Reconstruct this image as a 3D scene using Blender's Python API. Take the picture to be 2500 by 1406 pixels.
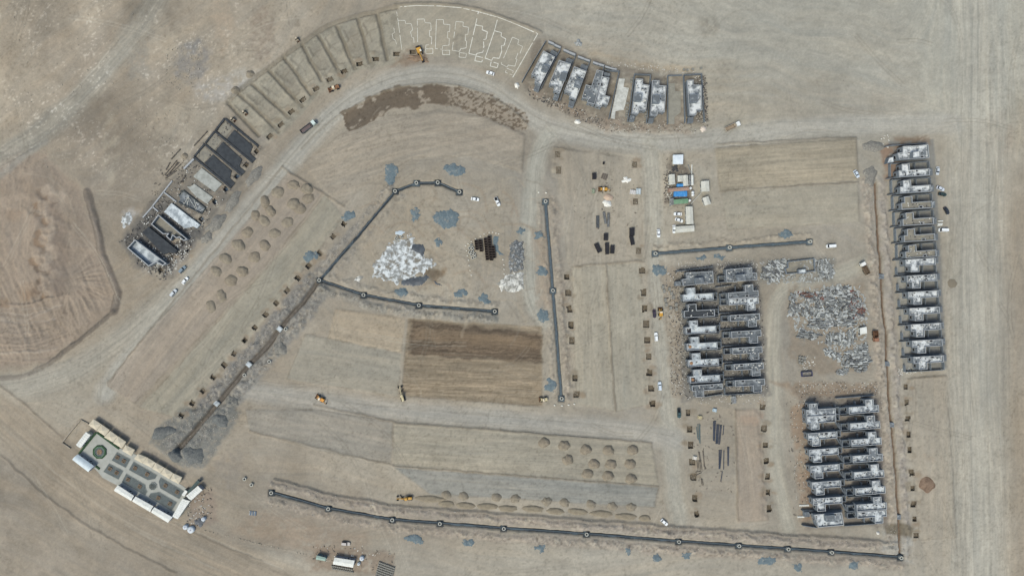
import bpy, math, random
import numpy as np
from mathutils import Vector

random.seed(11)

for o in list(bpy.data.objects):
    bpy.data.objects.remove(o, do_unlink=True)
scene = bpy.context.scene
COL = scene.collection

# ------------------------------------------------------------------ camera, sky, sun, exposure
S = 0.23          # metres on the ground per survey unit
H = 340.0         # flying height
CX, CY = 1250.0, 703.0
cam_d = bpy.data.cameras.new('drone_camera')
cam = bpy.data.objects.new('drone_camera', cam_d)
COL.objects.link(cam)
cam.location = (0, 0, H)
cam.rotation_euler = (0, 0, 0)
cam_d.sensor_width = 36.0
cam_d.lens = 18.0 * H / (1250.0 * S)
cam_d.clip_start = 1.0
cam_d.clip_end = 20000.0
scene.camera = cam

SUN_EL, SUN_AZ = 56.0, -128.0       # azimuth: direction towards the sun, degrees from +X
world = bpy.data.worlds.new('World')
scene.world = world
world.use_nodes = True
nt = world.node_tree
sky = nt.nodes.new('ShaderNodeTexSky')
sky.sky_type = 'NISHITA'
sky.sun_disc = False
sky.sun_elevation = math.radians(SUN_EL)
sky.sun_rotation = math.radians(90.0 - SUN_AZ)
sky.altitude = 900.0
sky.air_density = 1.0
sky.dust_density = 6.0
sky.ozone_density = 1.0
bg = nt.nodes['Background']
bg.inputs['Strength'].default_value = 0.12
nt.links.new(sky.outputs['Color'], bg.inputs['Color'])
sd = bpy.data.lights.new('sun', 'SUN')
sd.energy = 1.4
sd.angle = math.radians(18.0)
sd.color = (1.0, 0.955, 0.89)
sun = bpy.data.objects.new('sun', sd)
COL.objects.link(sun)
_e, _a = math.radians(SUN_EL), math.radians(SUN_AZ)
_dir = Vector((math.cos(_e) * math.cos(_a), math.cos(_e) * math.sin(_a), math.sin(_e)))
sun.rotation_euler = (-_dir).to_track_quat('-Z', 'Y').to_euler()
sun.location = _dir * 500
vs = scene.view_settings
vs.view_transform = 'Standard'
vs.look = 'None'
vs.gamma = 1.0
vs.use_curve_mapping = False
vs.exposure = 0.68
scene.render.engine = 'CYCLES'

# ------------------------------------------------------------------ helpers
KC = (0.79, 0.82, 0.755)            # albedo per unit of surveyed brightness


def lin(c):
    c = c / 255.0
    return np.where(c <= 0.04045, c / 12.92, ((c + 0.055) / 1.055) ** 2.4)


def A(rgb):
    v = lin(np.array(rgb, float)) * np.array(KC)
    return (float(v[0]), float(v[1]), float(v[2]), 1.0)


def W(px, py, h=0.0):
    f = (H - h) / H
    return ((px - CX) * S * f, (CY - py) * S * f)


def Z0(ox, oy, s, pts):
    """survey sheet detail -> survey units"""
    return [(ox + x / s, oy + y / s) for x, y in pts]


def rnd(a, b):
    return random.uniform(a, b)


ORD = ['first', 'second', 'third', 'fourth', 'fifth', 'sixth', 'seventh', 'eighth', 'ninth', 'tenth', 'eleventh',
       'twelfth', 'thirteenth', 'fourteenth', 'fifteenth', 'sixteenth', 'seventeenth', 'eighteenth', 'nineteenth', 'twentieth']


def tag(o, label, cat=None, group=None, kind=None):
    o['label'] = label
    if cat:
        o['category'] = cat
    if group:
        o['group'] = group
    if kind:
        o['kind'] = kind
    return o


MATS = {}


def mat(name, c1, c2=None, scale=0.6, lo=0.4, hi=0.6, rough=0.9, metal=0.0, bump=0.0, c3=None, scale3=0.15, lo3=0.55, hi3=0.7, var=0.10, spec=0.2):
    if name in MATS:
        return MATS[name]
    m = bpy.data.materials.new(name)
    m.use_nodes = True
    t = m.node_tree
    b = t.nodes['Principled BSDF']
    b.inputs['Roughness'].default_value = rough
    b.inputs['Metallic'].default_value = metal
    b.inputs['Specular IOR Level'].default_value = spec
    geo = t.nodes.new('ShaderNodeNewGeometry')

    def noise(sc, det=4.0):
        n = t.nodes.new('ShaderNodeTexNoise')
        n.inputs['Scale'].default_value = sc
        n.inputs['Detail'].default_value = det
        n.inputs['Roughness'].default_value = 0.65
        t.links.new(geo.outputs['Position'], n.inputs['Vector'])
        return n

    def mix(fac, a, bcol, mode='MIX'):
        x = t.nodes.new('ShaderNodeMix')
        x.data_type = 'RGBA'
        x.blend_type = mode
        if hasattr(fac, 'links') or hasattr(fac, 'is_output'):
            t.links.new(fac, x.inputs[0])
        else:
            x.inputs[0].default_value = fac
        for v, i in ((a, 6), (bcol, 7)):
            if isinstance(v, tuple):
                x.inputs[i].default_value = v
            else:
                t.links.new(v, x.inputs[i])
        return x.outputs[2]

    def ramp(src, lo_, hi_):
        r = t.nodes.new('ShaderNodeMapRange')
        r.inputs['From Min'].default_value = lo_
        r.inputs['From Max'].default_value = hi_
        t.links.new(src, r.inputs['Value'])
        return r.outputs[0]

    col = A(c1)
    if c2 is not None:
        col = mix(ramp(noise(scale).outputs['Fac'], lo, hi), A(c1), A(c2))
    if c3 is not None:
        col = mix(ramp(noise(scale3).outputs['Fac'], lo3, hi3), col, A(c3))
    if var:
        r = ramp(noise(2.3, 5).outputs['Fac'], 0.25, 0.75)
        r2 = t.nodes.new('ShaderNodeMapRange')
        r2.inputs['To Min'].default_value = 1.0 - var
        r2.inputs['To Max'].default_value = 1.0 + var
        t.links.new(r, r2.inputs['Value'])
        vm = t.nodes.new('ShaderNodeVectorMath')
        vm.operation = 'SCALE'
        if isinstance(col, tuple):
            vm.inputs[0].default_value = col[:3]
        else:
            t.links.new(col, vm.inputs[0])
        t.links.new(r2.outputs[0], vm.inputs['Scale'])
        col = vm.outputs[0]
    if isinstance(col, tuple):
        b.inputs['Base Color'].default_value = col
    else:
        t.links.new(col, b.inputs['Base Color'])
    if bump:
        bp = t.nodes.new('ShaderNodeBump')
        bp.inputs['Strength'].default_value = bump
        bp.inputs['Distance'].default_value = 0.12
        t.links.new(noise(2.0, 5).outputs['Fac'], bp.inputs['Height'])
        t.links.new(bp.outputs[0], b.inputs['Normal'])
    MATS[name] = m
    return m


# numpy noise
_rs = np.random.RandomState(7)
_R = _rs.rand(256, 256).astype(np.float32)


def vn(x, y, seed=0):
    x = x + seed * 17.13
    y = y + seed * 31.7
    xi = np.floor(x).astype(np.int64)
    yi = np.floor(y).astype(np.int64)
    fx = x - xi
    fy = y - yi
    fx = fx * fx * (3 - 2 * fx)
    fy = fy * fy * (3 - 2 * fy)
    a = _R[yi & 255, xi & 255]
    b = _R[yi & 255, (xi + 1) & 255]
    c = _R[(yi + 1) & 255, xi & 255]
    d = _R[(yi + 1) & 255, (xi + 1) & 255]
    return (a * (1 - fx) + b * fx) * (1 - fy) + (c * (1 - fx) + d * fx) * fy


def fbm(x, y, seed=0, o=4):
    v = 0.0
    amp = 0.5
    tot = 0.0
    for i in range(o):
        v = v + amp * vn(x, y, seed + i * 3)
        tot += amp
        amp *= 0.55
        x = x * 2.03
        y = y * 2.03
    return v / tot


class MB:
    def __init__(self):
        self.v = []
        self.f = []

    def add(self, vs_, fs_):
        n = len(self.v)
        self.v += [tuple(p) for p in vs_]
        self.f += [tuple(i + n for i in f) for f in fs_]
        return self

    def prism(self, pts, z0, z1, top=None):
        """pts: world xy list"""
        n = len(pts)
        ar = sum(pts[i][0] * pts[(i + 1) % n][1] - pts[(i + 1) % n][0] * pts[i][1] for i in range(n))
        if ar < 0:
            pts = pts[::-1]
            if top:
                top = top[::-1]
        tp = top or pts
        vs_ = [(x, y, z0) for x, y in pts] + [(x, y, z1) for x, y in tp]
        fs_ = [tuple(range(n - 1, -1, -1)), tuple(range(n, 2 * n))]
        fs_ += [(i, (i + 1) % n, n + (i + 1) % n, n + i) for i in range(n)]
        return self.add(vs_, fs_)

    def box(self, fr, x0, x1, y0, y1, z0, z1, tx=0.0, ty=0.0):
        """box in a frame function fr(x,y)->(X,Y); tx,ty shrink the top"""
        b = [fr(x0, y0), fr(x1, y0), fr(x1, y1), fr(x0, y1)]
        t_ = [fr(x0 + tx, y0 + ty), fr(x1 - tx, y0 + ty), fr(x1 - tx, y1 - ty), fr(x0 + tx, y1 - ty)]
        return self.prism(b, z0, z1, t_)

    def ring(self, poly, inner, z0, z1, zi):
        """wall band: outer skin z0..z1, top, inner skin z1..zi"""
        n = len(poly)
        vs_ = [(x, y, z0) for x, y in poly] + [(x, y, z1) for x, y in poly] + [(x, y, z1) for x, y in inner] + [(x, y, zi) for x, y in inner]
        fs_ = []
        for i in range(n):
            j = (i + 1) % n
            fs_ += [(i, j, n + j, n + i), (n + i, n + j, 2 * n + j, 2 * n + i), (2 * n + i, 2 * n + j, 3 * n + j, 3 * n + i)]
        return self.add(vs_, fs_)

    def strip(self, pts, w, z0, z1):
        """a straight-sided wall along a world polyline, one prism per leg"""
        for (ax, ay), (bx, by) in zip(pts[:-1], pts[1:]):
            L = math.hypot(bx - ax, by - ay) or 1
            nx, ny = -(by - ay) / L * w / 2, (bx - ax) / L * w / 2
            self.prism([(ax + nx, ay + ny), (bx + nx, by + ny), (bx - nx, by - ny), (ax - nx, ay - ny)], z0, z1)
        return self

    def cyl(self, c, r, z0, z1, n=12, r1=None):
        r1 = r if r1 is None else r1
        return self.prism([(c[0] + r * math.cos(2 * math.pi * i / n), c[1] + r * math.sin(2 * math.pi * i / n)) for i in range(n)], z0, z1,
                          [(c[0] + r1 * math.cos(2 * math.pi * i / n), c[1] + r1 * math.sin(2 * math.pi * i / n)) for i in range(n)])

    def tube(self, p, q, r, n=8):
        p, q = Vector(p), Vector(q)
        d = (q - p).normalized()
        u = d.cross(Vector((0, 0, 1)))
        if u.length < 1e-3:
            u = Vector((1, 0, 0))
        u.normalize()
        w = d.cross(u)
        vs_ = []
        for e in (p, q):
            for i in range(n):
                a = 2 * math.pi * i / n
                vs_.append(e + u * (r * math.cos(a)) + w * (r * math.sin(a)))
        fs_ = [(i, (i + 1) % n, n + (i + 1) % n, n + i) for i in range(n)] + [tuple(range(n - 1, -1, -1)), tuple(range(n, 2 * n))]
        return self.add(vs_, fs_)

    def build(self, name, m, parent=None, smooth=False):
        me = bpy.data.meshes.new(name)
        off = (0, 0, 0)
        if parent is not None:
            p = parent
            off = [0, 0, 0]
            while p is not None:
                off = [off[i] + p.location[i] for i in range(3)]
                p = p.parent
        me.from_pydata([(x - off[0], y - off[1], z - off[2]) for x, y, z in self.v], [], self.f)
        me.materials.append(m)
        if smooth:
            me.polygons.foreach_set('use_smooth', [True] * len(me.polygons))
        me.validate()
        o = bpy.data.objects.new(name, me)
        COL.objects.link(o)
        if parent is not None:
            o.parent = parent
        return o


def empty(name, x, y, z=0.0):
    o = bpy.data.objects.new(name, None)
    o.empty_display_size = 0.5
    COL.objects.link(o)
    o.location = (x, y, z)
    return o


def inset(poly, t):
    n = len(poly)
    ar = sum(poly[i][0] * poly[(i + 1) % n][1] - poly[(i + 1) % n][0] * poly[i][1] for i in range(n))
    s = 1 if ar > 0 else -1
    out = []
    for i in range(n):
        p0, p1, p2 = poly[i - 1], poly[i], poly[(i + 1) % n]
        d1 = Vector((p1[0] - p0[0], p1[1] - p0[1])).normalized()
        d2 = Vector((p2[0] - p1[0], p2[1] - p1[1])).normalized()
        n1 = Vector((-d1.y, d1.x)) * s
        n2 = Vector((-d2.y, d2.x)) * s
        k = 1 + n1.dot(n2)
        b = (n1 + n2) * (t / max(k, 0.3))
        out.append((p1[0] + b.x, p1[1] + b.y))
    return out


def ccw(poly):
    n = len(poly)
    ar = sum(poly[i][0] * poly[(i + 1) % n][1] - poly[(i + 1) % n][0] * poly[i][1] for i in range(n))
    return poly if ar > 0 else poly[::-1]


def frame(px, py, ang, h=0.0):
    """local metres (x forward, y left) at a survey point; ang clockwise as on the sheet"""
    X, Y = W(px, py, h)
    a = -math.radians(ang)
    c, s_ = math.cos(a), math.sin(a)
    return lambda x, y: (X + x * c - y * s_, Y + x * s_ + y * c)

# ------------------------------------------------------------------ terrain: one height field, cut into ground, roads, plots
STEP = 2.5
gx = np.arange(-60, 2560.1, STEP)
gy = np.arange(-60, 1466.1, STEP)
PX, PY = np.meshgrid(gx, gy)
NY, NX = PX.shape
HT = np.zeros((NY, NX))
CO = np.zeros((NY, NX, 3))
ZONE = np.zeros((NY - 1, NX - 1), int)
FX = (PX[:-1, :-1] + STEP / 2)
FY = (PY[:-1, :-1] + STEP / 2)
nbig = fbm(PX / 330, PY / 330, 1, 5)
nmid = fbm(PX / 70, PY / 70, 5, 5)
nsml = fbm(PX / 16, PY / 16, 9, 4)
nfin = fbm(PX / 5, PY / 5, 13, 3)
wx = (fbm(PX / 25, PY / 25, 21, 3) - 0.5) * 2
wy = (fbm(PX / 25, PY / 25, 27, 3) - 0.5) * 2


_th = fbm(PX / 260, PY / 260, 201, 3) * 7
DC, DS = np.cos(2 * _th) * .6, np.sin(2 * _th) * .6        # grain of the ground (double angle)
AMP = np.full((NY, NX), .5)                                   # strength of the grain


def grain(s, w, ang):
    DC[s] += w * np.cos(2 * ang)
    DS[s] += w * np.sin(2 * ang)


def sl(x0, y0, x1, y1):
    a = max(0, int((y0 + 60) / STEP))
    b = min(NY, int((y1 + 60) / STEP) + 2)
    c = max(0, int((x0 + 60) / STEP))
    d = min(NX, int((x1 + 60) / STEP) + 2)
    return (slice(a, b), slice(c, d))


def bbox(p, pad):
    xs = [q[0] for q in p]
    ys = [q[1] for q in p]
    return sl(min(xs) - pad, min(ys) - pad, max(xs) + pad, max(ys) + pad)


def sdpoly(X, Y, poly):
    d2 = np.full(X.shape, 1e12)
    ins = np.zeros(X.shape, bool)
    n = len(poly)
    for i in range(n):
        ax, ay = poly[i]
        bx, by = poly[(i + 1) % n]
        ex, ey = bx - ax, by - ay
        t = np.clip(((X - ax) * ex + (Y - ay) * ey) / (ex * ex + ey * ey + 1e-9), 0, 1)
        d2 = np.minimum(d2, (X - ax - t * ex) ** 2 + (Y - ay - t * ey) ** 2)
        c = ((ay > Y) != (by > Y)) & (X < (bx - ax) * (Y - ay) / ((by - ay) if by != ay else 1e-9) + ax)
        ins ^= c
    d = np.sqrt(d2)
    return np.where(ins, -d, d)


def plin(X, Y, pts):
    """unsigned distance, signed side, length along"""
    best = np.full(X.shape, 1e9)
    sg = np.zeros(X.shape)
    al = np.zeros(X.shape)
    L = 0.0
    for (ax, ay), (bx, by) in zip(pts[:-1], pts[1:]):
        ex, ey = bx - ax, by - ay
        l = math.hypot(ex, ey)
        t = np.clip(((X - ax) * ex + (Y - ay) * ey) / (l * l), 0, 1)
        qx, qy = X - ax - t * ex, Y - ay - t * ey
        d = np.sqrt(qx * qx + qy * qy)
        m = d < best
        best = np.where(m, d, best)
        sg = np.where(m, np.sign(ex * qy - ey * qx) * d, sg)
        al = np.where(m, L + t * l, al)
        L += l
    return best, sg, al


def smooth(pts, it=2):
    for _ in range(it):
        q = [pts[0]]
        for a, b in zip(pts[:-1], pts[1:]):
            q.append((a[0] * .75 + b[0] * .25, a[1] * .75 + b[1] * .25))
            q.append((a[0] * .25 + b[0] * .75, a[1] * .25 + b[1] * .75))
        q.append(pts[-1])
        pts = q
    return pts


def blend(s, m, col):
    CO[s] = CO[s] * (1 - m[..., None]) + np.array(col, float) * m[..., None]


def area(poly, col, soft=8, rag=5, alpha=1.0, streak=None, thr=None, h=0.0, hs=8):
    """paint soil of one kind over a polygon; streak=(angle, amount, width); thr=(scale, lo, hi) breaks it up"""
    s = bbox(poly, soft + rag + hs + 4)
    X, Y = PX[s] + wx[s] * rag, PY[s] + wy[s] * rag
    d = sdpoly(X, Y, poly)
    m = np.clip(0.5 - d / soft, 0, 1) * alpha
    if thr:
        sc, lo, hi = thr[:3]
        f = fbm(PX[s] / sc, PY[s] / sc, 33 + int(sc), 4)
        m = m * np.clip((f - lo) / (hi - lo), 0, 1)
    blend(s, m, col)
    if streak:
        a = math.radians(streak[0])
        u = X * math.cos(a) + Y * math.sin(a)
        v = -X * math.sin(a) + Y * math.cos(a)
        f = fbm(u / 90, v / streak[2], 41, 4) - 0.5
        CO[s] *= (1 + np.clip(0.5 - d / soft, 0, 1) * f * 2 * streak[1])[..., None]
    if h:
        HT[s] += h * np.clip(0.5 - d / hs, 0, 1)


def line(pts, w, col, soft=6, rag=3, alpha=1.0, streak=0.0, h=0.0, hw=None, hn=0.0, thr=None, sw=7):
    """paint / raise a band along a polyline"""
    s = bbox(pts, w / 2 + soft + rag + 6)
    X, Y = PX[s] + wx[s] * rag, PY[s] + wy[s] * rag
    d, sg, al = plin(X, Y, pts)
    m = np.clip((w / 2 - d) / soft + 0.5, 0, 1) * alpha
    if thr:
        f = fbm(PX[s] / thr[0], PY[s] / thr[0], 57, 4)
        m = m * np.clip((f - thr[1]) / (thr[2] - thr[1]), 0, 1)
    if col is not None:
        blend(s, m, col)
    if streak:
        f = fbm(al / 120, sg / sw, 63, 4) - 0.5
        CO[s] *= (1 + np.clip((w / 2 - d) / soft + 0.5, 0, 1) * f * 2 * streak)[..., None]
    if h:
        k = np.clip(1 - d / ((hw or w) / 2), 0, 1)
        k = k * k * (3 - 2 * k)
        HT[s] += h * k * (1 - hn + 2 * hn * nsml[s])


def shift(pts, d):
    out = []
    for i, p in enumerate(pts):
        a, b = pts[max(0, i - 1)], pts[min(len(pts) - 1, i + 1)]
        l = math.hypot(b[0] - a[0], b[1] - a[1])
        out.append((p[0] - (b[1] - a[1]) / l * d, p[1] + (b[0] - a[0]) / l * d))
    return out


ZN = [None]


def zone(name, label, poly=None, pts=None, w=0):
    ZN.append((name, label))
    i = len(ZN) - 1
    if poly:
        d = sdpoly(FX, FY, poly)
        ZONE[d < 0] = i
    else:
        d = plin(FX, FY, pts)[0]
        ZONE[d < w / 2] = i


# desert base
base = np.array([156., 147, 133])
CO[:] = base
warm = np.clip(1.25 - PX / 1100, 0, 1) * 0.8 + np.clip((PX - 2380) / 100, 0, 1) * np.clip((PY - 250) / 200, 0, 1) * 0.7
CO[:] += (warm[..., None]) * np.array([-2., -6, -9])
pale = np.clip((PX - 1500) / 500, 0, 1) * np.clip(1 - PY / 600, 0, 1)
CO[:] += pale[..., None] * np.array([10., 13, 13])
CO[:] += (nbig - 0.5)[..., None] * np.array([44., 40, 32])
CO[:] += (nmid - 0.5)[..., None] * np.array([20., 22, 24])
HT += (nbig - 0.5) * 1.2 + (nmid - 0.5) * 0.25
# wide scraped swathes
GREY = (160, 158, 149)
PALE = (172, 166, 152)
area([(1000, -60), (2600, -60), (2600, 260), (1800, 170), (1500, 120), (1330, 60)], (164, 160, 149), 60, 20, .6, streak=(8, .06, 10))
area([(2220, -60), (2480, -60), (2470, 300), (2250, 300)], (166, 163, 152), 40, 14, .55, streak=(90, .07, 9))
area([(620, 1340), (1000, 1330), (2200, 1380), (2450, 1466), (600, 1466)], (168, 160, 146), 40, 14, .5, streak=(2, .05, 10))
area([(-60, 930), (330, 860), (260, 960), (170, 1060), (0, 980)], (158, 151, 138), 30, 12, .6)
area([(-60, 1060), (60, 1140), (300, 1330), (420, 1466), (-60, 1466)], (150, 140, 127), 30, 12, .5, thr=(60, .3, .6))
for (x, y, rx, ry, c, al) in [(470, 150, 45, 55, (122, 120, 120), .55), (400, 90, 60, 40, (168, 158, 142), .4), (330, 110, 40, 90, (134, 130, 122), .5), (140, 90, 110, 60, (160, 148, 132), .35),
                              (450, 330, 90, 90, (166, 156, 140), .5), (270, 360, 18, 110, (170, 160, 142), .55), (1735, 65, 22, 28, (134, 128, 116), .6), (2325, 640, 28, 60, (132, 126, 113), .55),
                              (2430, 330, 50, 60, (148, 134, 120), .5), (1820, 240, 60, 80, (166, 158, 142), .4), (540, 220, 70, 30, (164, 160, 156), .6), (600, 190, 40, 24, (172, 168, 160), .6),
                              (330, 530, 30, 20, (174, 170, 166), .7), (640, 85, 30, 70, (138, 124, 110), .6), (545, 60, 25, 80, (164, 146, 126), .5), (2260, 1180, 22, 22, (118, 94, 76), .75), (2265, 1115, 14, 12, (150, 122, 98), .6),
                              (2350, 520, 20, 20, (134, 128, 114), .3), (1830, 1020, 35, 16, (158, 128, 106), .6), (560, 1150, 40, 50, (140, 132, 122), .6)]:
    pts = [(x + rx * math.cos(a / 14 * 2 * math.pi), y + ry * math.sin(a / 14 * 2 * math.pi)) for a in range(14)]
    area(pts, c, 16, 16, al, thr=(14, .3, .6))
# sand quarry on the left
Q = [(-60, 350), (110, 372), (190, 455), (225, 560), (262, 650), (285, 710), (262, 765), (200, 825), (120, 882), (-60, 915)]
area(Q, (148, 132, 117), 16, 8, .75, h=-.6, hs=26)
s = bbox(Q, 10)
din = np.clip(-sdpoly(PX[s], PY[s], Q) / 30, 0, 1)
rid = 1 - np.abs(2 * fbm((PX[s] + PY[s] * .35) / 38, (PY[s] - PX[s] * .5) / 85, 71, 4) - 1)
CO[s] *= (1 + din * (fbm(PX[s] / 40, PY[s] / 40, 91, 4) - .5) * .2)[..., None]
lowr = np.clip((PY[s] - 560) / 120, 0, 1)
HT[s] += din * (rid ** 4 * .8 - .2) * (1 - .6 * lowr) + din * lowr * (fbm((PX[s] - PY[s] * .45) / 9, (PY[s] + PX[s] * .45) / 60, 77, 3) - .5) * 1.2
area([(-60, 430), (70, 480), (110, 600), (60, 680), (-60, 700)], (156, 139, 121), 40, 20, .5)
for (x, y, r) in [(30, 525, 16), (70, 705, 18), (125, 655, 16), (5, 745, 14), (55, 720, 12)]:
    area([(x + r * 1.3 * math.cos(a), y + r * math.sin(a)) for a in np.linspace(0, 6.28, 10)[:-1]], (146, 122, 100), 14, 12, .6)
area([(90, 470), (140, 520), (165, 660), (140, 740), (110, 650), (70, 540)], (136, 122, 110), 20, 14, .7)
area([(-60, 470), (60, 475), (105, 540), (118, 620), (95, 700), (40, 720), (-60, 740)], (160, 144, 128), 8, 14, .5)
for i in range(16):
    y = 470 + i * 17
    x = 105 + 18 * math.sin(i * 1.7) + rnd(-10, 10)
    r = rnd(8, 17)
    q = [(x + r * 1.5 * math.cos(t_), y + r * math.sin(t_)) for t_ in np.linspace(0, 6.28, 10)[:-1]]
    area(q, random.choice([(124, 108, 94), (132, 116, 101), (140, 118, 98)]), 4, 7, .85, h=-.5, hs=8)
    area([(a_ + r * .9, b_ - r * .5) for a_, b_ in q], (168, 153, 137), 5, 7, .6, h=.25, hs=10)
area([(120, 480), (150, 520), (172, 640), (150, 740), (128, 700), (135, 600)], (128, 114, 102), 14, 12, .6)
for i in range(34):
    a_ = math.radians(-60 + i * 5)
    r0, r1 = rnd(30, 60), rnd(80, 125)
    p0, p1 = (158 + r0 * math.cos(a_), 690 + r0 * math.sin(a_) * .9), (158 + r1 * math.cos(a_ + .12), 690 + r1 * math.sin(a_ + .12) * .9)
    line([p0, p1], rnd(2, 4), random.choice([(124, 110, 98), (164, 149, 133)]), 3, 3, .4, h=rnd(-.3, .3), hw=7)
for i in range(16):
    y = 740 + i * 9
    line(smooth([(rnd(-40, 30), y), (60, y + rnd(-8, 8)), (rnd(110, 170), y - rnd(0, 25))]), rnd(2, 5), random.choice([(126, 114, 104), (170, 160, 148), (140, 126, 114)]), 4, 6, .4, h=rnd(-.3, .4), hw=8)
BERM = [(212, 468), (232, 540), (247, 620), (272, 680), (288, 715), (276, 760), (232, 800), (170, 850), (120, 890), (60, 918), (0, 926), (-60, 920)]
line(BERM[:6], 21, (124, 113, 103), 5, 4, .85, h=1.1, hw=26, hn=.5, streak=.15)
line(shift(BERM[:6], 9), 3, (104, 94, 85), 3, 2, .6)
line(shift(BERM[:6], -9), 3, (108, 98, 88), 3, 2, .5)
line(smooth(BERM[5:]), 12, (116, 106, 96), 4, 4, .9, h=1.0, hw=18, hn=.5)
line([(0, 430), (60, 380), (110, 345)], 14, (142, 138, 130), 8, 4, .6)
# roads
ROADS = []


def road(name, label, pts, w, col, alpha=.85, streak=.07, it=2):
    pts = smooth(pts, it)
    s = bbox(pts, w / 2 + 12)
    d = plin(PX[s], PY[s], pts)[0]
    k = np.clip((w / 2 + 8 - d) / 10, 0, 1) * .8
    HT[s] = HT[s] * (1 - k) - 0.15 * k
    line(pts, w, col, w * .35, 5, alpha, streak, sw=5)
    sb = bbox(pts, w)
    AMP[sb] = np.maximum(AMP[sb], .5 + .3 * np.clip((w * .6 - plin(PX[sb], PY[sb], pts)[0]) / 10, 0, 1))
    Xb, Yb = PX[sb], PY[sb]
    for (ax, ay), (bx, by) in zip(pts[:-1], pts[1:]):
        dd = np.hypot(Xb - (ax + bx) / 2, Yb - (ay + by) / 2)
        grain(sb, np.clip(1 - dd / (w * .5 + math.hypot(bx - ax, by - ay) * .6 + 20), 0, 1) * 3, math.atan2(by - ay, bx - ax))
    line(pts, w * .45, tuple(c + 5 for c in col), w * .3, 6, .5)
    n = int(w / 7)
    for q in range(n):
        off = (q + .5) / n * w * .9 - w * .45 + rnd(-2, 2)
        a, b = sorted((random.random(), random.random()))
        if b - a < .15:
            continue
        sub = shift(pts, off)[int(a * len(pts)):int(b * len(pts)) + 1]
        if len(sub) > 2:
            line(sub, rnd(1.6, 3.2), random.choice([(134, 128, 117), (142, 137, 128), (178, 172, 159), (172, 167, 155)]), 2.2, 1.5, rnd(.25, .55))
    zone(name, label, pts=pts, w=w * .9)


ARC = [(255, 960), (330, 840), (430, 722), (520, 618), (600, 520), (680, 428), (745, 352), (810, 280), (880, 230), (960, 196), (1040, 182), (1120, 188), (1195, 214), (1250, 252), (1310, 298), (1390, 326), (1500, 342), (1620, 348), (1740, 340), (1900, 316), (2100, 304), (2330, 300)]
road('haul_road', 'wide grey haul road running down the right edge of the site', [(2395, -60), (2392, 300), (2385, 700), (2392, 1100), (2400, 1466)], 135, (170, 165, 153), .6, .10)
road('dirt_road', 'grey dirt road curving round the arc of plots and houses', ARC, 50, (162, 158, 149), .75)
road('dirt_track', 'dark gravel track crossing the open desert in the upper left corner', [(-60, 410), (60, 350), (150, 285), (240, 195), (310, 105), (370, 30), (410, -60)], 56, (148, 143, 132), .6, .12)
road('dirt_road', 'pale dirt road between the triangular yard and the pipe trench', [(1340, 330), (1308, 390), (1296, 480), (1292, 560), (1290, 650), (1300, 740), (1330, 780)], 44, (166, 162, 150), .7)
road('dirt_road', 'straight dirt road beside the camp, pits and parked white cars', [(1590, 355), (1597, 500), (1604, 640), (1614, 780), (1622, 900), (1636, 1050), (1646, 1180), (1660, 1265)], 44, (162, 157, 145), .75)
road('dirt_road', 'grey dirt road below the dark ploughed plot', [(600, 950), (800, 985), (960, 1003), (1150, 1018), (1350, 1034), (1550, 1054), (1650, 1075)], 52, (160, 155, 146), .7)
road('dirt_road', 'dirt lane looping round the scrap yard of panels', [(2115, 640), (2060, 668), (1990, 684), (1925, 700), (1892, 730), (1886, 820), (1888, 940), (1892, 1060), (1898, 1180), (1925, 1285)], 38, (164, 158, 144), .75)
road('dirt_road', 'pale dirt road joining the curved road from the left edge', [(-60, 960), (60, 948), (150, 915), (250, 860), (330, 800), (400, 735)], 64, (160, 154, 142), .55)
road('graded_track', 'brown graded track sweeping past the tent camp', [(-60, 960), (60, 1070), (170, 1165), (300, 1255), (430, 1322), (560, 1380), (700, 1440)], 100, (152, 139, 122), .8, .12)
line(smooth([(-60, 900), (60, 985), (170, 1085), (260, 1160)]), 5, (120, 110, 98), 5, 3, .5, h=.5)
line(smooth([(0, 1110), (60, 1165), (160, 1250), (300, 1335), (430, 1400)]), 6, (122, 112, 100), 5, 4, .5, h=.6)
line(smooth([(420, 1275), (520, 1325), (640, 1370)]), 5, (122, 112, 100), 5, 3, .5, h=.4)
# plots
def plot(label, poly, col, streak=(0, .05, 6), alpha=.75, h=.35, rag=2):
    s = bbox(poly, 12)
    k = np.clip(0.5 - sdpoly(PX[s], PY[s], poly) / 8, 0, 1)
    HT[s] = HT[s] * (1 - k) + h * k
    area(poly, col, 5, rag, alpha, streak=streak)
    grain(s, k * 7, math.radians(streak[0]))
    AMP[s] += k * min((streak[1] - .05) * 7 + .15, .75)
    zone('graded_plot', label, poly=poly)
    e = poly + [poly[0]]
    line(e, 3, (112, 102, 88), 3, 3, .35, thr=(20, .4, .6))


plot('pinkish graded plot strewn with sand piles beside the curved road', [(705, 420), (790, 470), (700, 590), (520, 790), (330, 985), (262, 940), (330, 850), (500, 660)], (154, 141, 127), (-50, .05, 8))
plot('long greenish graded strip beside the diagonal row of pits', [(795, 475), (840, 530), (640, 790), (440, 1020), (340, 995), (525, 795), (705, 595)], (152, 146, 131), (-50, .05, 6))
plot('smooth curved plot inside the bend of the road', [(740, 400), (830, 330), (950, 285), (1070, 272), (1180, 285), (1280, 330), (1275, 420), (1150, 380), (1010, 385), (890, 450), (830, 510)], (157, 146, 131), (-12, .07, 5), .7)
plot('brown dug plot of pale lumpy earth west of the ploughed plot', [(820, 755), (990, 775), (980, 860), (800, 830)], (168, 152, 130), (10, .06, 8))
plot('smooth grey graded plot left of the dark ploughed plot', [(745, 815), (980, 862), (972, 968), (700, 925)], (150, 144, 131), (10, .05, 6))
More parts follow.
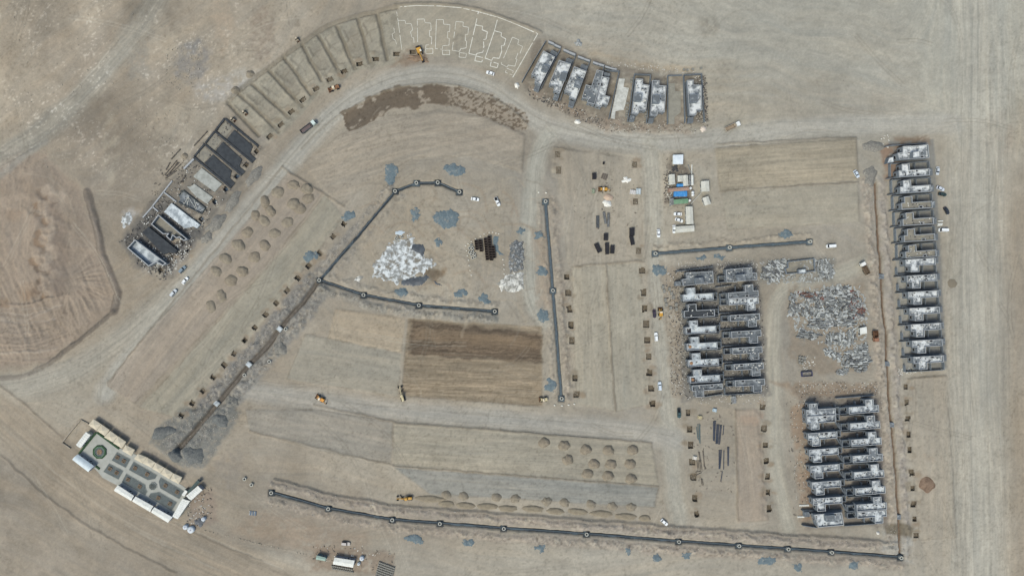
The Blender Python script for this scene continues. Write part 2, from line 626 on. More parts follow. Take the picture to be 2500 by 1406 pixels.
plot('dark brown ploughed plot with freshly turned soil', [(995, 778), (1322, 798), (1324, 992), (980, 966)], (142, 127, 107), (3, .22, 3), .97, h=-.3)
area([(1000, 782), (1320, 815), (1322, 885), (1000, 865)], (100, 86, 72), 10, 9, .9, streak=(3, .3, 2.5))
area([(1010, 800), (1315, 830), (1315, 850), (1010, 830)], (138, 118, 96), 12, 6, .6)
plot('pale graded plot between two rows of square pits', [(1395, 652), (1477, 648), (1500, 1005), (1408, 985)], (160, 152, 136), (88, .05, 6))
plot('pale graded strip west of the straight dirt road', [(1479, 648), (1562, 643), (1588, 985), (1503, 1005)], (159, 152, 137), (88, .05, 6))
plot('ridged brown plot with dark raised edges in the upper right', [(1745, 362), (2090, 338), (2094, 440), (1758, 465)], (154, 143, 124), (-4, .10, 4), .8, h=.6)
plot('smooth pale plot below the ridged brown plot', [(1760, 468), (2094, 446), (2098, 542), (1775, 562)], (158, 150, 134), (-4, .04, 6))
plot('curved grey plot scarred by tyre tracks in the lower left', [(600, 1000), (780, 1000), (960, 1030), (955, 1130), (780, 1100), (610, 1050)], (146, 140, 130), (12, .06, 6))
plot('long graded plot with two rows of sand piles on its right end', [(962, 1030), (1150, 1042), (1590, 1082), (1608, 1184), (960, 1136)], (156, 148, 132), (4, .08, 5))
plot('bluish grey gravelled strip above the row of long sand heaps', [(962, 1140), (1608, 1188), (1598, 1238), (1050, 1205)], (142, 141, 135), (4, .08, 4), .8)
plot('empty brownish plot beside the pipe stacks', [(1795, 1000), (1855, 998), (1875, 1270), (1800, 1275)], (158, 142, 126), (88, .05, 8), .6)
plot('sandy storage yard with black covered stacks', [(1352, 360), (1560, 390), (1572, 640), (1390, 650)], (158, 148, 133), (88, .04, 8), .5)
plot('sandy margin with pits along the haul road', [(2205, 925), (2310, 915), (2335, 1310), (2245, 1318)], (156, 146, 131), (88, .05, 8), .6)
# arc of dug foundation plots
RAYS = Z0(540, 0, 4.26, [(1620, 150), (1720, 620), (1420, 200), (1540, 650), (1200, 280), (1385, 720), (1010, 370), (1230, 760), (840, 470), (1040, 840), (650, 600), (930, 980), (495, 740), (840, 1105), (320, 880), (705, 1225), (180, 980), (600, 1365), (80, 1090), (390, 1410)])
OUT = smooth(Z0(540, 0, 4.26, [(60, 1080), (160, 980), (310, 850), (500, 720), (650, 590), (850, 460), (1000, 340), (1170, 250), (1400, 180), (1620, 130), (1830, 80)]))
INN = [(950, 160), (880, 172), (815, 208), (770, 240), (730, 285), (690, 325), (660, 345)]
poly = OUT + [(990, 150)] + INN
area(poly, (150, 143, 127), 6, 2, .8)
zone('foundation_plots', 'arc of dug house plots divided by shallow ditches', poly=poly)
s = bbox(poly, 6)
k = np.clip(0.5 - sdpoly(PX[s], PY[s], poly) / 6, 0, 1)
CO[s] *= (1 + k * np.where(fbm(PX[s] / 13, PY[s] / 13, 101, 4) > .53, -.07, .02))[..., None]
for a, b in zip(RAYS[0::2], RAYS[1::2]):
    line([a, b], 9, (124, 116, 102), 3, 2, .8, h=-1.0, hw=12)
    line([(a[0] + 5, a[1] + 2), (b[0] + 5, b[1] + 2)], 2, (112, 104, 91), 2, 1, .6)
for k_ in range(len(RAYS) // 2 - 1):
    a0, b0, a1, b1 = RAYS[2 * k_], RAYS[2 * k_ + 1], RAYS[2 * k_ + 2], RAYS[2 * k_ + 3]
    bl_ = lambda u, v: ((a0[0] * (1 - u) + a1[0] * u) * (1 - v) + (b0[0] * (1 - u) + b1[0] * u) * v, (a0[1] * (1 - u) + a1[1] * u) * (1 - v) + (b0[1] * (1 - u) + b1[1] * u) * v)
    area([bl_(.15, .15), bl_(.75, .12), bl_(.7, .4), bl_(.9, .45), bl_(.85, .78), bl_(.2, .8)], (141, 133, 119) if k_ % 2 else (158, 150, 134), 4, 5, .6, h=-.25, hs=5)
    line([bl_(.75, .12), bl_(.7, .35), bl_(.9, .42), bl_(.85, .75), bl_(.5, .8)], 3, (118, 109, 95), 3, 3, .6)
    line([bl_(.2, .3), bl_(.6, .32), bl_(.55, .55)], 3, (122, 113, 99), 3, 3, .5)
line(OUT, 10, (136, 128, 114), 4, 2, .7, h=-.8, hw=12)
line([(x - 3, y - 5) for x, y in OUT], 3, (112, 103, 90), 3, 2, .45, h=.4, hw=10)
CH = [(972, 16), (1020, 14), (1072, 15), (1122, 19), (1168, 28), (1216, 43), (1262, 61), (1313, 82), (1258, 190), (1180, 165), (1100, 140), (1000, 130), (960, 130)]
area(CH, (158, 150, 134), 4, 2, .8)
zone('marked_plots', 'flat sandy plots marked out with white chalk lines', poly=CH)
line(smooth([(965, 12), (1070, 8), (1170, 22), (1262, 55), (1320, 80)]), 6, (128, 120, 106), 5, 3, .6, h=.8, hw=12)
for seg in [[(1110, 95), (1120, 84), (1132, 88), (1128, 110)], [(1115, 95), (1113, 120), (1122, 150)]]:
    line(seg, 6, (130, 123, 110), 5, 2, .45)
# wet arc of dark soil
WA = smooth([(838, 304), (900, 262), (980, 237), (1060, 232), (1130, 237), (1200, 262), (1266, 296)])
s = bbox(WA, 60)
d, sg, al = plin(PX[s] + wx[s] * 12, PY[s] + wy[s] * 12, WA)
d2_, _, _ = plin(PX[s], PY[s], WA)
inb = np.clip((28 - d) / 3, 0, 1) * (al > 3) * (d2_ < 34)
f1 = fbm(PX[s] / 17, PY[s] / 17, 111, 4)
f2 = fbm(PX[s] / 5.5, PY[s] / 3.8, 115, 2)
left = np.clip((1095 - PX[s]) / 20 + .5, 0, 1)
m = inb * (left * np.clip((f1 - .30) / .05, 0, 1) + (1 - left) * np.clip((f2 - .50) / .06, 0, 1))
blend(s, inb * .5, (144, 130, 114))
blend(s, m * .95, (106, 94, 81))
line(smooth([(735, 365), (800, 300), (870, 255), (950, 216), (1040, 203), (1110, 206), (1190, 230), (1260, 275), (1290, 310)]), 4, (126, 118, 104), 4, 2, .5, h=.5, hw=10)
zone('wet_soil_band', 'dark wet soil patch curving along the inside of the road bend', pts=WA, w=52)
# arcs of tyre marks inside the bend
for k_ in range(9):
    r = k_ * 9
    line(smooth([(790 + r, 380 + r), (870 + r * .7, 325 + r), (960, 300 + r), (1060, 292 + r), (1170 - r * .3, 305 + r), (1265 - r, 350 + r)]), 2.5, (134, 124, 110) if k_ % 2 else (168, 156, 139), 3, 4, .35)
# trenches and spoil banks
T1 = [(780, 684), (868, 583), (965, 467), (1017, 447), (1069, 446), (1122, 469)]
T2 = [(780, 684), (888, 720), (1023, 745), (1208, 760)]
T3 = [(1332, 492), (1350, 709), (1371, 972)]
T4 = [(1600, 619), (1781, 604), (1977, 590)]
T5 = [(663, 1202), (802, 1241), (958, 1268), (1074, 1277), (1230, 1289), (1432, 1303), (1657, 1321), (1804, 1331), (1924, 1339), (2030, 1347), (2199, 1360)]
T6 = [(772, 694), (738, 738), (690, 795), (645, 852), (607, 892), (570, 938), (528, 988), (480, 1048), (437, 1095)]
T7 = [(2137, 440), (2145, 560), (2152, 680), (2163, 800), (2170, 950), (2178, 1040), (2190, 1180), (2197, 1270), (2199, 1356)]


def bank(label, pts, w, col, h=.9, thr=(9, .2, .5), al=.85):
    line(pts, w, col, 10, 9, al, thr=thr)
    line(pts, w * .9, None, h=h, hw=w, hn=.9, rag=9)
    s = bbox(pts, w / 2 + 12)
    d = plin(PX[s] + wx[s] * 9, PY[s] + wy[s] * 9, pts)[0]
    k = np.clip((w / 2 - d) / 10, 0, 1)
    HT[s] += k * ((nfin[s] - .5) * .9 + (nsml[s] - .5) * .8)
    CO[s] *= (1 + k * (nfin[s] - .5) * .35)[..., None]
    zone('spoil_bank', label, pts=pts, w=w * .9)


bank('pinkish spoil bank along the upper side of the long bottom trench', shift(T5, -21), 24, (150, 139, 128))
bank('rough pinkish spoil along the lower side of the long bottom trench', shift(T5, 20), 24, (154, 142, 129), .6)
line(shift(T5, -34), 9, (128, 120, 110), 6, 5, .7, h=1.0, hw=12, hn=.5)
bank('grey rubble bank along the left side of the diagonal trench', shift(T6, 20), 34, (126, 123, 119), 1.0)
bank('grey rubble bank along the right side of the diagonal trench', shift(T6, -24), 40, (130, 127, 122), 1.0)
bank('grey stony spoil beside the upper diagonal trench', shift(T1[:3], -16), 22, (140, 134, 126), .7)
bank('grey spoil bank on the right of the upper diagonal trench', shift(T1[:3], 16), 18, (148, 140, 129), .5)
bank('grey gravelly bank below the curved yard trench', shift(T2, 20), 24, (134, 130, 122), .8)
bank('pale spoil bank above the curved yard trench', shift(T2, -18), 18, (150, 142, 130), .5)
bank('rough earth bank right of the upright pipe trench', shift(T3, -20), 24, (150, 139, 126), .6)
bank('churned pale earth left of the upright pipe trench', shift(T3, 16), 16, (156, 146, 132), .4)
bank('pale earth bank above the short pipe trench near the camp', shift(T4, -15), 16, (158, 147, 131), .5)
bank('pale spoil bank left of the long open trench', shift(T7, 20), 28, (158, 146, 132), .6)
bank('grey spoil bank right of the long open trench', shift(T7, -16), 20, (150, 140, 130), .5)
area([(380, 1050), (440, 1000), (560, 990), (590, 1010), (540, 1080), (500, 1140), (450, 1140), (400, 1110), (365, 1080)], (118, 118, 114), 8, 6, .85, thr=(8, .2, .5), h=.8, hs=16)
line(shift(T7, -4), 44, (164, 158, 150), 20, 8, .35, thr=(14, .4, .6))
area([(2160, 1290), (2230, 1280), (2235, 1380), (2150, 1350)], (168, 164, 156), 12, 10, .7, thr=(12, .3, .55))
area([(2160, 1280), (2200, 1275), (2230, 1285), (2228, 1310), (2190, 1300), (2165, 1305)], (112, 102, 86), 6, 6, .8)

for T, wdt, col in ((T1, 5.5, (62, 66, 69)), (T2, 6, (62, 66, 69)), (T3, 6, (76, 84, 90)), (T4, 7, (76, 84, 90)), (T5, 6.5, (56, 60, 63)), (T6, 10, (90, 83, 76)), (T7, 5, (104, 88, 74))):
    s = bbox(T, 30)
    d = plin(PX[s] + wx[s] * (3.5 if T in (T6, T7) else 1.8), PY[s] + wy[s] * (3.5 if T in (T6, T7) else 1.8), T)[0]
    k = np.clip((wdt / 2 + 2.6 - d) / 3, 0, 1)
    HT[s] = HT[s] * (1 - k) + (-1.5 if T in (T6, T7) else -1.0) * k
    blend(s, np.clip((wdt / 2 + 1 - d) / 2, 0, 1) * .92, col)
MH = [('upper yard trench', T1[2:] + T1[:1]), ('curved yard trench', T2[1:]), ('upright pipe trench', T3), ('short trench near the camp', T4), ('long bottom trench', T5)]
for nm, pts in MH:
    for (x, y) in pts:
        q = [(x - 8, y - 7), (x + 8, y - 7), (x + 8, y + 8), (x - 8, y + 8)]
        s = bbox(q, 8)
        k = np.clip(.5 - sdpoly(PX[s] + wx[s], PY[s] + wy[s], q) / 3, 0, 1)
        HT[s] = HT[s] * (1 - k) - 1.0 * k
        blend(s, k * .9, (66, 70, 72))
TH0 = .5 * np.arctan2(DS, DC)
# soil colours round the buildings; two house blocks also carry painted shade
def yard(poly, col=(132, 114, 97), al=.7, soft=10, rag=8, thr=(10, .2, .5)):
    area(poly, col, soft, rag, al, thr=thr)


yard([(1650, 650), (1850, 640), (1880, 965), (1665, 975)], (116, 112, 107), .9)  # middle right block: yard soil, darkened partly for shade between the houses
yard([(1945, 955), (2145, 945), (2170, 1285), (1970, 1290)], (126, 117, 108), .9)  # lower right block: brown yard soil with some gap shade put into its colour
yard([(1930, 990), (1970, 980), (1985, 1270), (1955, 1270)], (148, 122, 100), .6)
yard([(1880, 930), (2140, 935), (2140, 960), (1950, 970)], (140, 122, 104), .7)
yard([(2170, 345), (2280, 340), (2312, 900), (2205, 905)], (126, 125, 121), .9, 5, 2, (10, -.2, .1))
yard([(2172, 440), (2196, 440), (2226, 900), (2207, 902)], (156, 153, 147), .8, 4, 3, (8, .1, .4))
yard([(2150, 360), (2200, 350), (2195, 440), (2165, 440)], (142, 116, 99), .8)
yard([(2185, 335), (2270, 330), (2275, 352), (2190, 358)], (126, 108, 92), .8)
yard([(1305, 100), (1345, 95), (1480, 150), (1720, 185), (1725, 300), (1560, 320), (1420, 300), (1275, 215)], (124, 115, 104), .8)
yard([(1280, 200), (1330, 230), (1480, 290), (1700, 300), (1700, 325), (1480, 320), (1300, 240)], (150, 131, 114), .55, 16, 10, (14, .35, .6))
yard([(1440, 120), (1560, 150), (1700, 165), (1690, 180), (1560, 170), (1430, 140)], (164, 148, 126), .6)
yard([(300, 570), (400, 450), (550, 285), (645, 360), (600, 440), (470, 590), (400, 680), (330, 640)], (118, 111, 102), .85)
yard([(285, 590), (320, 560), (400, 470), (480, 540), (505, 565), (410, 690), (330, 650)], (112, 108, 103), .8, 14, 12, (9, .25, .5))
yard([(300, 585), (400, 500), (470, 560), (500, 560), (400, 680), (335, 640)], (94, 91, 88), .85)
yard([(400, 610), (470, 560), (450, 640), (400, 690), (350, 660)], (170, 160, 148), .5, 14, 12, (8, .4, .6))
yard([(1635, 375), (1660, 375), (1690, 420), (1690, 500), (1625, 500)], (118, 108, 98), .8)
yard([(1660, 1000), (1790, 1000), (1790, 1270), (1690, 1275)], (152, 142, 127), .5)
yard([(1610, 640), (1660, 660), (1665, 970), (1640, 970)], (140, 126, 110), .6)
yard([(1860, 630), (2040, 625), (2040, 690), (1850, 690)], (128, 124, 116), .8)
yard([(1925, 700), (2110, 690), (2125, 900), (2000, 915), (1930, 880)], (142, 128, 112), .7)
yard([(460, 1195), (520, 1190), (530, 1270), (460, 1300)], (138, 122, 110), .6)
yard([(640, 1240), (900, 1300), (880, 1400), (560, 1300)], (148, 131, 114), .6, 30, 14)
yard([(770, 1330), (960, 1350), (960, 1406), (760, 1390)], (138, 120, 104), .6)
yard([(230, 1020), (310, 1060), (440, 1145), (470, 1180), (450, 1200), (220, 1060)], (150, 138, 124), .5)
yard([(880, 560), (1000, 500), (1100, 560), (1090, 700), (900, 720)], (146, 134, 118), .5, 20, 16, (20, .4, .6))
yard([(1140, 560), (1220, 560), (1230, 650), (1160, 700)], (160, 148, 130), .5)
yard([(890, 480), (1100, 470), (1130, 600), (1060, 700), (900, 720), (870, 600)], (156, 146, 130), .5, 20, 14)
yard([(1030, 655), (1090, 660), (1060, 700)], (118, 92, 66), .8)
yard([(1000, 640), (1060, 620), (1085, 690), (1040, 690)], (112, 106, 96), .6)
yard([(1300, 560), (1345, 560), (1350, 760), (1310, 760)], (156, 138, 120), .5)
yard([(985, 130), (1045, 130), (1040, 155), (960, 165)], (134, 116, 100), .7)
for y in range(0, 1466, 9):
    line([(2300 + rnd(0, 40), y), (2300 + rnd(0, 40), y + 40)], 3, (172, 167, 154), 4, 3, .2)
for a in range(7):
    y = 30 + a * 22
    line([(1250 + a * 30, y), (1600, y + 60), (1900, y + 70)], 7, (152, 147, 136) if a % 2 else (170, 166, 155), 8, 8, .35)
for (p, q) in [((600, 1040), (955, 1080)), ((640, 1060), (960, 1095))]:
    line(smooth([p, ((p[0] + q[0]) / 2, (p[1] + q[1]) / 2 - 25), q]), 6, (162, 153, 140), 5, 2, .6)
for (p, q) in [((955, 1135), (610, 1052)), ((960, 1028), (765, 988)), ((965, 1032), (1590, 1080)), ((960, 1137), (1605, 1186)), ((840, 505), (690, 410)), ((690, 408), (262, 935)), ((1405, 650), (1565, 638)), ((1480, 650), (1502, 1005)), ((1752, 352), (2090, 336)), ((1758, 466), (2095, 445)), ((2215, 927), (2305, 918)), ((1795, 1000), (1802, 1270))]:
    line([p, q], 4, (116, 106, 92), 4, 3, .5, h=.45, hw=9)
for i in range(26):                                      # plot pegs lines and wheel marks
    x, y = rnd(330, 820), 0
for (x, y) in [(560, 840), (585, 810), (530, 868), (610, 780), (505, 900), (640, 745), (480, 930), (455, 960)]:
    line([(x - 60, y - 50), (x - 10, y - 8)], 2, (128, 118, 104), 2, 2, .5, thr=(6, .4, .55))
for i in range(60):                                      # churned tracks in the triangular yard
    x, y = rnd(850, 1290), rnd(430, 740)
    a = rnd(-.9, .2) if x < 1050 else rnd(-.5, 1.2)
    L = rnd(25, 70)
    line(smooth([(x, y), (x + L * math.cos(a), y + L * math.sin(a)), (x + L * 1.7 * math.cos(a + .6), y + L * 1.7 * math.sin(a + .6))]), rnd(2, 7), random.choice([(140, 127, 110), (166, 152, 132), (150, 132, 112), (130, 121, 108)]), 4, 3, .4)
for i in range(150):                                     # paired wheel tracks
    x, y = rnd(0, 2500), rnd(0, 1400)
    a = TH0[int((y + 60) / STEP), int((x + 60) / STEP)] + rnd(-.5, .5)
    L = rnd(40, 130)
    b_ = a + rnd(-.5, .5)
    tr = smooth([(x, y), (x + L * math.cos(a), y + L * math.sin(a)), (x + L * math.cos(a) + L * .9 * math.cos(b_), y + L * math.sin(a) + L * .9 * math.sin(b_))])
    c_ = random.choice([(128, 120, 107), (138, 130, 117), (178, 170, 155)])
    for off in (-4, 4):
        line(shift(tr, off), 2.0, c_, 2.0, .8, rnd(.3, .55))
for i in range(70):                                      # loose random tyre marks
    x, y = rnd(0, 2500), rnd(0, 1400)
    a = rnd(0, 6.28)
    L = rnd(30, 110)
    line(smooth([(x, y), (x + L * math.cos(a), y + L * math.sin(a)), (x + L * 1.8 * math.cos(a + .5), y + L * 1.8 * math.sin(a + .5))]), 2.2, (136, 127, 113) if i % 2 else (170, 161, 146), 3, 2, .3)
# scraper and wheel streaks, each part of the site worked in its own direction
for wgt, ang in ((np.clip((PX - 2180) / 160, 0, 1), 90), (np.clip((1350 - PX) / 300, 0, 1) * np.clip((900 - PX * .35 - PY) / 150, 0, 1) * np.clip((PX - 250) / 200, 0, 1), -48), (np.clip((420 - PX) / 150, 0, 1) * np.clip((420 - PY) / 100, 0, 1), -42),
                 (np.clip((PX - 1100) / 200, 0, 1) * np.clip((420 - PY) / 150, 0, 1) * np.clip((2250 - PX) / 150, 0, 1), 9), (np.clip((PY - 930) / 80, 0, 1) * np.clip((2150 - PX) / 200, 0, 1), 5), (np.clip((PY - 980) / 100, 0, 1) * np.clip((650 - PX) / 150, 0, 1), 35)):
    grain((slice(None), slice(None)), wgt * 1.2, math.radians(ang))
dbend = np.hypot(PX - 1065, (PY - 640))
grain((slice(None), slice(None)), np.clip(1 - np.abs(dbend - 330) / 120, 0, 1) * (PY < 520) * 3, np.arctan2(PY - 640, PX - 1065) + math.pi / 2)
TH = .5 * np.arctan2(DS, DC)
ux_, uy_ = np.cos(TH), np.sin(TH)


def lic(src, n, stp=1.0):
    acc = src.copy()
    for sg in (1, -1):
        x = np.tile(np.arange(NX, dtype=float), (NY, 1))
        y = np.tile(np.arange(NY, dtype=float)[:, None], (1, NX))
        pvx, pvy = ux_ * sg, uy_ * sg
        for _ in range(n):
            x = x + pvx * stp
            y = y + pvy * stp
            xi = np.clip(np.rint(x).astype(int), 0, NX - 1)
            yi = np.clip(np.rint(y).astype(int), 0, NY - 1)
            acc += src[yi, xi]
            vx, vy = ux_[yi, xi], uy_[yi, xi]
            f = np.where(vx * pvx + vy * pvy < 0, -1.0, 1.0)
            pvx, pvy = vx * f, vy * f
    acc -= acc.mean()
    return np.clip(acc / acc.std(), -2.6, 2.6)


rs_ = np.random.RandomState(5)
g1 = lic(rs_.rand(NY, NX), 14)
w3 = rs_.rand(NY // 3 + 1, NX // 3 + 1).repeat(3, 0).repeat(3, 1)[:NY, :NX]
g2 = lic(w3, 22)
w8 = rs_.rand(NY // 9 + 1, NX // 9 + 1).repeat(9, 0).repeat(9, 1)[:NY, :NX]
g3 = lic(w8, 40)
gr = g1 * .020 + g2 * .015 + g3 * .016
CO *= (1 + np.clip(AMP, .3, 2.2) * gr)[..., None]
CO += ((g3 * .6 + g2 * .4) * .8)[..., None] * np.array([1.0, 0, -1.0])
HT += np.clip(AMP, .5, 2) * (g1 * .008 + g2 * .012)
sp_ = np.clip((nfin - .66) / .08, 0, 1) * np.clip((nmid - .45) / .15, 0, 1) * np.clip((700 - PX) / 200, 0, 1) * np.clip((460 - PY) / 80, 0, 1)
CO += (sp_ * 26)[..., None]
sd_ = np.clip((.34 - nfin) / .06, 0, 1) * np.clip((nbig - .45) / .1, 0, 1)
CO -= (sd_ * 9)[..., None]
blot = fbm((PX + wx * 30) / 120, (PY + wy * 30) / 120, 231, 5)
dz = np.clip((620 - PX) / 250, 0, 1) * np.clip((470 - PY) / 120, 0, 1) + np.clip((300 - PX) / 200, 0, 1) * np.clip((PY - 1050) / 100, 0, 1)
CO *= (1 + (.25 + .75 * np.clip(dz, 0, 1)) * (blot - .5) * .35)[..., None]
lum = CO.mean(-1, keepdims=True)
CO[:] = lum + (CO - lum) * .90
CO *= (1 + (nsml - .5) * .07 + (nfin - .5) * .10)[..., None]
HT += (nfin - .5) * .08 + (nsml - .5) * .08
# level pads under buildings
PADS = [[(1650, 648), (1872, 640), (1885, 968), (1668, 978)], [(1945, 955), (2150, 945), (2172, 1288), (1970, 1292)], [(2168, 345), (2280, 338), (2318, 900), (2205, 908)], [(1300, 95), (1345, 92), (1480, 150), (1722, 182), (1728, 300), (1560, 320), (1420, 300), (1272, 215)],
        [(300, 580), (550, 285), (645, 360), (400, 690)], [(150, 1055), (230, 1015), (510, 1180), (430, 1280), (170, 1130)], [(1620, 370), (1745, 370), (1745, 580), (1620, 580)]]
for p in PADS:
    s = bbox(p, 20)
    k = np.clip(1 - sdpoly(PX[s], PY[s], p) / 14, 0, 1)
    HT[s] = HT[s] * (1 - k) + (nfin[s] - .5) * .06 * k
edge = np.clip(np.minimum(np.minimum(PX + 60, 2560 - PX), np.minimum(PY + 60, 1466 - PY)) / 40, 0, 1)
edge[0, :] = edge[-1, :] = edge[:, 0] = edge[:, -1] = 0
HT *= edge


def hz(px, py):
    c = min(max((px + 60) / STEP, 0), NX - 1.001)
    r = min(max((py + 60) / STEP, 0), NY - 1.001)
    i, j = int(r), int(c)
    fy, fx = r - i, c - j
    return float((HT[i, j] * (1 - fx) + HT[i, j + 1] * fx) * (1 - fy) + (HT[i + 1, j] * (1 - fx) + HT[i + 1, j + 1] * fx) * fy)


# pits: real holes; the ground is cut away and a lined pit is set in (built further down)
HOLE = np.zeros((NY - 1, NX - 1), bool)
PITS = []


def pit(x, y, w, d, ang, depth, label, group, floor=None):
    z = hz(x, y)
    a = math.radians(ang)
    for _ in range(3):
        t_, r_ = rnd(0, 6.28), rnd(9, 15)
        px_, py_ = x + r_ * math.cos(t_), y + r_ * math.sin(t_)
        rr = rnd(3, 8)
        area([(px_ + rr * 1.4 * math.cos(q_), py_ + rr * math.sin(q_)) for q_ in np.linspace(0, 6.28, 9)[:-1]], random.choice([(134, 123, 107), (166, 156, 140), (142, 126, 108)]), 5, 5, .6, h=rnd(0, .2), hs=6)
    for sc in (1,):
        q = [(x + (sx * w * math.cos(a) - sy * d * math.sin(a)) / 2, y + (sx * w * math.sin(a) + sy * d * math.cos(a)) / 2) for sx, sy in ((-1, -1), (1, -1), (1, 1), (-1, 1))]
    s = bbox(q, 14)
    k = np.clip(1 - (sdpoly(PX[s], PY[s], q) - 4) / 6, 0, 1)
    HT[s] = HT[s] * (1 - k) + z * k
    dd = sdpoly(FX, FY, q) if False else None
    fs = (slice(s[0].start, s[0].stop - 1), slice(s[1].start, s[1].stop - 1))
    HOLE[fs] |= sdpoly(FX[fs], FY[fs], q) < -1.0
    PITS.append((x, y, w, d, ang, depth, z, label, group, floor))


def pit_row(pts, w, d, ang, depth, where, group, frm):
    for i, (x, y) in enumerate(pts):
        pit(x, y, w + rnd(-2, 1.5), d + rnd(-2, 1.5), ang + rnd(-6, 6), depth * rnd(.6, 1.15), f'{ORD[i]} square earth pit from the {frm} of the {where}', group)


PW = 15
pit_row([(839, 547), (813, 578), (780, 618), (753, 649), (727, 679), (701, 710), (675, 740), (649, 768), (623, 800), (598, 831), (572, 863), (548, 891), (521, 921), (496, 953), (470, 984), (445, 1013)], 14.5, 14, 40, 1.8, 'diagonal row along the open trench', 'pits along the diagonal trench', 'top')
pit_row([(1384.5, 676), (1387, 715), (1390, 754), (1393, 793), (1396, 831), (1404, 923), (1407.5, 963)], 15.5, 17.5, -3, 1.8, 'row right of the upright pipe trench', 'pits right of the upright trench', 'top')
pit_row([(1567, 661), (1571, 714), (1574, 753), (1577, 791), (1580, 830), (1583, 870), (1586, 909), (1589.5, 947.5), (1593, 986)], 15.5, 17.5, -3, 1.8, 'row left of the straight dirt road', 'pits left of the straight road', 'top')
pit_row([(1680, 1008), (1683, 1047), (1686, 1086), (1690, 1128), (1693, 1164), (1697, 1216), (1701, 1254)], 14.5, 17, -3, 1.6, 'row left of the pipe stacks', 'pits left of the pipe stacks', 'top')
pit_row([(1862, 993.6), (1865, 1046), (1869, 1086), (1871, 1125), (1874, 1163), (1875.5, 1202), (1878, 1241)], 14.5, 17, -3, 1.6, 'row left of the lower lane', 'pits left of the lower lane', 'top')
pit_row([(2210, 944), (2212.5, 982), (2215, 1021.6), (2218, 1060.5), (2221, 1098), (2225, 1153), (2228, 1190.5), (2230, 1230), (2233, 1267), (2236, 1307)], 13.5, 16.5, -3, 1.6, 'row near the haul road', 'pits near the haul road', 'top')
ARCP = [(1007, 128, 2), (968, 133, 5), (917, 145, -5), (878, 157, -12), (840, 175, -20), (805, 195, -22), (772, 217, -30), (739.5, 244, -36), (711, 273.5, -38), (685.5, 304.5, -40), (658, 333, -42)]
for i, (x, y, a) in enumerate(ARCP):
    pit(x, y, 18, 12, a, 1.6 if i < 5 else 1.1, f'{ORD[i]} oblong pit from the excavator in the arc of plots', 'pits in the arc of plots')
for i, (x, y, lb) in enumerate([(1361, 377, 'shallow brick-edged pit at the top corner of the storage yard'), (1548, 402, 'shallow stony pit at the upper right of the storage yard'), (1364, 416, 'shallow reddish pit below the brick-edged pit'), (1552, 492, 'shallow brown pit below the white covered heap'), (1559, 613, 'shallow brown pit beside the short trench end')]):
    pit(x, y, 15, 18, -2, .35, lb, None)

for (x, y, fl, lb) in [(626, 370, None, 'brown square pit at the foot of the topmost black foundation'), (601, 403, None, 'brown square pit at the foot of the second black foundation'), (578, 431, 'water', 'square pit holding blue water beside the third black foundation'), (551, 462, 'water', 'square pit holding blue water below the pale foundation'),
                       (524, 493, 'water', 'square pit holding blue water below the stepped pale foundation'), (491.6, 535.6, 'water', 'square pit holding blue water at the end of the blue grey slab'), (444, 594, None, 'brown pit at the end of the white rimmed shell'), (416.5, 626, None, 'brown pit at the end of the black littered slab'),
                       (391, 660, None, 'littered pit below the blue white shell'), (458, 612, 'black', 'small black sheeted pit near the rubbish heap')]:
    pit(x, y, 13 if fl != 'black' else 11, 13 if fl != 'black' else 10, 40, 1.6, lb, None, fl)
# ground material
gm = bpy.data.materials.new('soil')
gm.use_nodes = True
t = gm.node_tree
b = t.nodes['Principled BSDF']
b.inputs['Roughness'].default_value = 0.95
b.inputs['Specular IOR Level'].default_value = 0.1
at = t.nodes.new('ShaderNodeAttribute')
at.attribute_name = 'soil'
geo = t.nodes.new('ShaderNodeNewGeometry')


def gnoise(sc, det, lo, hi):
    n = t.nodes.new('ShaderNodeTexNoise')
    n.inputs['Scale'].default_value = sc
    n.inputs['Detail'].default_value = det
    n.inputs['Roughness'].default_value = 0.7
    t.links.new(geo.outputs['Position'], n.inputs['Vector'])
    r = t.nodes.new('ShaderNodeMapRange')
    r.inputs['From Min'].default_value = 0.25
    r.inputs['From Max'].default_value = 0.75
    r.inputs['To Min'].default_value = lo
    r.inputs['To Max'].default_value = hi
    t.links.new(n.outputs['Fac'], r.inputs['Value'])
    return n, r


n1, r1 = gnoise(0.9, 6, .90, 1.10)
n2, r2 = gnoise(0.12, 5, .93, 1.07)
mu = t.nodes.new('ShaderNodeMath')
mu.operation = 'MULTIPLY'
t.links.new(r1.outputs[0], mu.inputs[0])
t.links.new(r2.outputs[0], mu.inputs[1])
vm = t.nodes.new('ShaderNodeVectorMath')
vm.operation = 'SCALE'
t.links.new(at.outputs['Color'], vm.inputs[0])
t.links.new(mu.outputs[0], vm.inputs['Scale'])
t.links.new(vm.outputs[0], b.inputs['Base Color'])
bp = t.nodes.new('ShaderNodeBump')
bp.inputs['Strength'].default_value = 0.5
bp.inputs['Distance'].default_value = 0.25
t.links.new(n1.outputs['Fac'], bp.inputs['Height'])
t.links.new(bp.outputs[0], b.inputs['Normal'])

VX = (PX - CX) * S
VY = (CY - PY) * S
CL = np.ones((NY, NX, 4))
CL[..., :3] = lin(np.clip(CO, 5, 250)) * np.array(KC)


def soil_at(px, py):
    return CL[int((py + 60) / STEP), int((px + 60) / STEP), :3]


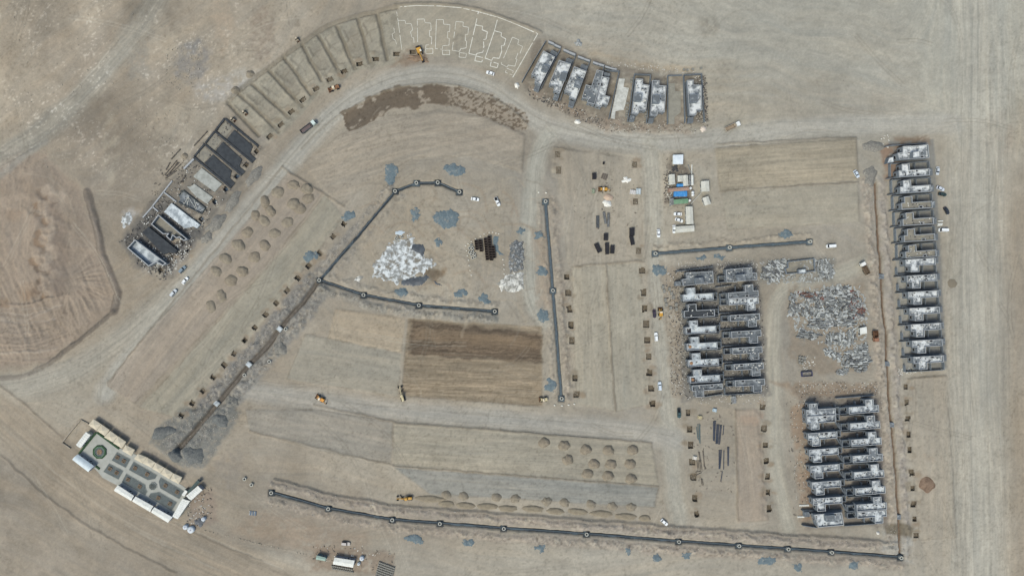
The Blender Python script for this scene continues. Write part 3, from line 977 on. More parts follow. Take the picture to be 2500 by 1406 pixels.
def grid_object(name, faces_ij, extra=None):
    ii, jj = faces_ij
    idx = np.stack([(ii + 1) * NX + jj, (ii + 1) * NX + jj + 1, ii * NX + jj + 1, ii * NX + jj], 1)
    used, inv = np.unique(idx.ravel(), return_inverse=True)
    co = np.stack([VX.ravel()[used], VY.ravel()[used], HT.ravel()[used]], 1)
    cl = CL.reshape(-1, 4)[used]
    fc = inv.reshape(-1, 4)
    if extra is not None:
        n = len(co)
        co = np.vstack([co, extra[0]])
        cl = np.vstack([cl, extra[2]])
        fc = np.vstack([fc, np.array(extra[1]) + n])
    me = bpy.data.meshes.new(name)
    me.vertices.add(len(co))
    me.vertices.foreach_set('co', co.ravel())
    nf = len(fc)
    me.loops.add(nf * 4)
    me.loops.foreach_set('vertex_index', fc.ravel().astype(np.int32))
    me.polygons.add(nf)
    me.polygons.foreach_set('loop_start', np.arange(0, nf * 4, 4, dtype=np.int32))
    me.polygons.foreach_set('use_smooth', np.ones(nf, bool))
    me.update(calc_edges=True)
    ca = me.color_attributes.new('soil', 'FLOAT_COLOR', 'POINT')
    ca.data.foreach_set('color', cl.ravel())
    me.materials.append(gm)
    o = bpy.data.objects.new(name, me)
    COL.objects.link(o)
    return o


BIG = 4000.0
x0, x1 = VX[0, 0], VX[0, -1]
y1, y0 = VY[0, 0], VY[-1, 0]
ev = np.array([(-BIG, -BIG, 0), (BIG, -BIG, 0), (BIG, BIG, 0), (-BIG, BIG, 0), (x0, y0, 0), (x1, y0, 0), (x1, y1, 0), (x0, y1, 0)])
ec = np.ones((8, 4))
ec[:, :3] = lin(np.array([152., 143, 130])) * np.array(KC)
ef = [(0, 1, 5, 4), (1, 2, 6, 5), (2, 3, 7, 6), (3, 0, 4, 7)]
ZONE[HOLE] = -1
g = grid_object('ground', np.nonzero(ZONE == 0), (ev, ef, ec))
tag(g, 'open sandy desert ground spreading round the whole building site', 'ground', kind='structure')
for i in range(1, len(ZN)):
    w_ = np.nonzero(ZONE == i)
    if len(w_[0]):
        o = grid_object(ZN[i][0], w_)
        tag(o, ZN[i][1], ZN[i][0].replace('_', ' '), kind='structure')

# ------------------------------------------------------------------ materials
M_CONC = mat('concrete_block', (130, 137, 145), (112, 119, 127), .8, .35, .65, var=.08, bump=.15)
M_COPE = mat('coping', (166, 168, 171), var=.06)
M_WHITE = mat('whitewashed_roof', (116, 121, 126), (216, 218, 219), .22, .41, .55, c3=(88, 93, 98), scale3=.7, lo3=.58, hi3=.7, var=.06)
M_MIX = mat('blotched_roof', (116, 121, 127), (205, 209, 212), .30, .42, .58, c3=(70, 75, 80), scale3=.8, lo3=.6, hi3=.72, var=.1)
M_GREYR = mat('screed_roof', (104, 109, 114), (170, 175, 179), .28, .5, .7, c3=(84, 84, 82), scale3=.5, lo3=.58, hi3=.75, var=.1)
M_SAND = mat('sandy_roof', (146, 140, 127), (128, 124, 116), .3, .4, .6, var=.06)
M_BIT = mat('bitumen', (66, 70, 74), (54, 58, 62), .4, .4, .6, rough=.7, var=.06)
M_SLAB = mat('concrete_slab', (172, 173, 168), (150, 151, 146), .35, .4, .6, c3=(118, 116, 110), scale3=.9, lo3=.66, hi3=.75, var=.05)
M_GLASS = mat('dark_pane', (38, 42, 48), rough=.25, var=0, spec=.5)
M_DARK = mat('dark_opening', (34, 36, 40), var=0)
M_EARTH = mat('pit_earth', (120, 110, 96), (102, 93, 80), .8, .4, .6, var=.12, bump=.4)
M_TAN = mat('tent_canvas', (206, 195, 175), (196, 185, 164), .3, .4, .6, rough=.8, var=.03)
M_PANEL = mat('white_panel', (226, 226, 222), (214, 214, 208), .5, .4, .6, rough=.5, var=.03, c3=(176, 172, 164), scale3=.6, lo3=.66, hi3=.75)
M_CREAM = mat('cream_panel', (204, 202, 194), (192, 190, 180), .5, .4, .6, rough=.5, var=.03)
M_GREYP = mat('grey_panel', (150, 150, 160), rough=.6, var=.05)
M_STEEL = mat('weathered_steel', (150, 152, 154), (118, 118, 116), .8, .4, .6, rough=.55, metal=.3, var=.1)
M_BLUE = mat('blue_tarp', (62, 132, 196), (84, 150, 208), .9, .4, .6, rough=.5, var=.05)
M_PINK = mat('pink_sheet', (168, 142, 128), (154, 130, 116), .5, .4, .6, var=.05)
M_GREEN = mat('green_sheet', (120, 152, 124), (108, 140, 114), .5, .4, .6, var=.05)
M_TURF = mat('green_turf', (58, 84, 60), (48, 72, 50), .8, .4, .6, var=.1)
M_BED = mat('grey_gravel_bed', (104, 110, 110), (92, 98, 98), .7, .4, .6, var=.06)
M_PAVE = mat('pale_paving', (172, 172, 166), (164, 164, 157), .4, .4, .6, var=.04)
M_RUST = mat('rust', (110, 78, 58), (86, 62, 48), .8, .4, .6, var=.1)
M_BLACK = mat('black_sheet', (40, 40, 44), (50, 50, 54), .8, .4, .6, rough=.6, var=.06)
M_WOOD = mat('timber', (148, 132, 108), (120, 106, 86), .8, .4, .6, var=.1)
M_GRAVEL = mat('blue_gravel', (112, 125, 131), (96, 109, 116), 1.2, .35, .65, c3=(142, 142, 138), scale3=.5, lo3=.55, hi3=.7, var=.1, bump=.3)
M_GRAVEL2 = mat('trench_bedding', (62, 70, 76), (50, 56, 61), 1.0, .4, .6, c3=(84, 96, 104), scale3=.1, lo3=.52, hi3=.62, var=.12)
M_PIPE = mat('plastic_pipe', (88, 98, 106), rough=.45, var=.04)
M_RING = mat('precast_concrete', (196, 194, 186), (180, 178, 170), .9, .4, .6, var=.05)
M_TYRE = mat('tyre_rubber', (36, 36, 38), var=.05)
M_LIME = mat('lime_powder', (232, 230, 226), (214, 210, 202), .8, .4, .6, var=.04)

# ------------------------------------------------------------------ row houses
def ring_part(name, polypx, h, z0, zi, t, m, parent, rel=True):
    poly = ccw([W(x, y, h) for x, y in polypx])
    return poly, MB().ring(poly, inset(poly, t), z0, h, zi).build(name, m, parent)


def face_part(name, poly, z, m, parent):
    return MB().add([(x, y, z) for x, y in poly], [tuple(range(len(poly)))]).build(name, m, parent)


def window_on(parent, p, q, tpos, wd, z0, z1, outward, name='window'):
    """a framed window set in the wall p->q"""
    d = Vector((q[0] - p[0], q[1] - p[1]))
    L = d.length
    d.normalize()
    n = Vector(outward).normalized()
    c = Vector(p) + d * (L * tpos)
    fr = lambda x, y: (c.x + d.x * x + n.x * y, c.y + d.y * x + n.y * y)
    w_ = MB()
    w_.box(fr, -wd / 2 - .12, -wd / 2, -.05, .08, z0 - .12, z1 + .12)
    w_.box(fr, wd / 2, wd / 2 + .12, -.05, .08, z0 - .12, z1 + .12)
    w_.box(fr, -wd / 2, wd / 2, -.05, .08, z1, z1 + .12)
    w_.box(fr, -wd / 2, wd / 2, -.05, .12, z0 - .12, z0)
    o = w_.build(name, M_COPE, parent)
    MB().box(fr, -wd / 2, wd / 2, -.05, .02, z0, z1).build('pane', M_GLASS, o)


def out_normal(poly, i):
    """outward normal of edge i of a ccw polygon"""
    p, q = poly[i], poly[(i + 1) % len(poly)]
    d = Vector((q[0] - p[0], q[1] - p[1])).normalized()
    return p, q, (d.y, -d.x)


ROOFS = []


def shell(root, polypx, h, roofmat, wallmat=None, par=.75, t=.3, cope=True, hatch=None, win_dir=None, wins=2, sill=1.0):
    wallmat = wallmat or M_CONC
    poly, _ = ring_part('wall', polypx, h, -.3, h - par - .1, t, wallmat, root)
    inn = inset(poly, t + .0)
    face_part('roof', inset(poly, t - .02), h - par, roofmat, root)
    ROOFS.append((inset(poly, t + .2), h - par))
    if cope:
        o2, i2 = inset(poly, -.03), inset(poly, t - .02)
        MB().ring(o2, i2, h - .03, h + .07, h - .03).build('coping', M_COPE, root)
    if hatch:
        hx, hy, hw, hd = hatch
        fr = frame(hx, hy, -3, h - par)
        f = MB()
        z0, z1 = h - par, h - par + .5
        f.box(fr, -hw / 2 - .25, hw / 2 + .25, -hd / 2 - .25, -hd / 2, z0, z1)
        f.box(fr, -hw / 2 - .25, hw / 2 + .25, hd / 2, hd / 2 + .25, z0, z1)
        f.box(fr, -hw / 2 - .25, -hw / 2, -hd / 2, hd / 2, z0, z1)
        f.box(fr, hw / 2, hw / 2 + .25, -hd / 2, hd / 2, z0, z1)
        ho = f.build('roof_hatch', M_COPE, root)
        MB().box(fr, -hw / 2, hw / 2, -hd / 2, hd / 2, z0 + .004, z0 + .03).build('opening', M_DARK, ho)
    if win_dir:
        for i in range(len(poly)):
            p, q, n = out_normal(poly, i)
            L = math.hypot(q[0] - p[0], q[1] - p[1])
            if n[0] * win_dir[0] + n[1] * win_dir[1] > .85 and L > 2.2:
                window_on(root, p, q, .5, min(1.7, L * .45), sill, sill + 1.9, n)
    return poly


def row_house(x, y, w, tilt, d, a, b, side, wl, roofmat, label, group, name='terraced_house', h=5.3, yards=(), annex=None, porch=None, hatch=.62, hy=None):
    f = lambda dx: tilt * dx / w
    TL, TR, BR, BL = (x, y), (x + w, y + tilt), (x + w + 1, y + tilt + d), (x + 1, y + d)
    if side == 'down':
        poly = [TL, TR, BR, (x + b + .8, y + d + f(b)), (x + b + 1.6, y + d + f(b) + wl), (x + a + 1.6, y + d + f(a) + wl), (x + a + .8, y + d + f(a)), BL]
    else:
        poly = [TL, (x + a, y + f(a)), (x + a - .8, y + f(a) - wl), (x + b - .8, y + f(b) - wl), (x + b, y + f(b)), TR, BR, BL]
    bx, by = W(x + w / 2, y + d / 2, h)
    root = empty(name, bx, by, 0)
    tag(root, label, 'house', group)
    hyy = hy if hy is not None else (d - 3.2 if side == 'up' else 3.0)
    shell(root, poly, h, roofmat, hatch=(x + w * hatch, y + f(w * hatch) + hyy, 1.7, .9), win_dir=(-1, 0))
    if annex:
        ax0, ax1, ay0, ay1, ah = annex
        p4 = [(x + ax0, y + ay0 + f(ax0)), (x + ax1, y + ay0 + f(ax1)), (x + ax1 + .5, y + ay1 + f(ax1)), (x + ax0 + .5, y + ay1 + f(ax0))]
        pl, _ = ring_part('annex_wall', p4, ah, -.3, .1, .22, M_CONC, root)
        face_part('annex_floor', inset(pl, .2), .12, M_GREYR, root)
    for yl in yards:
        MB().strip([W(x + dx, y + dy + f(dx), 2.2) for dx, dy in yl], .22, -.3, 2.2).build('yard_wall', M_CONC, root)
    if porch:
        q = [(x + porch[0], y + porch[2] + f(porch[0])), (x + porch[1], y + porch[2] + f(porch[1])), (x + porch[1] + .5, y + porch[3] + f(porch[1])), (x + porch[0] + .5, y + porch[3] + f(porch[0]))]
        MB().prism([W(*p_, 3.0) for p_ in q], 2.8, 3.0).build('porch_roof', M_GREYR, root)
        for p_ in q[1:3]:
            c = W(*p_, 3.0)
            MB().prism([(c[0] - .35, c[1] - .15), (c[0] - .05, c[1] - .15), (c[0] - .05, c[1] + .15), (c[0] - .35, c[1] + .15)], -.2, 2.8).build('porch_post', M_CONC, root)
    return root


# right-hand column of terraced houses
GB = 'terraced houses in the column beside the haul road'
for k in range(7):
    x, y = 2230.1 - 3.3 * k, 871.2 - 39.6 * k
    lb = f'{ORD[k]} house from the bottom of the column beside the haul road, ' + ('roof half white' if k == 6 else 'roof whitewashed')
    row_house(x, y, 73.3, -4.1, 16.3, 12, 32.5, 'down', 15.4, M_WHITE if k < 6 else M_WHITE, lb, GB,
              yards=[[(-27, 1), (0, .5)], [(-20, 19), (-19, 36)], [(-19, 36), (73, 36)], [(75, 17), (76, 36)], [(43, 17), (43, 34)]], porch=(74, 80.5, -1, 14))
for k in range(6):
    x, y = 2210.5 - 3.3 * k, 614.5 - 39.6 * k
    lb = f'{ORD[k]} house above the half white roof beside the haul road, roof ' + ('bright white' if k > 3 else 'sandy')
    row_house(x, y, 75, -4.5, 16.0, 8, 27, 'up', 15.0, M_SAND if k < 4 else M_WHITE, lb, GB,
              yards=[[(-27, 18), (0, 16.5)], [(-20, -18), (-19, 14)], [(-20, -18), (73, -18)], [(75, -18), (76, 0)], [(40, -16), (40, 0)]], porch=(76, 82.5, 1, 16))
# big house at the head of the column
root = empty('corner_house', *W(2235, 370, 5.3))
tag(root, 'large white roofed house at the top of the column, its roof room raised', 'house', GB)
shell(root, [(2204, 357.5), (2224, 356), (2224, 356.8), (2266, 353), (2269, 385), (2196, 390), (2191, 374), (2204, 372)], 5.3, M_WHITE, win_dir=(-1, 0), hatch=(2250, 384, 1.5, .9))
p4 = [(2228.5, 371), (2246, 369), (2247, 384), (2228.5, 386)]
pl, _ = ring_part('roof_room', p4, 7.2, 4.4, 6.8, .25, M_CONC, root)
face_part('roof_room_top', inset(pl, .22), 6.9, M_WHITE, root)
p4 = [(2171, 384.5), (2182, 383), (2183, 396), (2166, 399)]
pl, _ = ring_part('front_room_wall', p4, 3.2, -.3, 2.9, .25, M_CONC, root)
face_part('front_room_roof', inset(pl, .22), 2.95, M_WHITE, root)
MB().strip([W(2163, 358, 2.2), W(2178, 355, 2.2), W(2266, 350, 2.2)], .25, -.3, 2.2).build('yard_wall', M_CONC, root)

# lower-right block, two back-to-back columns
GD = 'houses of the lower right block'
row_house(1968.5, 1000.5, 71, -4.6, 17, 8, 27.5, 'up', 14.5, M_MIX, 'topmost house in the left column of the lower right block, wing pointing up', GD,
          yards=[[(71, -8), (71, 0)], [(30, -16), (30, -1)]], annex=(71.5, 80, -2, 15, 3.0))
for k in range(6):
    x, y = 1969.5 + 3.1 * k, 1018.0 + 39.75 * k
    row_house(x, y, 70.4, -5.1, 16.5, 9, 29.5, 'down', 15.5, M_MIX, f'{ORD[k + 1]} house down in the left column of the lower right block, wing pointing down', GD,
              yards=[[(-7, 37), (70, 36)], [(40, 18), (40.5, 29)], [(71, 17), (82, 36)]], annex=(71.5, 80, -2, 13, 3.0))
root = empty('corner_house', *W(2022, 1265, 5.3))
tag(root, 'wide house with a raised grey roof room at the foot of the lower right block', 'house', GD)
shell(root, Z0(1930, 1110, 7.03, [(405, 1025), (880, 985), (918, 1205), (480, 1245)]), 5.3, M_MIX, win_dir=(-1, 0), hatch=(2038, 1255, 1.5, .8))
pl, _ = ring_part('roof_room', Z0(1930, 1110, 7.03, [(600, 1040), (760, 1030), (765, 1140), (612, 1145)]), 6.9, 4.4, 6.5, .25, M_CONC, root)
face_part('roof_room_top', inset(pl, .22), 6.65, M_GREYR, root)
MB().strip([W(*p, 2.2) for p in Z0(1930, 1110, 7.03, [(205, 960), (900, 955)])], .25, -.3, 2.2).build('yard_wall', M_CONC, root)
MB().strip([W(*p, 2.2) for p in Z0(1930, 1110, 7.03, [(215, 1215), (470, 1255)])], .25, -.3, 2.2).build('yard_wall', M_CONC, root)
pl, _ = ring_part('front_room_wall', Z0(1930, 1110, 7.03, [(250, 985), (320, 980), (335, 1055), (255, 1065)]), 3.0, -.3, 2.7, .22, M_CONC, root)
face_part('front_room_roof', inset(pl, .2), 2.8, M_GREYR, root)
for k in range(7):
    x, y = 2072.1 + 3.2 * k, 993.8 + 39.6 * k
    row_house(x, y, 73, -5.6, 17, 41.5, 61, 'up', 15, M_MIX, f'{ORD[k]} house down in the right column of the lower right block, wing pointing up', GD,
              yards=[[(-28, -4), (-22, 18)], [(-20, -20), (60, -18)] if k else [(-30, -24), (64, -24)], [(16, -13), (16.5, -1)]], annex=(-22, -4, -.5, 16, 3.0))
row_house(2092.8, 1249.5, 71, -5, 15.5, 42, 62, 'down', 15, M_MIX, 'bottom house in the right column of the lower right block, wing pointing down', GD,
          yards=[[(-30, 32), (62, 32)], [(18, 16), (18.5, 27)]], annex=(-24, -4, 0, 14, 3.0), hatch=.2)

# middle-right block
GC = 'houses of the middle right block'
M_OLD = mat('stained_white_roof', (150, 157, 163), (208, 214, 218), .35, .4, .58, c3=(80, 86, 92), scale3=.7, lo3=.6, hi3=.72, var=.08)
root = empty('corner_house', *W(1705, 680, 5.3))
tag(root, 'large grey house with a roof room at the top left of the middle right block', 'house', GC)
shell(root, Z0(1640, 640, 8.27, [(300, 210), (470, 200), (470, 206), (830, 180), (845, 415), (240, 480), (215, 345), (305, 335)]), 5.3, M_GREYR, win_dir=(-1, 0), hatch=(1722.5, 691, 1.6, .9))
pl, _ = ring_part('roof_room', Z0(1640, 640, 8.27, [(470, 320), (630, 310), (655, 420), (480, 440)]), 6.9, 4.4, 6.6, .25, M_CONC, root)
face_part('roof_room_top', inset(pl, .22), 6.7, M_GREYR, root)
pl, _ = ring_part('front_room_wall', Z0(1640, 640, 8.27, [(75, 395), (180, 385), (190, 475), (75, 485)]), 3.0, -.3, 2.7, .22, M_CONC, root)
face_part('front_room_roof', inset(pl, .2), 2.8, M_GREYR, root)
MB().strip([W(*p, 2.2) for p in Z0(1640, 640, 8.27, [(90, 190), (300, 165), (830, 95)])], .25, -.3, 2.2).build('yard_wall', M_CONC, root)
for k in range(6):
    x, y = 1667.0 + 3.25 * k, 719.3 + 39.9 * k
    rm = M_BIT if k == 1 else M_OLD
    ds = ['second down, roof stained white', 'third down, roof black', 'fourth down, black hatch', 'fifth down, brown roof spot', 'sixth down, brown roof spot', 'seventh down, framed spot'][k]
    r = row_house(x, y, 74, -4, 16.5, 10, 30.5, 'up', 15.6, rm, f'house in the left column of the middle right block, {ds}', GC,
                  yards=[[(45, -15), (45, -1)], [(0, 19), (84, 19)]], annex=(74.5, 84, -1, 15, 3.0), hatch=.7)
    if k >= 2:
        if k in (3, 4, 5):
            c = W(x + 8, y + 7.5, 4.6)
            MB().cyl(c, .95, 4.56, 4.76, 14, .8).build('sand_heap', mat('brown_sand', (160, 124, 96), var=.06), r, True)
        if k in (2, 5):
            fr = frame(x + 8, y + 7.5, -3, 4)
            mm = MB()
            mm.box(fr, -1.05, 1.05, -1.2, 1.2, 4.56, 4.7)
            mm.build('roof_patch', M_BLACK, r)
row_house(1689.5, 941, 74, -5, 14, 8, 28, 'down', 15, M_GREYR, 'lowest house in the left column of the middle right block, roof dark and littered', GC, yards=[[(30, 30), (76, 26)]], hatch=.65)
root = empty('corner_house', *W(1808, 670, 5.3))
tag(root, 'large grey house with a roof room at the top right of the middle right block', 'house', GC)
shell(root, Z0(1640, 640, 8.27, [(1095, 150), (1620, 105), (1625, 220), (1720, 215), (1725, 360), (1112, 405)]), 5.3, M_GREYR, win_dir=(-1, 0), hatch=(1794, 685.5, 1.6, .9))
pl, _ = ring_part('roof_room', Z0(1640, 640, 8.27, [(1310, 255), (1480, 240), (1500, 365), (1330, 380)]), 6.9, 4.4, 6.6, .25, M_CONC, root)
face_part('roof_room_top', inset(pl, .22), 6.7, M_GREYR, root)
pl, _ = ring_part('annex_wall', Z0(1640, 640, 8.27, [(938, 280), (1075, 275), (1080, 400), (940, 415)]), 3.0, -.3, .1, .22, M_CONC, root)
face_part('annex_floor', inset(pl, .2), .12, M_GREYR, root)
row_house(1777.5, 715, 73.5, -6.5, 14.5, 42, 61.5, 'up', 15.5, M_GREYR, 'second house down in the right column of the middle right block, wing pointing up', GC, annex=(-20, -4, 0, 14, 3.0), yards=[[(-30, -16), (10, -18)], [(18, -15), (18.5, -1)]])
for k in range(6):
    x, y = [(1779, 729.8), (1782, 769.5), (1785.3, 809.5), (1788, 849.6), (1791, 889), (1794.3, 928.5)][k]
    row_house(x, y, 72.5, -4.4, 15.3, 43.5, 64, 'down', 16, M_GREYR if k else M_MIX, f'{ORD[k + 2]} house down in the right column of the middle right block, wing pointing down', GC,
              annex=(-20, -4, 0, 14, 3.0), yards=[[(-26, 34), (66, 35)], [(21, 16), (21.5, 28)], [(-25, 16), (-24, 34)]], hatch=.26)

# arc of detached houses at the top
GA = 'houses on the outside of the bend'
za = lambda pts: Z0(1270, 80, 6.39, pts)
zb = lambda pts: Z0(1480, 140, 7.03, pts)


def arc_house(label, out, room=None, annex=None, back=None, front=None, roofm=M_WHITE, h=5.3, name='detached_house', hatch=None, walls=()):
    cx = sum(p[0] for p in out) / len(out)
    cy = sum(p[1] for p in out) / len(out)
    r = empty(name, *W(cx, cy, h))
    tag(r, label, 'house', GA)
    shell(r, out, h, roofm, win_dir=(-.15, -1), hatch=hatch)
    if room:
        pl, _ = ring_part('roof_room', room, 7.2, 4.4, 6.8, .25, M_CONC, r)
        face_part('roof_room_top', inset(pl, .22), 6.95, M_GREYR if room else M_WHITE, r)
    for nm, q, hh in (('back_room', back, 3.2), ('front_room', front, 3.0)):
        if q:
            pl, _ = ring_part(nm + '_wall', q, hh, -.3, hh - .3, .22, M_CONC, r)
            face_part(nm + '_roof', inset(pl, .2), hh - .25, M_GREYR, r)
    for wl in walls:
        MB().strip([W(*p, 2.3) for p in wl], .24, -.3, 2.3).build('garden_wall', M_CONC, r)
    return r


arc_house('house outside the bend nearest the chalk lines, white patch on its roof', za([(362, 285), (545, 380), (320, 815), (225, 765), (255, 690), (175, 650)]), za([(355, 490), (450, 520), (410, 612), (325, 580)]),
          back=za([(490, 270), (585, 320), (555, 375), (465, 325)]), front=za([(240, 810), (318, 832), (285, 915), (212, 885)]), walls=[za([(400, 125), (215, 430), (25, 765)]), za([(630, 250), (320, 880)])])
arc_house('second house from the chalk lines on the outside of the bend, grey roof room', za([(607, 430), (795, 490), (615, 950), (520, 900), (545, 830), (450, 805)]), za([(640, 610), (740, 625), (705, 745), (610, 725)]),
          back=za([(730, 395), (825, 430), (795, 490), (705, 455)]), front=za([(530, 960), (612, 975), (585, 1050), (515, 1025)]), walls=[za([(865, 345), (620, 1060)])])
arc_house('third house from the chalk lines on the outside of the bend, cloudy white roof', za([(842, 530), (1035, 600), (868, 1045), (765, 1005), (785, 945), (690, 910)]), za([(885, 700), (985, 735), (940, 860), (838, 822)]),
          back=za([(960, 490), (1058, 525), (1030, 590), (935, 550)]), front=za([(770, 1060), (855, 1080), (825, 1165), (752, 1135)]), walls=[za([(1090, 435), (860, 1075)])])
arc_house('left half of the twin house, roof grey and sandy, fourth along the bend', za([(1197, 582), (1300, 605), (1160, 1120), (1045, 1085), (1065, 1032), (965, 1012), (1025, 812), (1112, 835)]), hatch=(1270 + 1235 / 6.39, 80 + 805 / 6.39, 1.4, 1.2), roofm=M_GREYR, walls=[za([(1312, 512), (1290, 605)])])
arc_house('right half of the twin house, roof bright white, fifth along the bend', za([(1280, 684), (1392, 708), (1325, 982), (1402, 1003), (1362, 1130), (1285, 1110), (1262, 1160), (1172, 1128)]), hatch=(1270 + 1268 / 6.39, 80 + 815 / 6.39, 1.2, 1.6), roofm=M_LIME if False else M_WHITE,
          back=za([(1308, 615), (1405, 640), (1385, 690), (1300, 668)]), walls=[za([(1545, 600), (1385, 1340)]), za([(1320, 580), (1545, 600)])])
arc_house('house with a grey roof room right of the bare white slab', zb([(510, 370), (632, 376), (627, 462), (742, 482), (682, 918), (572, 905), (552, 972), (440, 962)]), zb([(495, 612), (615, 628), (605, 752), (478, 745)]),
          front=zb([(415, 1000), (490, 1005), (480, 1095), (395, 1090)]), walls=[zb([(490, 280), (370, 1100)]), zb([(490, 290), (760, 300)])])
arc_house('house left of the bare grey slab, long whitewashed roof', zb([(792, 396), (912, 402), (907, 486), (1032, 492), (1002, 942), (892, 932), (872, 1002), (760, 996)]), zb([(808, 642), (928, 652), (922, 784), (800, 782)]),
          front=zb([(735, 1040), (815, 1042), (805, 1120), (722, 1118)]), walls=[zb([(765, 300), (695, 1130)])])
arc_house('rightmost house of the bend, standing alone beyond the bare grey slab', zb([(1387, 396), (1500, 390), (1492, 476), (1636, 478), (1650, 905), (1560, 905), (1545, 988), (1430, 988)]), zb([(1438, 636), (1572, 636), (1572, 768), (1440, 770)]),
          front=zb([(1412, 1030), (1495, 1030), (1492, 1115), (1400, 1120)]), walls=[zb([(1335, 300), (1360, 1120)]), zb([(1335, 300), (1640, 285)]), zb([(1640, 285), (1690, 1110)])])


def slab(label, out, z, m, name='floor_slab', cat='slab', kerb=None, parts=()):
    cx = sum(p[0] for p in out) / len(out)
    cy = sum(p[1] for p in out) / len(out)
    r = empty(name, *W(cx, cy))
    tag(r, label, cat)
    MB().prism([W(*p, z) for p in out], -.3, z).build('slab', m, r)
    if kerb:
        MB().ring(ccw([W(*p, z) for p in out]), inset(ccw([W(*p, z) for p in out]), .3), z - .1, z + kerb, z - .05).build('upstand', M_COPE, r)
    for p in parts:
        MB().strip([W(*q, 1.8) for q in p], .24, -.3, 1.8).build('plot_wall', M_CONC, r)
    return r


slab('bare whitish floor slab between the twin house and its neighbour', zb([(217, 366), (320, 372), (297, 512), (390, 530), (335, 790), (300, 905), (160, 925), (148, 1060), (75, 1050), (105, 900)]), .35, mat('white_slab', (206, 206, 202), (178, 178, 173), .35, .4, .6, c3=(140, 136, 130), scale3=.6, lo3=.62, hi3=.7, var=.05))
slab('bare grey floor slab near the right end of the bend', zb([(1060, 448), (1178, 448), (1182, 585), (1278, 590), (1280, 945), (1172, 1030), (1170, 1150), (1062, 1150)]), .35, mat('grey_slab', (150, 147, 137), (138, 135, 126), .4, .4, .6, c3=(172, 170, 164), scale3=.3, lo3=.62, hi3=.74, var=.05), parts=[zb([(1058, 310), (1055, 1150)]), zb([(1058, 312), (1305, 305)])])
# gate panels along the back of the arc houses
for i, (q, lb) in enumerate([([(440, 125), (530, 165), (525, 190), (440, 155)], 'behind the first bend house, its left one'), ([(535, 175), (635, 220), (625, 245), (530, 200)], 'behind the first bend house, its right one'), ([(680, 255), (765, 290), (758, 318), (675, 280)], 'behind the second bend house, its left one'), ([(770, 295), (862, 330), (852, 358), (762, 322)], 'behind the second bend house, its right one'), ([(905, 360), (997, 395), (992, 420), (898, 385)], 'behind the third bend house, its left one'), ([(1002, 400), (1090, 430), (1082, 452), (998, 425)], 'behind the third bend house, its right one'), ([(1140, 450), (1225, 478), (1220, 505), (1135, 475)], 'behind the twin house, its first one'), ([(1230, 480), (1315, 505), (1310, 530), (1226, 508)], 'behind the twin house, its second one'), ([(1330, 518), (1418, 545), (1412, 565), (1325, 540)], 'behind the twin house, its third one'), ([(1422, 548), (1508, 565), (1500, 585), (1418, 570)], 'behind the twin house, its fourth one')]):
    r = empty('gate_wall', *W(*za([q[0]])[0]))
    tag(r, f'low grey gate wall panel {lb}', 'wall', 'gate walls behind the bend houses')
    p4 = [W(*p, 2.0) for p in za(q)]
    MB().prism(p4, -.3, 1.9).build('panel', M_CONC, r)
    MB().prism(inset(ccw(p4), -.05), 1.9, 2.0).build('coping', M_COPE, r)

# ------------------------------------------------------------------ foundations on the left
ze = lambda pts: Z0(440, 270, 7.03, pts)
zf = lambda pts: Z0(280, 440, 5.86, pts)


def found(label, slabp, m, z, walls, wm, wh=.7, ww=1.0, yardp=None):
    cx = sum(p[0] for p in slabp) / len(slabp)
    cy = sum(p[1] for p in slabp) / len(slabp)
    r = empty('house_foundation', *W(cx, cy))
    tag(r, label, 'foundation', 'house foundations left of the curved road')
    MB().prism([W(*p, z) for p in slabp], -.4, z).build('slab', m, r)
    for p in walls:
        MB().strip([W(*q, wh) for q in p], ww, -.4, wh).build('footing', wm, r)
    if yardp:
        MB().prism([W(*p) for p in yardp], -.3, .12).build('yard_slab', M_SAND, r)
    return r


found('topmost black coated foundation beside the dug arc plots', ze([(925, 335), (1245, 615), (1195, 740), (1300, 830), (1240, 895), (800, 490)]), M_BIT, .45, [ze([(765, 140), (1335, 615)]), ze([(760, 135), (600, 345)])], M_BIT, yardp=ze([(775, 190), (900, 310), (775, 465), (640, 350)]))
found('second black coated foundation from the dug arc plots', ze([(730, 540), (1060, 840), (1010, 960), (1115, 1050), (1050, 1115), (605, 695)]), M_BIT, .45, [ze([(600, 365), (1240, 890)]), ze([(590, 355), (430, 560)])], M_BIT, yardp=ze([(590, 400), (715, 520), (590, 680), (455, 570)]))
found('third black coated foundation, white splashes on its slab', ze([(555, 760), (880, 1040), (850, 1160), (940, 1250), (870, 1330), (415, 905)]), M_BIT, .45, [ze([(425, 585), (1050, 1110)]), ze([(415, 575), (235, 795)]), ze([(230, 800), (870, 1330)])], M_BIT, yardp=ze([(420, 620), (540, 740), (410, 900), (280, 775)]))
found('pale grey foundation next to the black ones', ze([(365, 985), (715, 1260), (590, 1400), (225, 1135)]), M_SLAB, .5, [ze([(230, 830), (60, 1000)])], M_COPE)
found('pale grey foundation with stepped edges', zf([(1030, 90), (1080, 95), (1140, 55), (1400, 245), (1320, 340), (1170, 240)]), M_SLAB, .5, [zf([(700, 170), (880, 310)]), zf([(820, 10), (540, 370)])], M_COPE, .6, .7)
r = found('sunken basement foundation full of scaffold boards', zf([(975, 150), (1290, 400), (1240, 475), (905, 315), (940, 270), (915, 215)]), M_GREYR, .06, [zf([(975, 145), (1295, 400)]), zf([(975, 145), (910, 215)]), zf([(905, 315), (1240, 480)]), zf([(1295, 400), (1240, 480)])], mat('dark_concrete', (84, 88, 88), var=.1), .9, .4)
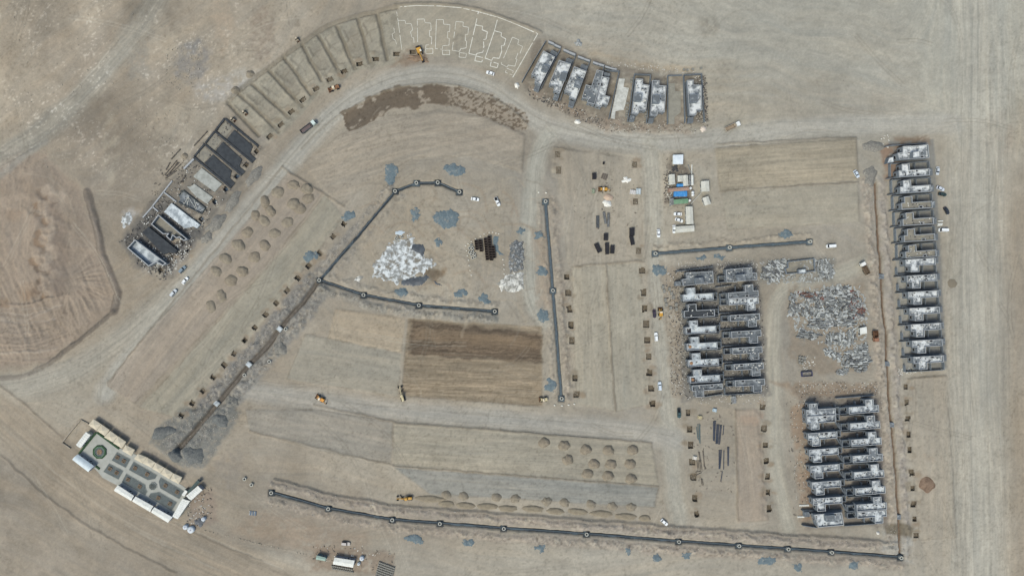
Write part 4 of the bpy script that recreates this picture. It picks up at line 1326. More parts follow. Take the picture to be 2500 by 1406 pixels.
for (p, q) in [((1065, 240), (980, 380)), ((1070, 250), (1040, 380)), ((1065, 240), (1170, 420)), ((1150, 280), (1180, 420))]:
    a, b_ = W(*zf([p])[0]), W(*zf([q])[0])
    MB().tube((a[0], a[1], 1.0), (b_[0], b_[1], .3), .14, 6).build('board', M_CREAM, r)
found('blue grey slab strewn with dark stains', zf([(810, 328), (1220, 640), (1175, 690), (1120, 660), (1000, 690), (705, 455)]), M_OLD, 1.2, [zf([(540, 380), (620, 450)]), zf([(400, 535), (540, 375)])], M_COPE, .5, .7)
r = found('walled shell with a white rimmed sandy floor', zf([(625, 495), (1035, 845), (985, 862), (925, 815), (885, 830), (830, 790), (800, 860), (735, 800), (760, 770), (690, 770), (520, 630)]), M_SAND, .5, [], M_COPE)
op = ccw([W(*p, 2.6) for p in zf([(625, 495), (1040, 845), (985, 865), (925, 815), (885, 830), (830, 790), (800, 865), (735, 800), (760, 770), (690, 770), (520, 630)])])
MB().ring(op, inset(op, .35), -.3, 2.6, .45).build('wall', M_CONC, r)
MB().ring(inset(op, -.05), inset(op, .4), 2.55, 2.7, 2.55).build('coping', M_COPE, r)
found('black littered slab between two walled shells', zf([(480, 665), (900, 1005), (860, 1045), (800, 1030), (690, 1060), (395, 745)]), M_BIT, 1.6, [], M_BIT)
r = found('walled shell with a blue white floor at the lower end of the foundations', zf([(290, 850), (740, 1190), (690, 1220), (600, 1195), (560, 1185), (480, 1230), (185, 970)]), M_OLD, .8, [], M_COPE)
op = ccw([W(*p, 3.0) for p in zf([(290, 850), (740, 1190), (690, 1222), (600, 1170), (560, 1190), (485, 1232), (180, 970)])])
MB().ring(op, inset(op, .4), -.3, 3.0, .7).build('wall', M_CONC, r)
MB().ring(inset(op, -.05), inset(op, .45), 2.95, 3.1, 2.95).build('coping', M_COPE, r)
M_WATER = mat('pit_water', (92, 108, 124), (78, 92, 106), .6, .4, .6, rough=.3, var=.05)

# ------------------------------------------------------------------ pits
for (x, y, w, d, ang, depth, z, label, group, floor) in PITS:
    fr0 = frame(x, y, ang)
    hw, hd = w * S / 2, d * S / 2
    cx, cy = fr0(0, 0)
    root = empty('square_pit' if abs(w - d) < 4 else 'oblong_pit', cx, cy, z)
    tag(root, label, 'pit', group)
    jit = [(rnd(-.12, .12), rnd(-.12, .12)) for _ in range(4)]
    cs = [(-1, -1), (1, -1), (1, 1), (-1, 1)]
    o_ = [fr0(sx * (hw + .75) + j[0], sy * (hd + .75) + j[1]) for (sx, sy), j in zip(cs, jit)]
    m_ = [fr0(sx * hw + j[0], sy * hd + j[1]) for (sx, sy), j in zip(cs, jit)]
    i_ = [fr0(sx * hw * .86 + j[0], sy * hd * .86 + j[1]) for (sx, sy), j in zip(cs, jit)]
    rim = MB()
    rim.add([(p[0], p[1], z - .12) for p in o_] + [(p[0], p[1], z + .05) for p in m_], [(k, (k + 1) % 4, 4 + (k + 1) % 4, 4 + k) for k in range(4)])
    c_ = soil_at(x + (w / 2 + 4) * math.cos(math.radians(ang)), y + (w / 2 + 4) * math.sin(math.radians(ang)))
    ro = rim.build('rim', gm, root)
    ca = ro.data.color_attributes.new('soil', 'FLOAT_COLOR', 'POINT')
    for dd_ in ca.data:
        dd_.color = (c_[0] * .97, c_[1] * .97, c_[2] * .97, 1)
    MB().add([(p[0], p[1], z + .05) for p in m_] + [(p[0], p[1], z - depth) for p in i_], [(k, (k + 1) % 4, 4 + (k + 1) % 4, 4 + k) for k in range(4)]).build('side', M_EARTH, root)
    n = 5
    gv, gf = [], []
    for a in range(n):
        for b_ in range(n):
            u, v = (a / (n - 1) * 2 - 1) * hw * .95, (b_ / (n - 1) * 2 - 1) * hd * .95
            p = fr0(u, v)
            gv.append((p[0], p[1], z - depth + (0 if floor == 'water' else rnd(0, .35))))
    for a in range(n - 1):
        for b_ in range(n - 1):
            gf.append((a * n + b_, (a + 1) * n + b_, (a + 1) * n + b_ + 1, a * n + b_ + 1))
    MB().add(gv, gf).build('floor', {'water': M_WATER, 'black': M_BLACK}.get(floor, M_EARTH), root)
    for q in range(random.choice([0, 0, 1, 2, 3])):
        p = fr0(rnd(-.6, .6) * hw, rnd(-.6, .6) * hd)
        MB().cyl(p, rnd(.15, .3), z - depth, z - depth + .6, 5, .1).build('stone', M_RING, root)

# ------------------------------------------------------------------ trench beds, pipes, manhole rings
def bed(name, label, pts, w, z, m, bays=()):
    mb = MB()
    P = [W(*p) for p in pts]
    n = len(P)
    vs_, fs_ = [], []
    for i in range(n):
        a, b_ = P[max(0, i - 1)], P[min(n - 1, i + 1)]
        L = math.hypot(b_[0] - a[0], b_[1] - a[1])
        wr = w * rnd(.75, 1.3)
        nx, ny = -(b_[1] - a[1]) / L * wr / 2, (b_[0] - a[0]) / L * wr / 2
        vs_ += [(P[i][0] + nx, P[i][1] + ny, z), (P[i][0] - nx, P[i][1] - ny, z)]
    fs_ = [(2 * i, 2 * i + 1, 2 * i + 3, 2 * i + 2) for i in range(n - 1)]
    mb.add(vs_, fs_)
    o = mb.build(name, m)
    tag(o, label, 'trench bed', kind='structure')
    for (x, y) in bays:
        fr = frame(x, y, 5)
        MB().box(fr, -1.75, 1.75, -1.8, 1.5, z - .4, z + .04).build('bay', m, o)
    return o


TRENCHES = [('upper yard trench', T1, T1[2:]), ('curved yard trench', T2, T2), ('upright pipe trench', T3, T3), ('short trench near the camp', T4, T4), ('long bottom trench', T5, T5)]
M_BED2 = mat('pale_bedding', (92, 104, 112), (78, 88, 95), 1.0, .4, .6, var=.1)
for nm, T, mh in TRENCHES:
    pts = []
    for a, b_ in zip(T[:-1], T[1:]):
        k = max(6, int(math.hypot(b_[0] - a[0], b_[1] - a[1]) / 8))
        pts += [(a[0] + (b_[0] - a[0]) * i / k + rnd(-.8, .8), a[1] + (b_[1] - a[1]) * i / k + rnd(-.8, .8)) for i in range(k)]
    pts.append(T[-1])
    pale_ = nm in ('upright pipe trench', 'short trench near the camp')
    bed('trench_bed', f'dark gravel bedding in the {nm}', pts, 1.45, -.5, M_BED2 if pale_ else M_GRAVEL2, mh)
    for i, (a, b_) in enumerate(zip(T[:-1], T[1:])):
        A_, B_ = W(*a), W(*b_)
        L = math.hypot(B_[0] - A_[0], B_[1] - A_[1])
        ux, uy = (B_[0] - A_[0]) / L, (B_[1] - A_[1]) / L
        sx, sy = -uy * .35, ux * .35
        p = MB()
        p.tube((A_[0] + ux * 1.3 + sx, A_[1] + uy * 1.3 + sy, -.34), (B_[0] - ux * 1.3 + sx, B_[1] - uy * 1.3 + sy, -.34), .26, 8)
        t_ = 6.0
        while t_ < L - 2:
            p.tube((A_[0] + ux * t_ + sx, A_[1] + uy * t_ + sy, -.34), (A_[0] + ux * (t_ + .5) + sx, A_[1] + uy * (t_ + .5) + sy, -.34), .31, 8)
            t_ += 6.0
        o = p.build('drain_pipe', M_PIPE)
        tag(o, f'grey drain pipe in the {nm}, {ORD[i]} from its ' + ('top' if nm in ('upright pipe trench',) else 'left') + ' end', 'pipe', 'drain pipes in the trenches')


def manhole(x, y, label, group, z=-.7, hh=1.5, r=1.0, cover=None):
    c = W(x, y)
    root = empty('manhole_ring', c[0], c[1], z)
    tag(root, label, 'manhole', group)
    n = 18
    o_ = [(c[0] + r * math.cos(2 * math.pi * i / n), c[1] + r * math.sin(2 * math.pi * i / n)) for i in range(n)]
    i_ = [(c[0] + r * .62 * math.cos(2 * math.pi * i / n), c[1] + r * .62 * math.sin(2 * math.pi * i / n)) for i in range(n)]
    MB().ring(o_, i_, z, z + hh, z + .1).build('ring', M_RING, root)
    MB().cyl(c, r * .63, z + .02, z + .12, 14).build('base', M_DARK, root)
    return root


seen = set()
for nm, T, mh in TRENCHES:
    for i, (x, y) in enumerate(mh if nm != 'upper yard trench' else T1[2:] + T1[:1]):
        if (x, y) in seen:
            continue
        seen.add((x, y))
        manhole(x, y, f'concrete manhole ring in the {nm}, {ORD[i]} from its ' + ('top' if 'upright' in nm else 'left') + ' end' if (x, y) != (780, 684) else 'concrete manhole ring where the three yard trenches meet', 'manhole rings')
for (x, y, lb) in [(700, 803, 'loose concrete ring by the upper pale box on the diagonal trench'), (659, 882, 'loose concrete ring on rubble right of the diagonal trench'), (598, 915, 'loose concrete ring close beside the diagonal trench'), (598, 1168, 'loose concrete ring near the left end of the bottom trench, upper one'), (615, 1182, 'loose concrete ring near the left end of the bottom trench, lower one')]:
    manhole(x, y, lb, 'loose concrete rings', hz(x, y) - .1, 1.2, .95)
# trench floors without gravel
for nm, T, col in (('open diagonal trench', T6, mat('grey_earth', (112, 105, 98), (94, 88, 82), .6, .4, .6, var=.12)), ('long open trench near the haul road', T7, mat('red_earth', (122, 102, 86), (104, 88, 74), .6, .4, .6, var=.12))):
    bed('trench_floor', f'bare earth floor of the {nm}', T, 1.5 if T is T6 else .9, -1.3, col)
for i, (x, y, T, lb) in enumerate([(682, 803, T6, 'pale square manhole base high on the open diagonal trench'), (607, 890, T6, 'pale square manhole base midway along the open diagonal trench'), (528, 985, T6, 'pale square manhole base low on the open diagonal trench'), (2152, 675, T7, 'square concrete box in the long open trench near the scrap yard top'), (2168, 888, T7, 'square concrete box in the long open trench beside the last white roof'), (2177, 1037, T7, 'square concrete box in the long open trench beside the lower block'), (2193, 1262, T7, 'square concrete box near the foot of the long open trench')]):
    fr = frame(x, y, 40 if T is T6 else 4)
    c = W(x, y)
    root = empty('concrete_chamber', c[0], c[1], -1.2)
    tag(root, lb, 'chamber', 'square concrete chambers')
    MB().box(fr, -1.5, 1.5, -1.3, 1.3, -1.5, -.1).build('box', mat('damp_concrete', (186, 192, 196), (164, 170, 172), .8, .4, .6, var=.05) if T is T6 else M_CONC, root)
    MB().box(fr, -1.1, 1.1, -.9, .9, -.1, 0).build('lid', M_OLD if T is T6 else M_GREYR, root)

# ------------------------------------------------------------------ heaps
def mound(name, x, y, rx, ry, rot, h, m, label, cat, group=None, rag=.12, flat=.0, seed=None, tail=0.0, kind=None):
    """irregular heap; rx, ry in survey units"""
    rs = np.random.RandomState(seed if seed is not None else int(x * 13 + y * 7) % 99991)
    c = W(x, y)
    nR, nA = 9, 26
    ph = rs.rand(6) * 6.28
    am = rs.rand(6) * rag
    a_ = math.radians(rot)
    vs_, fs_ = [], []
    zc = hz(x, y)
    vs_.append((c[0], c[1], zc + h * (1 - flat * .0)))
    for r in range(1, nR + 1):
        t_ = r / nR
        for k in range(nA):
            th = 2 * math.pi * k / nA
            ro = 1 + sum(am[q] * math.sin((q + 2) * th + ph[q]) for q in range(6)) + rs.randn() * rag * .25 * t_
            if tail:
                ro *= 1 + tail * max(0, math.cos(th - math.pi * .75)) ** 6
            u, v = rx * t_ * ro * math.cos(th), ry * t_ * ro * math.sin(th)
            px, py = x + u * math.cos(a_) - v * math.sin(a_), y + u * math.sin(a_) + v * math.cos(a_)
            p = W(px, py)
            tt = max(0, (t_ - flat) / (1 - flat))
            prof = (1 - tt ** 1.7) if t_ < 1 else 0
            zz = hz(px, py) + h * prof * (1 + rs.randn() * .035) + (rs.randn() * .02 * h if t_ < 1 else -.12)
            vs_.append((p[0], p[1], zz))
    fs_ += [(0, 1 + (k + 1) % nA, 1 + k) for k in range(nA)]
    for r in range(nR - 1):
        for k in range(nA):
            a, b_ = 1 + r * nA + k, 1 + r * nA + (k + 1) % nA
            fs_.append((a, b_, b_ + nA, a + nA))
    fs_ = [f[::-1] for f in fs_] if False else fs_
    mb = MB()
    mb.add(vs_, fs_)
    o = mb.build(name, m, None, True)
    tag(o, label, cat, group, kind)
    return o


SP1 = mat('damp_sand', (146, 135, 119), (130, 120, 106), .6, .4, .6, var=.1, bump=.4)
SP2 = mat('greyish_sand', (146, 136, 121), (130, 121, 107), .6, .4, .6, var=.1, bump=.4)
LP = [(719, 452), (750, 463), (754, 487), (733, 510), (719, 497), (680, 470), (647, 494), (663, 515), (623, 525), (645, 540), (607, 568), (702, 544), (673, 571), (584, 600), (649, 598), (554, 630), (622, 627), (529, 661), (592, 662), (566, 686), (541, 722), (516, 750)]
lab = ['topmost', 'topmost of the crowded trio', 'right-hand of the crowded trio', 'lowest of the crowded trio', 'just left of the crowded trio', 'closest to the road at the upper end', 'second beside the road from the top', 'inner one beside the second roadside pile', 'third beside the road from the top', 'inner one beside the third roadside pile',
       'fourth beside the road from the top', 'first of the right-hand line', 'second of the right-hand line', 'fifth beside the road from the top', 'third of the right-hand line', 'sixth beside the road from the top', 'fourth of the right-hand line', 'lowest of the left-hand line', 'fifth of the right-hand line', 'sixth of the right-hand line', 'second lowest of all', 'lowest of all']
for (x, y), l in zip(LP, lab):
    mound('sand_pile', x + rnd(-2, 2), y + rnd(-2, 2), 15 + rnd(-2.5, 1.5), 13.5 + rnd(-2.5, 1.5), rnd(0, 90), rnd(.8, 1.5), random.choice([SP1, SP2]), f'brown sand pile on the pinkish plot, {l}', 'sand pile', 'sand piles on the pinkish plot', .06, .4, tail=.25)
RP = [(1329, 1079), (1378, 1086), (1431, 1096), (1486, 1098), (1545, 1097), (1387, 1121), (1451, 1131), (1492, 1132), (1539, 1131), (1435, 1155), (1485, 1160), (1541, 1167)]
for i, (x, y) in enumerate(RP):
    row, n = ('top', i) if i < 5 else (('middle', i - 5) if i < 9 else ('bottom', i - 9))
    mound('sand_pile', x, y, 14, 12.5, rnd(0, 20), 1.5, SP1, f'{ORD[n]} sand pile from the left in the {row} row beside the lower road', 'sand pile', 'sand piles in three rows', .06, .35, tail=.25)
for i, (x, y) in enumerate([(1090, 1207), (1132, 1210), (1212, 1213), (1258, 1216), (1335, 1223), (1378, 1226), (1443, 1230), (1495, 1235), (1541, 1237)]):
    mound('sand_pile', x, y, 13, 11, 5, 1.2, SP2, f'{ORD[i]} round sand pile from the left below the bluish strip', 'sand pile', 'round piles below the bluish strip', .07, .2)
for i, (x, y, rx) in enumerate([(1050, 1217, 40), (1090, 1229, 20), (1137, 1233, 25), (1190, 1235, 27), (1240, 1240, 24), (1301, 1241, 28), (1356, 1247, 23), (1410, 1248, 26), (1468, 1253, 29), (1528, 1260, 29), (1574, 1264, 15)]):
    mound('flattened_heap', x, y, rx, 8.5, 3, .8, mat('tan_sand', (146, 135, 117), (132, 122, 106), .6, .4, .6, var=.08, bump=.3), f'{ORD[i]} long flattened sand heap from the left above the bottom trench', 'sand heap', 'long flattened heaps', .05, .45)
GH = [(955, 425, 18, 26, 'tall ragged heap left of the first yard manholes'), (1113, 415, 27, 16, 'above the right end of the yard trench'), (853, 526, 17, 14, 'left of the upper yard trench'), (758, 625, 17, 15, 'among the diagonal pits'), (1013, 524, 12, 17, 'small one above the white washout'), (1090, 535, 34, 22, 'broad one above the white washout'),
      (1316, 575, 15, 13, 'beside the upper part of the upright trench'), (1271, 565, 12, 10, 'round one on the pale road'), (1323, 662, 15, 13, 'left of the middle manhole of the upright trench'), (1327, 770, 17, 18, 'ragged one left of the upright trench, below its middle manhole'), (1343, 940, 13, 20, 'left of the foot of the upright trench'), (980, 712, 18, 14, 'below the white washout'),
      (1124, 715, 17, 11, 'oval one above the curved yard trench'), (1183, 730, 14, 16, 'above the right end of the curved yard trench'), (1607, 658, 20, 15, 'by the left end of the short trench'), (1712, 630, 16, 8, 'left one below the short trench'), (1757, 627, 14, 8, 'right one below the short trench'), (1918, 572, 18, 10, 'above the right end of the short trench'),
      (1013, 1316, 24, 12, 'furthest left below the bottom trench'), (1145, 1322, 18, 9, 'second from the left below the bottom trench'), (1320, 1335, 17, 10, 'third from the left below the bottom trench'), (1533, 1343, 9, 10, 'small one below the middle of the bottom trench'), (1605, 1362, 13, 12, 'left of a pair below the bottom trench'), (1678, 1354, 13, 8, 'right of a pair below the bottom trench'),
      (1870, 1368, 24, 12, 'broad one below the right part of the bottom trench'), (1950, 1384, 11, 11, 'small one nearest the bottom edge'), (2085, 1378, 12, 14, 'furthest right below the bottom trench'), (1070, 590, 9, 12, 'smallest, right of the washout')]
M_RUB = mat('grey_rubble', (142, 138, 131), (118, 115, 109), 1.4, .4, .6, c3=(164, 160, 152), scale3=1.0, lo3=.6, hi3=.7, var=.15, bump=.6)
for (x, y, rx, ry, ro, hh, l) in [(685, 850, 16, 17, 0, 1.6, 'round heap right of the diagonal trench'), (568, 980, 14, 15, 0, 1.5, 'heap right of the lowest pale manhole base'), (620, 430, 30, 13, -52, 1.5, 'long heap beside the third black foundation'), (568, 492, 32, 12, -55, 1.3, 'long heap beside the curved road, middle one'), (528, 545, 30, 15, -48, 1.7, 'broad heap below the blue grey slab'), (505, 580, 17, 12, -45, 1.3, 'small heap above the parked cars'),
                                  (400, 1055, 30, 16, -20, 1.8, 'dark heap at the lower left of the diagonal trench'), (430, 1112, 19, 16, 20, 2.2, 'black heap at the foot of the diagonal trench'), (475, 1110, 26, 22, 10, 1.8, 'heap right of the foot of the diagonal trench'), (540, 1025, 22, 16, 20, 1.4, 'heap right of the lower diagonal trench'), (2132, 358, 28, 14, 0, 1.2, 'heap left of the corner house'), (2125, 430, 18, 24, 0, 1.0, 'heap below it beside the brown plot')]:
    mound('rubble_heap', x, y, rx, ry, ro, hh, M_RUB if y < 1000 else mat('dark_gravel', (116, 117, 115), (96, 98, 98), 1.4, .4, .6, c3=(138, 137, 132), scale3=.6, lo3=.56, hi3=.7, var=.15, bump=.4), f'grey rubble {l}', 'rubble heap', 'grey rubble heaps', .1, .2)
mound('lime_heap', 1262, 209, 6.5, 7, 0, 1.2, M_LIME, 'small white lime heap by the first bend house', 'lime heap', rag=.1)
mound('lime_heap', 1410, 298, 8, 6, 0, 1.0, M_LIME, 'small pale lime heap on the road below the second bend house', 'lime heap', rag=.1)
mound('lime_heap', 1717, 315, 8, 7, 0, 1.2, mat('pink_lime', (214, 200, 188), var=.05), 'pinkish white heap below the rightmost bend house', 'lime heap', rag=.1)
mound('lime_heap', 1482, 497, 11, 9, 0, 1.2, M_LIME, 'cream white sand heap below the yellow backhoe', 'lime heap', rag=.1)
mound('sand_pile', 1485, 482, 12, 9, 0, 1.3, mat('pink_sand', (190, 168, 150), var=.05), 'pinkish sand pile touching the cream white heap', 'sand pile', rag=.1)
mound('lime_heap', 2143, 1300, 4, 4.5, 0, 1.0, M_LIME, 'tiny white heap below the lower right block', 'lime heap', rag=.1)
mound('lime_heap', 1529, 440, 10, 8, 0, .5, M_LIME, 'white lime spill in the storage yard near the brick pit', 'lime heap', rag=.2)
mound('rubble_heap', 1412, 106, 10, 8, 0, 1.0, mat('pale_rubble', (170, 172, 172), (130, 132, 132), 1.2, .4, .6, var=.12), 'pale rubble heap behind the first bend houses', 'rubble heap', rag=.2)
mound('dark_soil_patch', 2325, 692, 13, 12, 20, .3, mat('brown_soil', (128, 119, 105), var=.1), 'dark soil heap beside the haul road', 'soil heap', rag=.07)
mound('red_soil_heap', 2262, 1182, 21, 19, 30, .7, mat('red_soil', (138, 117, 100), (112, 93, 79), .4, .4, .6, var=.15), 'reddish brown soil heap near the row of pits by the haul road', 'soil heap', rag=.08)
mound('tipped_soil', 1020, 143, 26, 9, 8, .8, mat('fresh_soil', (124, 106, 90), (140, 120, 102), .5, .4, .6, var=.1), 'fresh brown soil dug out beside the excavator', 'soil heap', rag=.2)
for (x, y, lb) in [(611, 182, 'upper'), (575, 221, 'lower')]:
    mound('soil_heap', x, y, 11, 10, 0, 1.5, SP2, f'{lb} round soil heap at the outer ditch of the arc plots', 'soil heap', rag=.08)
mound('soil_heap', 451, 381, 8.5, 8, 0, 1.2, SP2, 'round soil heap beside the black foundations', 'soil heap', rag=.06)

# concrete washout: crusted white spill with dark wet pools
wo = Z0(860, 550, 5.814, [(800, 110), (850, 150), (900, 180), (890, 270), (1010, 400), (1040, 480), (1130, 490), (1200, 590), (1100, 620), (960, 700), (900, 760), (700, 760), (640, 860), (560, 800), (430, 770), (240, 740), (300, 680), (280, 580), (340, 500), (400, 430), (480, 350), (500, 270), (600, 220), (700, 200), (800, 170)])


def crust(name, label, poly, m, hmax, step=2.0, rag=6, kind=None, cat='concrete spill'):
    xs = [p[0] for p in poly]
    ys = [p[1] for p in poly]
    X, Y = np.meshgrid(np.arange(min(xs) - 8, max(xs) + 8, step), np.arange(min(ys) - 8, max(ys) + 8, step))
    d = sdpoly(X + (fbm(X / 9, Y / 9, 3, 3) - .5) * 2 * rag, Y + (fbm(X / 9, Y / 9, 8, 3) - .5) * 2 * rag, poly)
    d = d + (fbm(X / 3.5, Y / 3.5, 14, 2) - .5) * rag * 1.1
    hh = np.clip(-d / 10, 0, 1) * hmax * (.4 + fbm(X / 6, Y / 6, 5, 3)) + np.where(d < 0, .08, -.2)
    keep = d < step
    idx = -np.ones(X.shape, int)
    vs_ = []
    for i in range(X.shape[0]):
        for j in range(X.shape[1]):
            if keep[i, j]:
                idx[i, j] = len(vs_)
                p = W(X[i, j], Y[i, j])
                vs_.append((p[0], p[1], hz(X[i, j], Y[i, j]) + hh[i, j]))
    fs_ = []
    for i in range(X.shape[0] - 1):
        for j in range(X.shape[1] - 1):
            q = (idx[i + 1, j], idx[i + 1, j + 1], idx[i, j + 1], idx[i, j])
            if min(q) >= 0:
                fs_.append(q)
    o = MB().add(vs_, fs_).build(name, m, None, True)
    tag(o, label, cat, kind=kind)
    return o


M_CRUST = mat('concrete_crust', (142, 143, 142), (212, 216, 218), .42, .43, .58, c3=(128, 123, 114), scale3=.3, lo3=.52, hi3=.6, var=.1, bump=.05)
M_CRUST2 = mat('grey_crust', (140, 138, 132), (214, 212, 206), .35, .42, .58, c3=(110, 108, 104), scale3=.6, lo3=.56, hi3=.68, var=.12, bump=.3)
M_SLUDGE = mat('wet_sludge', (74, 78, 84), (88, 94, 100), .3, .4, .6, rough=.35, var=.05)
crust('concrete_spill', 'broad white crust of washed out concrete in the triangular yard', wo, M_CRUST, .10, rag=10)
crust('sludge_pool', 'dark grey sludge pool at the upper right of the white washout', Z0(860, 550, 5.814, [(830, 260), (910, 270), (1000, 265), (1040, 340), (1010, 450), (920, 420), (810, 350)]), M_SLUDGE, .25, rag=3)
crust('sludge_pool', 'dark grey sludge tongue below the white washout', Z0(860, 550, 5.814, [(690, 770), (880, 730), (1000, 720), (1060, 700), (1110, 760), (1200, 800), (1280, 850), (1200, 850), (1090, 740), (1010, 840), (860, 870), (700, 840)]), M_SLUDGE, .2, rag=3)
crust('concrete_spill', 'grey white crust of dumped concrete beside the pale road', Z0(860, 550, 5.814, [(2230, 680), (2430, 660), (2440, 900), (2330, 950), (2120, 930), (2060, 820), (2150, 750)]), M_CRUST2, .8)
crust('rubble_heap', 'dark speckled rubble spread beside the pale road, above the grey white crust', [(1246, 592), (1262, 585), (1277, 590), (1280, 625), (1278, 660), (1245, 665), (1240, 630)], mat('speckled_rubble', (96, 99, 102), (168, 170, 171), .9, .5, .62, c3=(124, 120, 114), scale3=.4, lo3=.5, hi3=.6, var=.2, bump=.5), .9, rag=5, cat='rubble heap')
crust('concrete_spill', 'blue white spill above the ring cluster at the washout', Z0(860, 550, 5.814, [(605, 90), (680, 70), (760, 100), (700, 140), (610, 130)]), mat('blue_white', (190, 202, 212), var=.05), .15, rag=2)
crust('concrete_spill', 'small white spill at the lower left of the washout', Z0(860, 550, 5.814, [(10, 790), (90, 710), (160, 740), (100, 800)]), M_CRUST2, .3, rag=3)
crust('concrete_spill', 'blue white spill at the upper end of the walled foundations', zf([(110, 520), (200, 430), (260, 550), (210, 640), (110, 690), (90, 600)]), M_CRUST, .3, rag=3)
crust('gravel_crescent', 'pale blue crescent of gravel beside the dark casks', Z0(860, 550, 5.814, [(2010, 150), (2090, 160), (2060, 250), (2090, 360), (2160, 420), (2090, 430), (2010, 330), (1990, 220)]), M_GRAVEL, .15, rag=1.5, cat='gravel heap')

for (x, y, rx, ry, l) in GH:
    th0 = rnd(0, 6)
    q = [(x + rx * (.95 + .12 * math.sin(3 * t_ + th0)) * math.cos(t_), y + ry * (.95 + .12 * math.cos(2 * t_ + th0)) * math.sin(t_)) for t_ in np.linspace(0, 2 * math.pi, 15)[:-1]]
    o = crust('gravel_heap', f'spread blue grey gravel heap, {l}', q, M_GRAVEL, .55, 2.0, 8, cat='gravel heap')
    o['group'] = 'blue grey gravel heaps'

# ------------------------------------------------------------------ chalk lines
M_CHALK = mat('chalk', (226, 224, 216), (206, 202, 190), 1.2, .4, .6, var=.06)
zc = lambda pts: Z0(620, 0, 2.93, pts)
zd = lambda pts: Z0(1000, 90, 7.03, pts)


def chalk(label, lines, w=.27, name='chalk_outline'):
    mb = MB()
    for ln in lines:
        q = []
        for a, b_ in zip(ln[:-1], ln[1:]):
            k = max(1, int(math.hypot(b_[0] - a[0], b_[1] - a[1]) / 5))
            q += [(a[0] + (b_[0] - a[0]) * i / k, a[1] + (b_[1] - a[1]) * i / k) for i in range(k)]
        q.append(ln[-1])
        for a, b_ in zip(q[:-1], q[1:]):
            if random.random() < .07:
                continue
            A_, B_ = W(*a), W(*b_)
            L = math.hypot(B_[0] - A_[0], B_[1] - A_[1])
            ww = w * rnd(.7, 1.15)
            nx, ny = -(B_[1] - A_[1]) / L * ww / 2, (B_[0] - A_[0]) / L * ww / 2
            za_, zb_ = hz(*a) + .06, hz(*b_) + .06
            mb.add([(A_[0] - nx, A_[1] - ny, za_), (B_[0] - nx, B_[1] - ny, zb_), (B_[0] + nx, B_[1] + ny, zb_), (A_[0] + nx, A_[1] + ny, za_)], [(0, 1, 2, 3)])
    o = mb.build(name, M_CHALK)
    tag(o, label, 'chalk line', 'chalk outlines', 'structure')


chalk('white chalk line along the outer edge of the marked plots', [zc([(1030, 52), (1165, 42), (1320, 45), (1470, 56), (1600, 84), (1745, 125), (1875, 175)]) + [(1313, 83)]], .45)
chalk('dashed white boundary line beside the last dug plot', [zc([(1020, 85), (1030, 145), (1058, 360)]), zc([(1000, 200), (1005, 235), (988, 245), (995, 280), (1012, 290), (1020, 320)])], .25)
chalk('white house outline nearest the dug plots', [zc([(1030, 148), (1080, 148), (1085, 170), (1125, 172), (1135, 215), (1120, 230), (1130, 270), (1142, 272), (1145, 310)])])
chalk('white house outline behind the excavator', [zc([(1172, 320), (1168, 140), (1218, 138), (1225, 165), (1265, 168), (1268, 220), (1255, 222), (1258, 265), (1272, 268), (1270, 320), (1230, 325), (1228, 350)]), zc([(1228, 352), (1280, 352), (1280, 385), (1230, 387), (1228, 352)])], .28)
chalk('third white house outline from the dug plots', [zc([(1305, 143), (1355, 143), (1358, 175), (1402, 178), (1400, 228), (1385, 230), (1385, 275), (1398, 278), (1395, 325), (1350, 330), (1347, 355), (1298, 350), (1305, 143)]), zc([(1348, 362), (1400, 362), (1400, 393), (1350, 393), (1348, 362)])])
chalk('fourth white house outline, crossed by curved tyre marks', [zc([(1445, 155), (1497, 160), (1495, 190), (1535, 197), (1530, 248), (1512, 250), (1512, 293), (1522, 296), (1518, 345), (1480, 350), (1470, 370), (1418, 362), (1445, 155)]), zc([(1470, 378), (1520, 385), (1515, 415), (1467, 410), (1470, 378)])])
chalk('fifth white house outline, joined to the outer line', [zc([(1605, 87), (1585, 180), (1637, 190), (1632, 215), (1670, 230), (1660, 282), (1640, 285), (1645, 330), (1638, 375), (1595, 385), (1590, 397), (1537, 385), (1585, 180)]), zc([(1587, 403), (1637, 415), (1630, 447), (1580, 437), (1587, 403)])], .42)
chalk('sixth white house outline, above the white car', [zc([(1745, 128), (1720, 222), (1770, 235), (1768, 262), (1802, 280), (1790, 325), (1770, 330), (1772, 370), (1755, 420), (1710, 415), (1700, 435), (1653, 418), (1720, 222)]), zc([(1697, 443), (1748, 458), (1740, 487), (1690, 475), (1697, 443)])], .42)
chalk('seventh white house outline, nearest the bend houses', [zd([(1765, 10), (1875, 55), (1855, 130), (1940, 170), (1895, 290), (1860, 285), (1820, 385), (1845, 390), (1805, 510), (1690, 490), (1675, 525), (1570, 470), (1765, 10)]), zd([(1670, 545), (1780, 590), (1760, 660), (1645, 615), (1670, 545)])])
chalk('long white boundary line beside the first bend house', [[(1313, 83)] + zd([(1770, 700)])], .4)

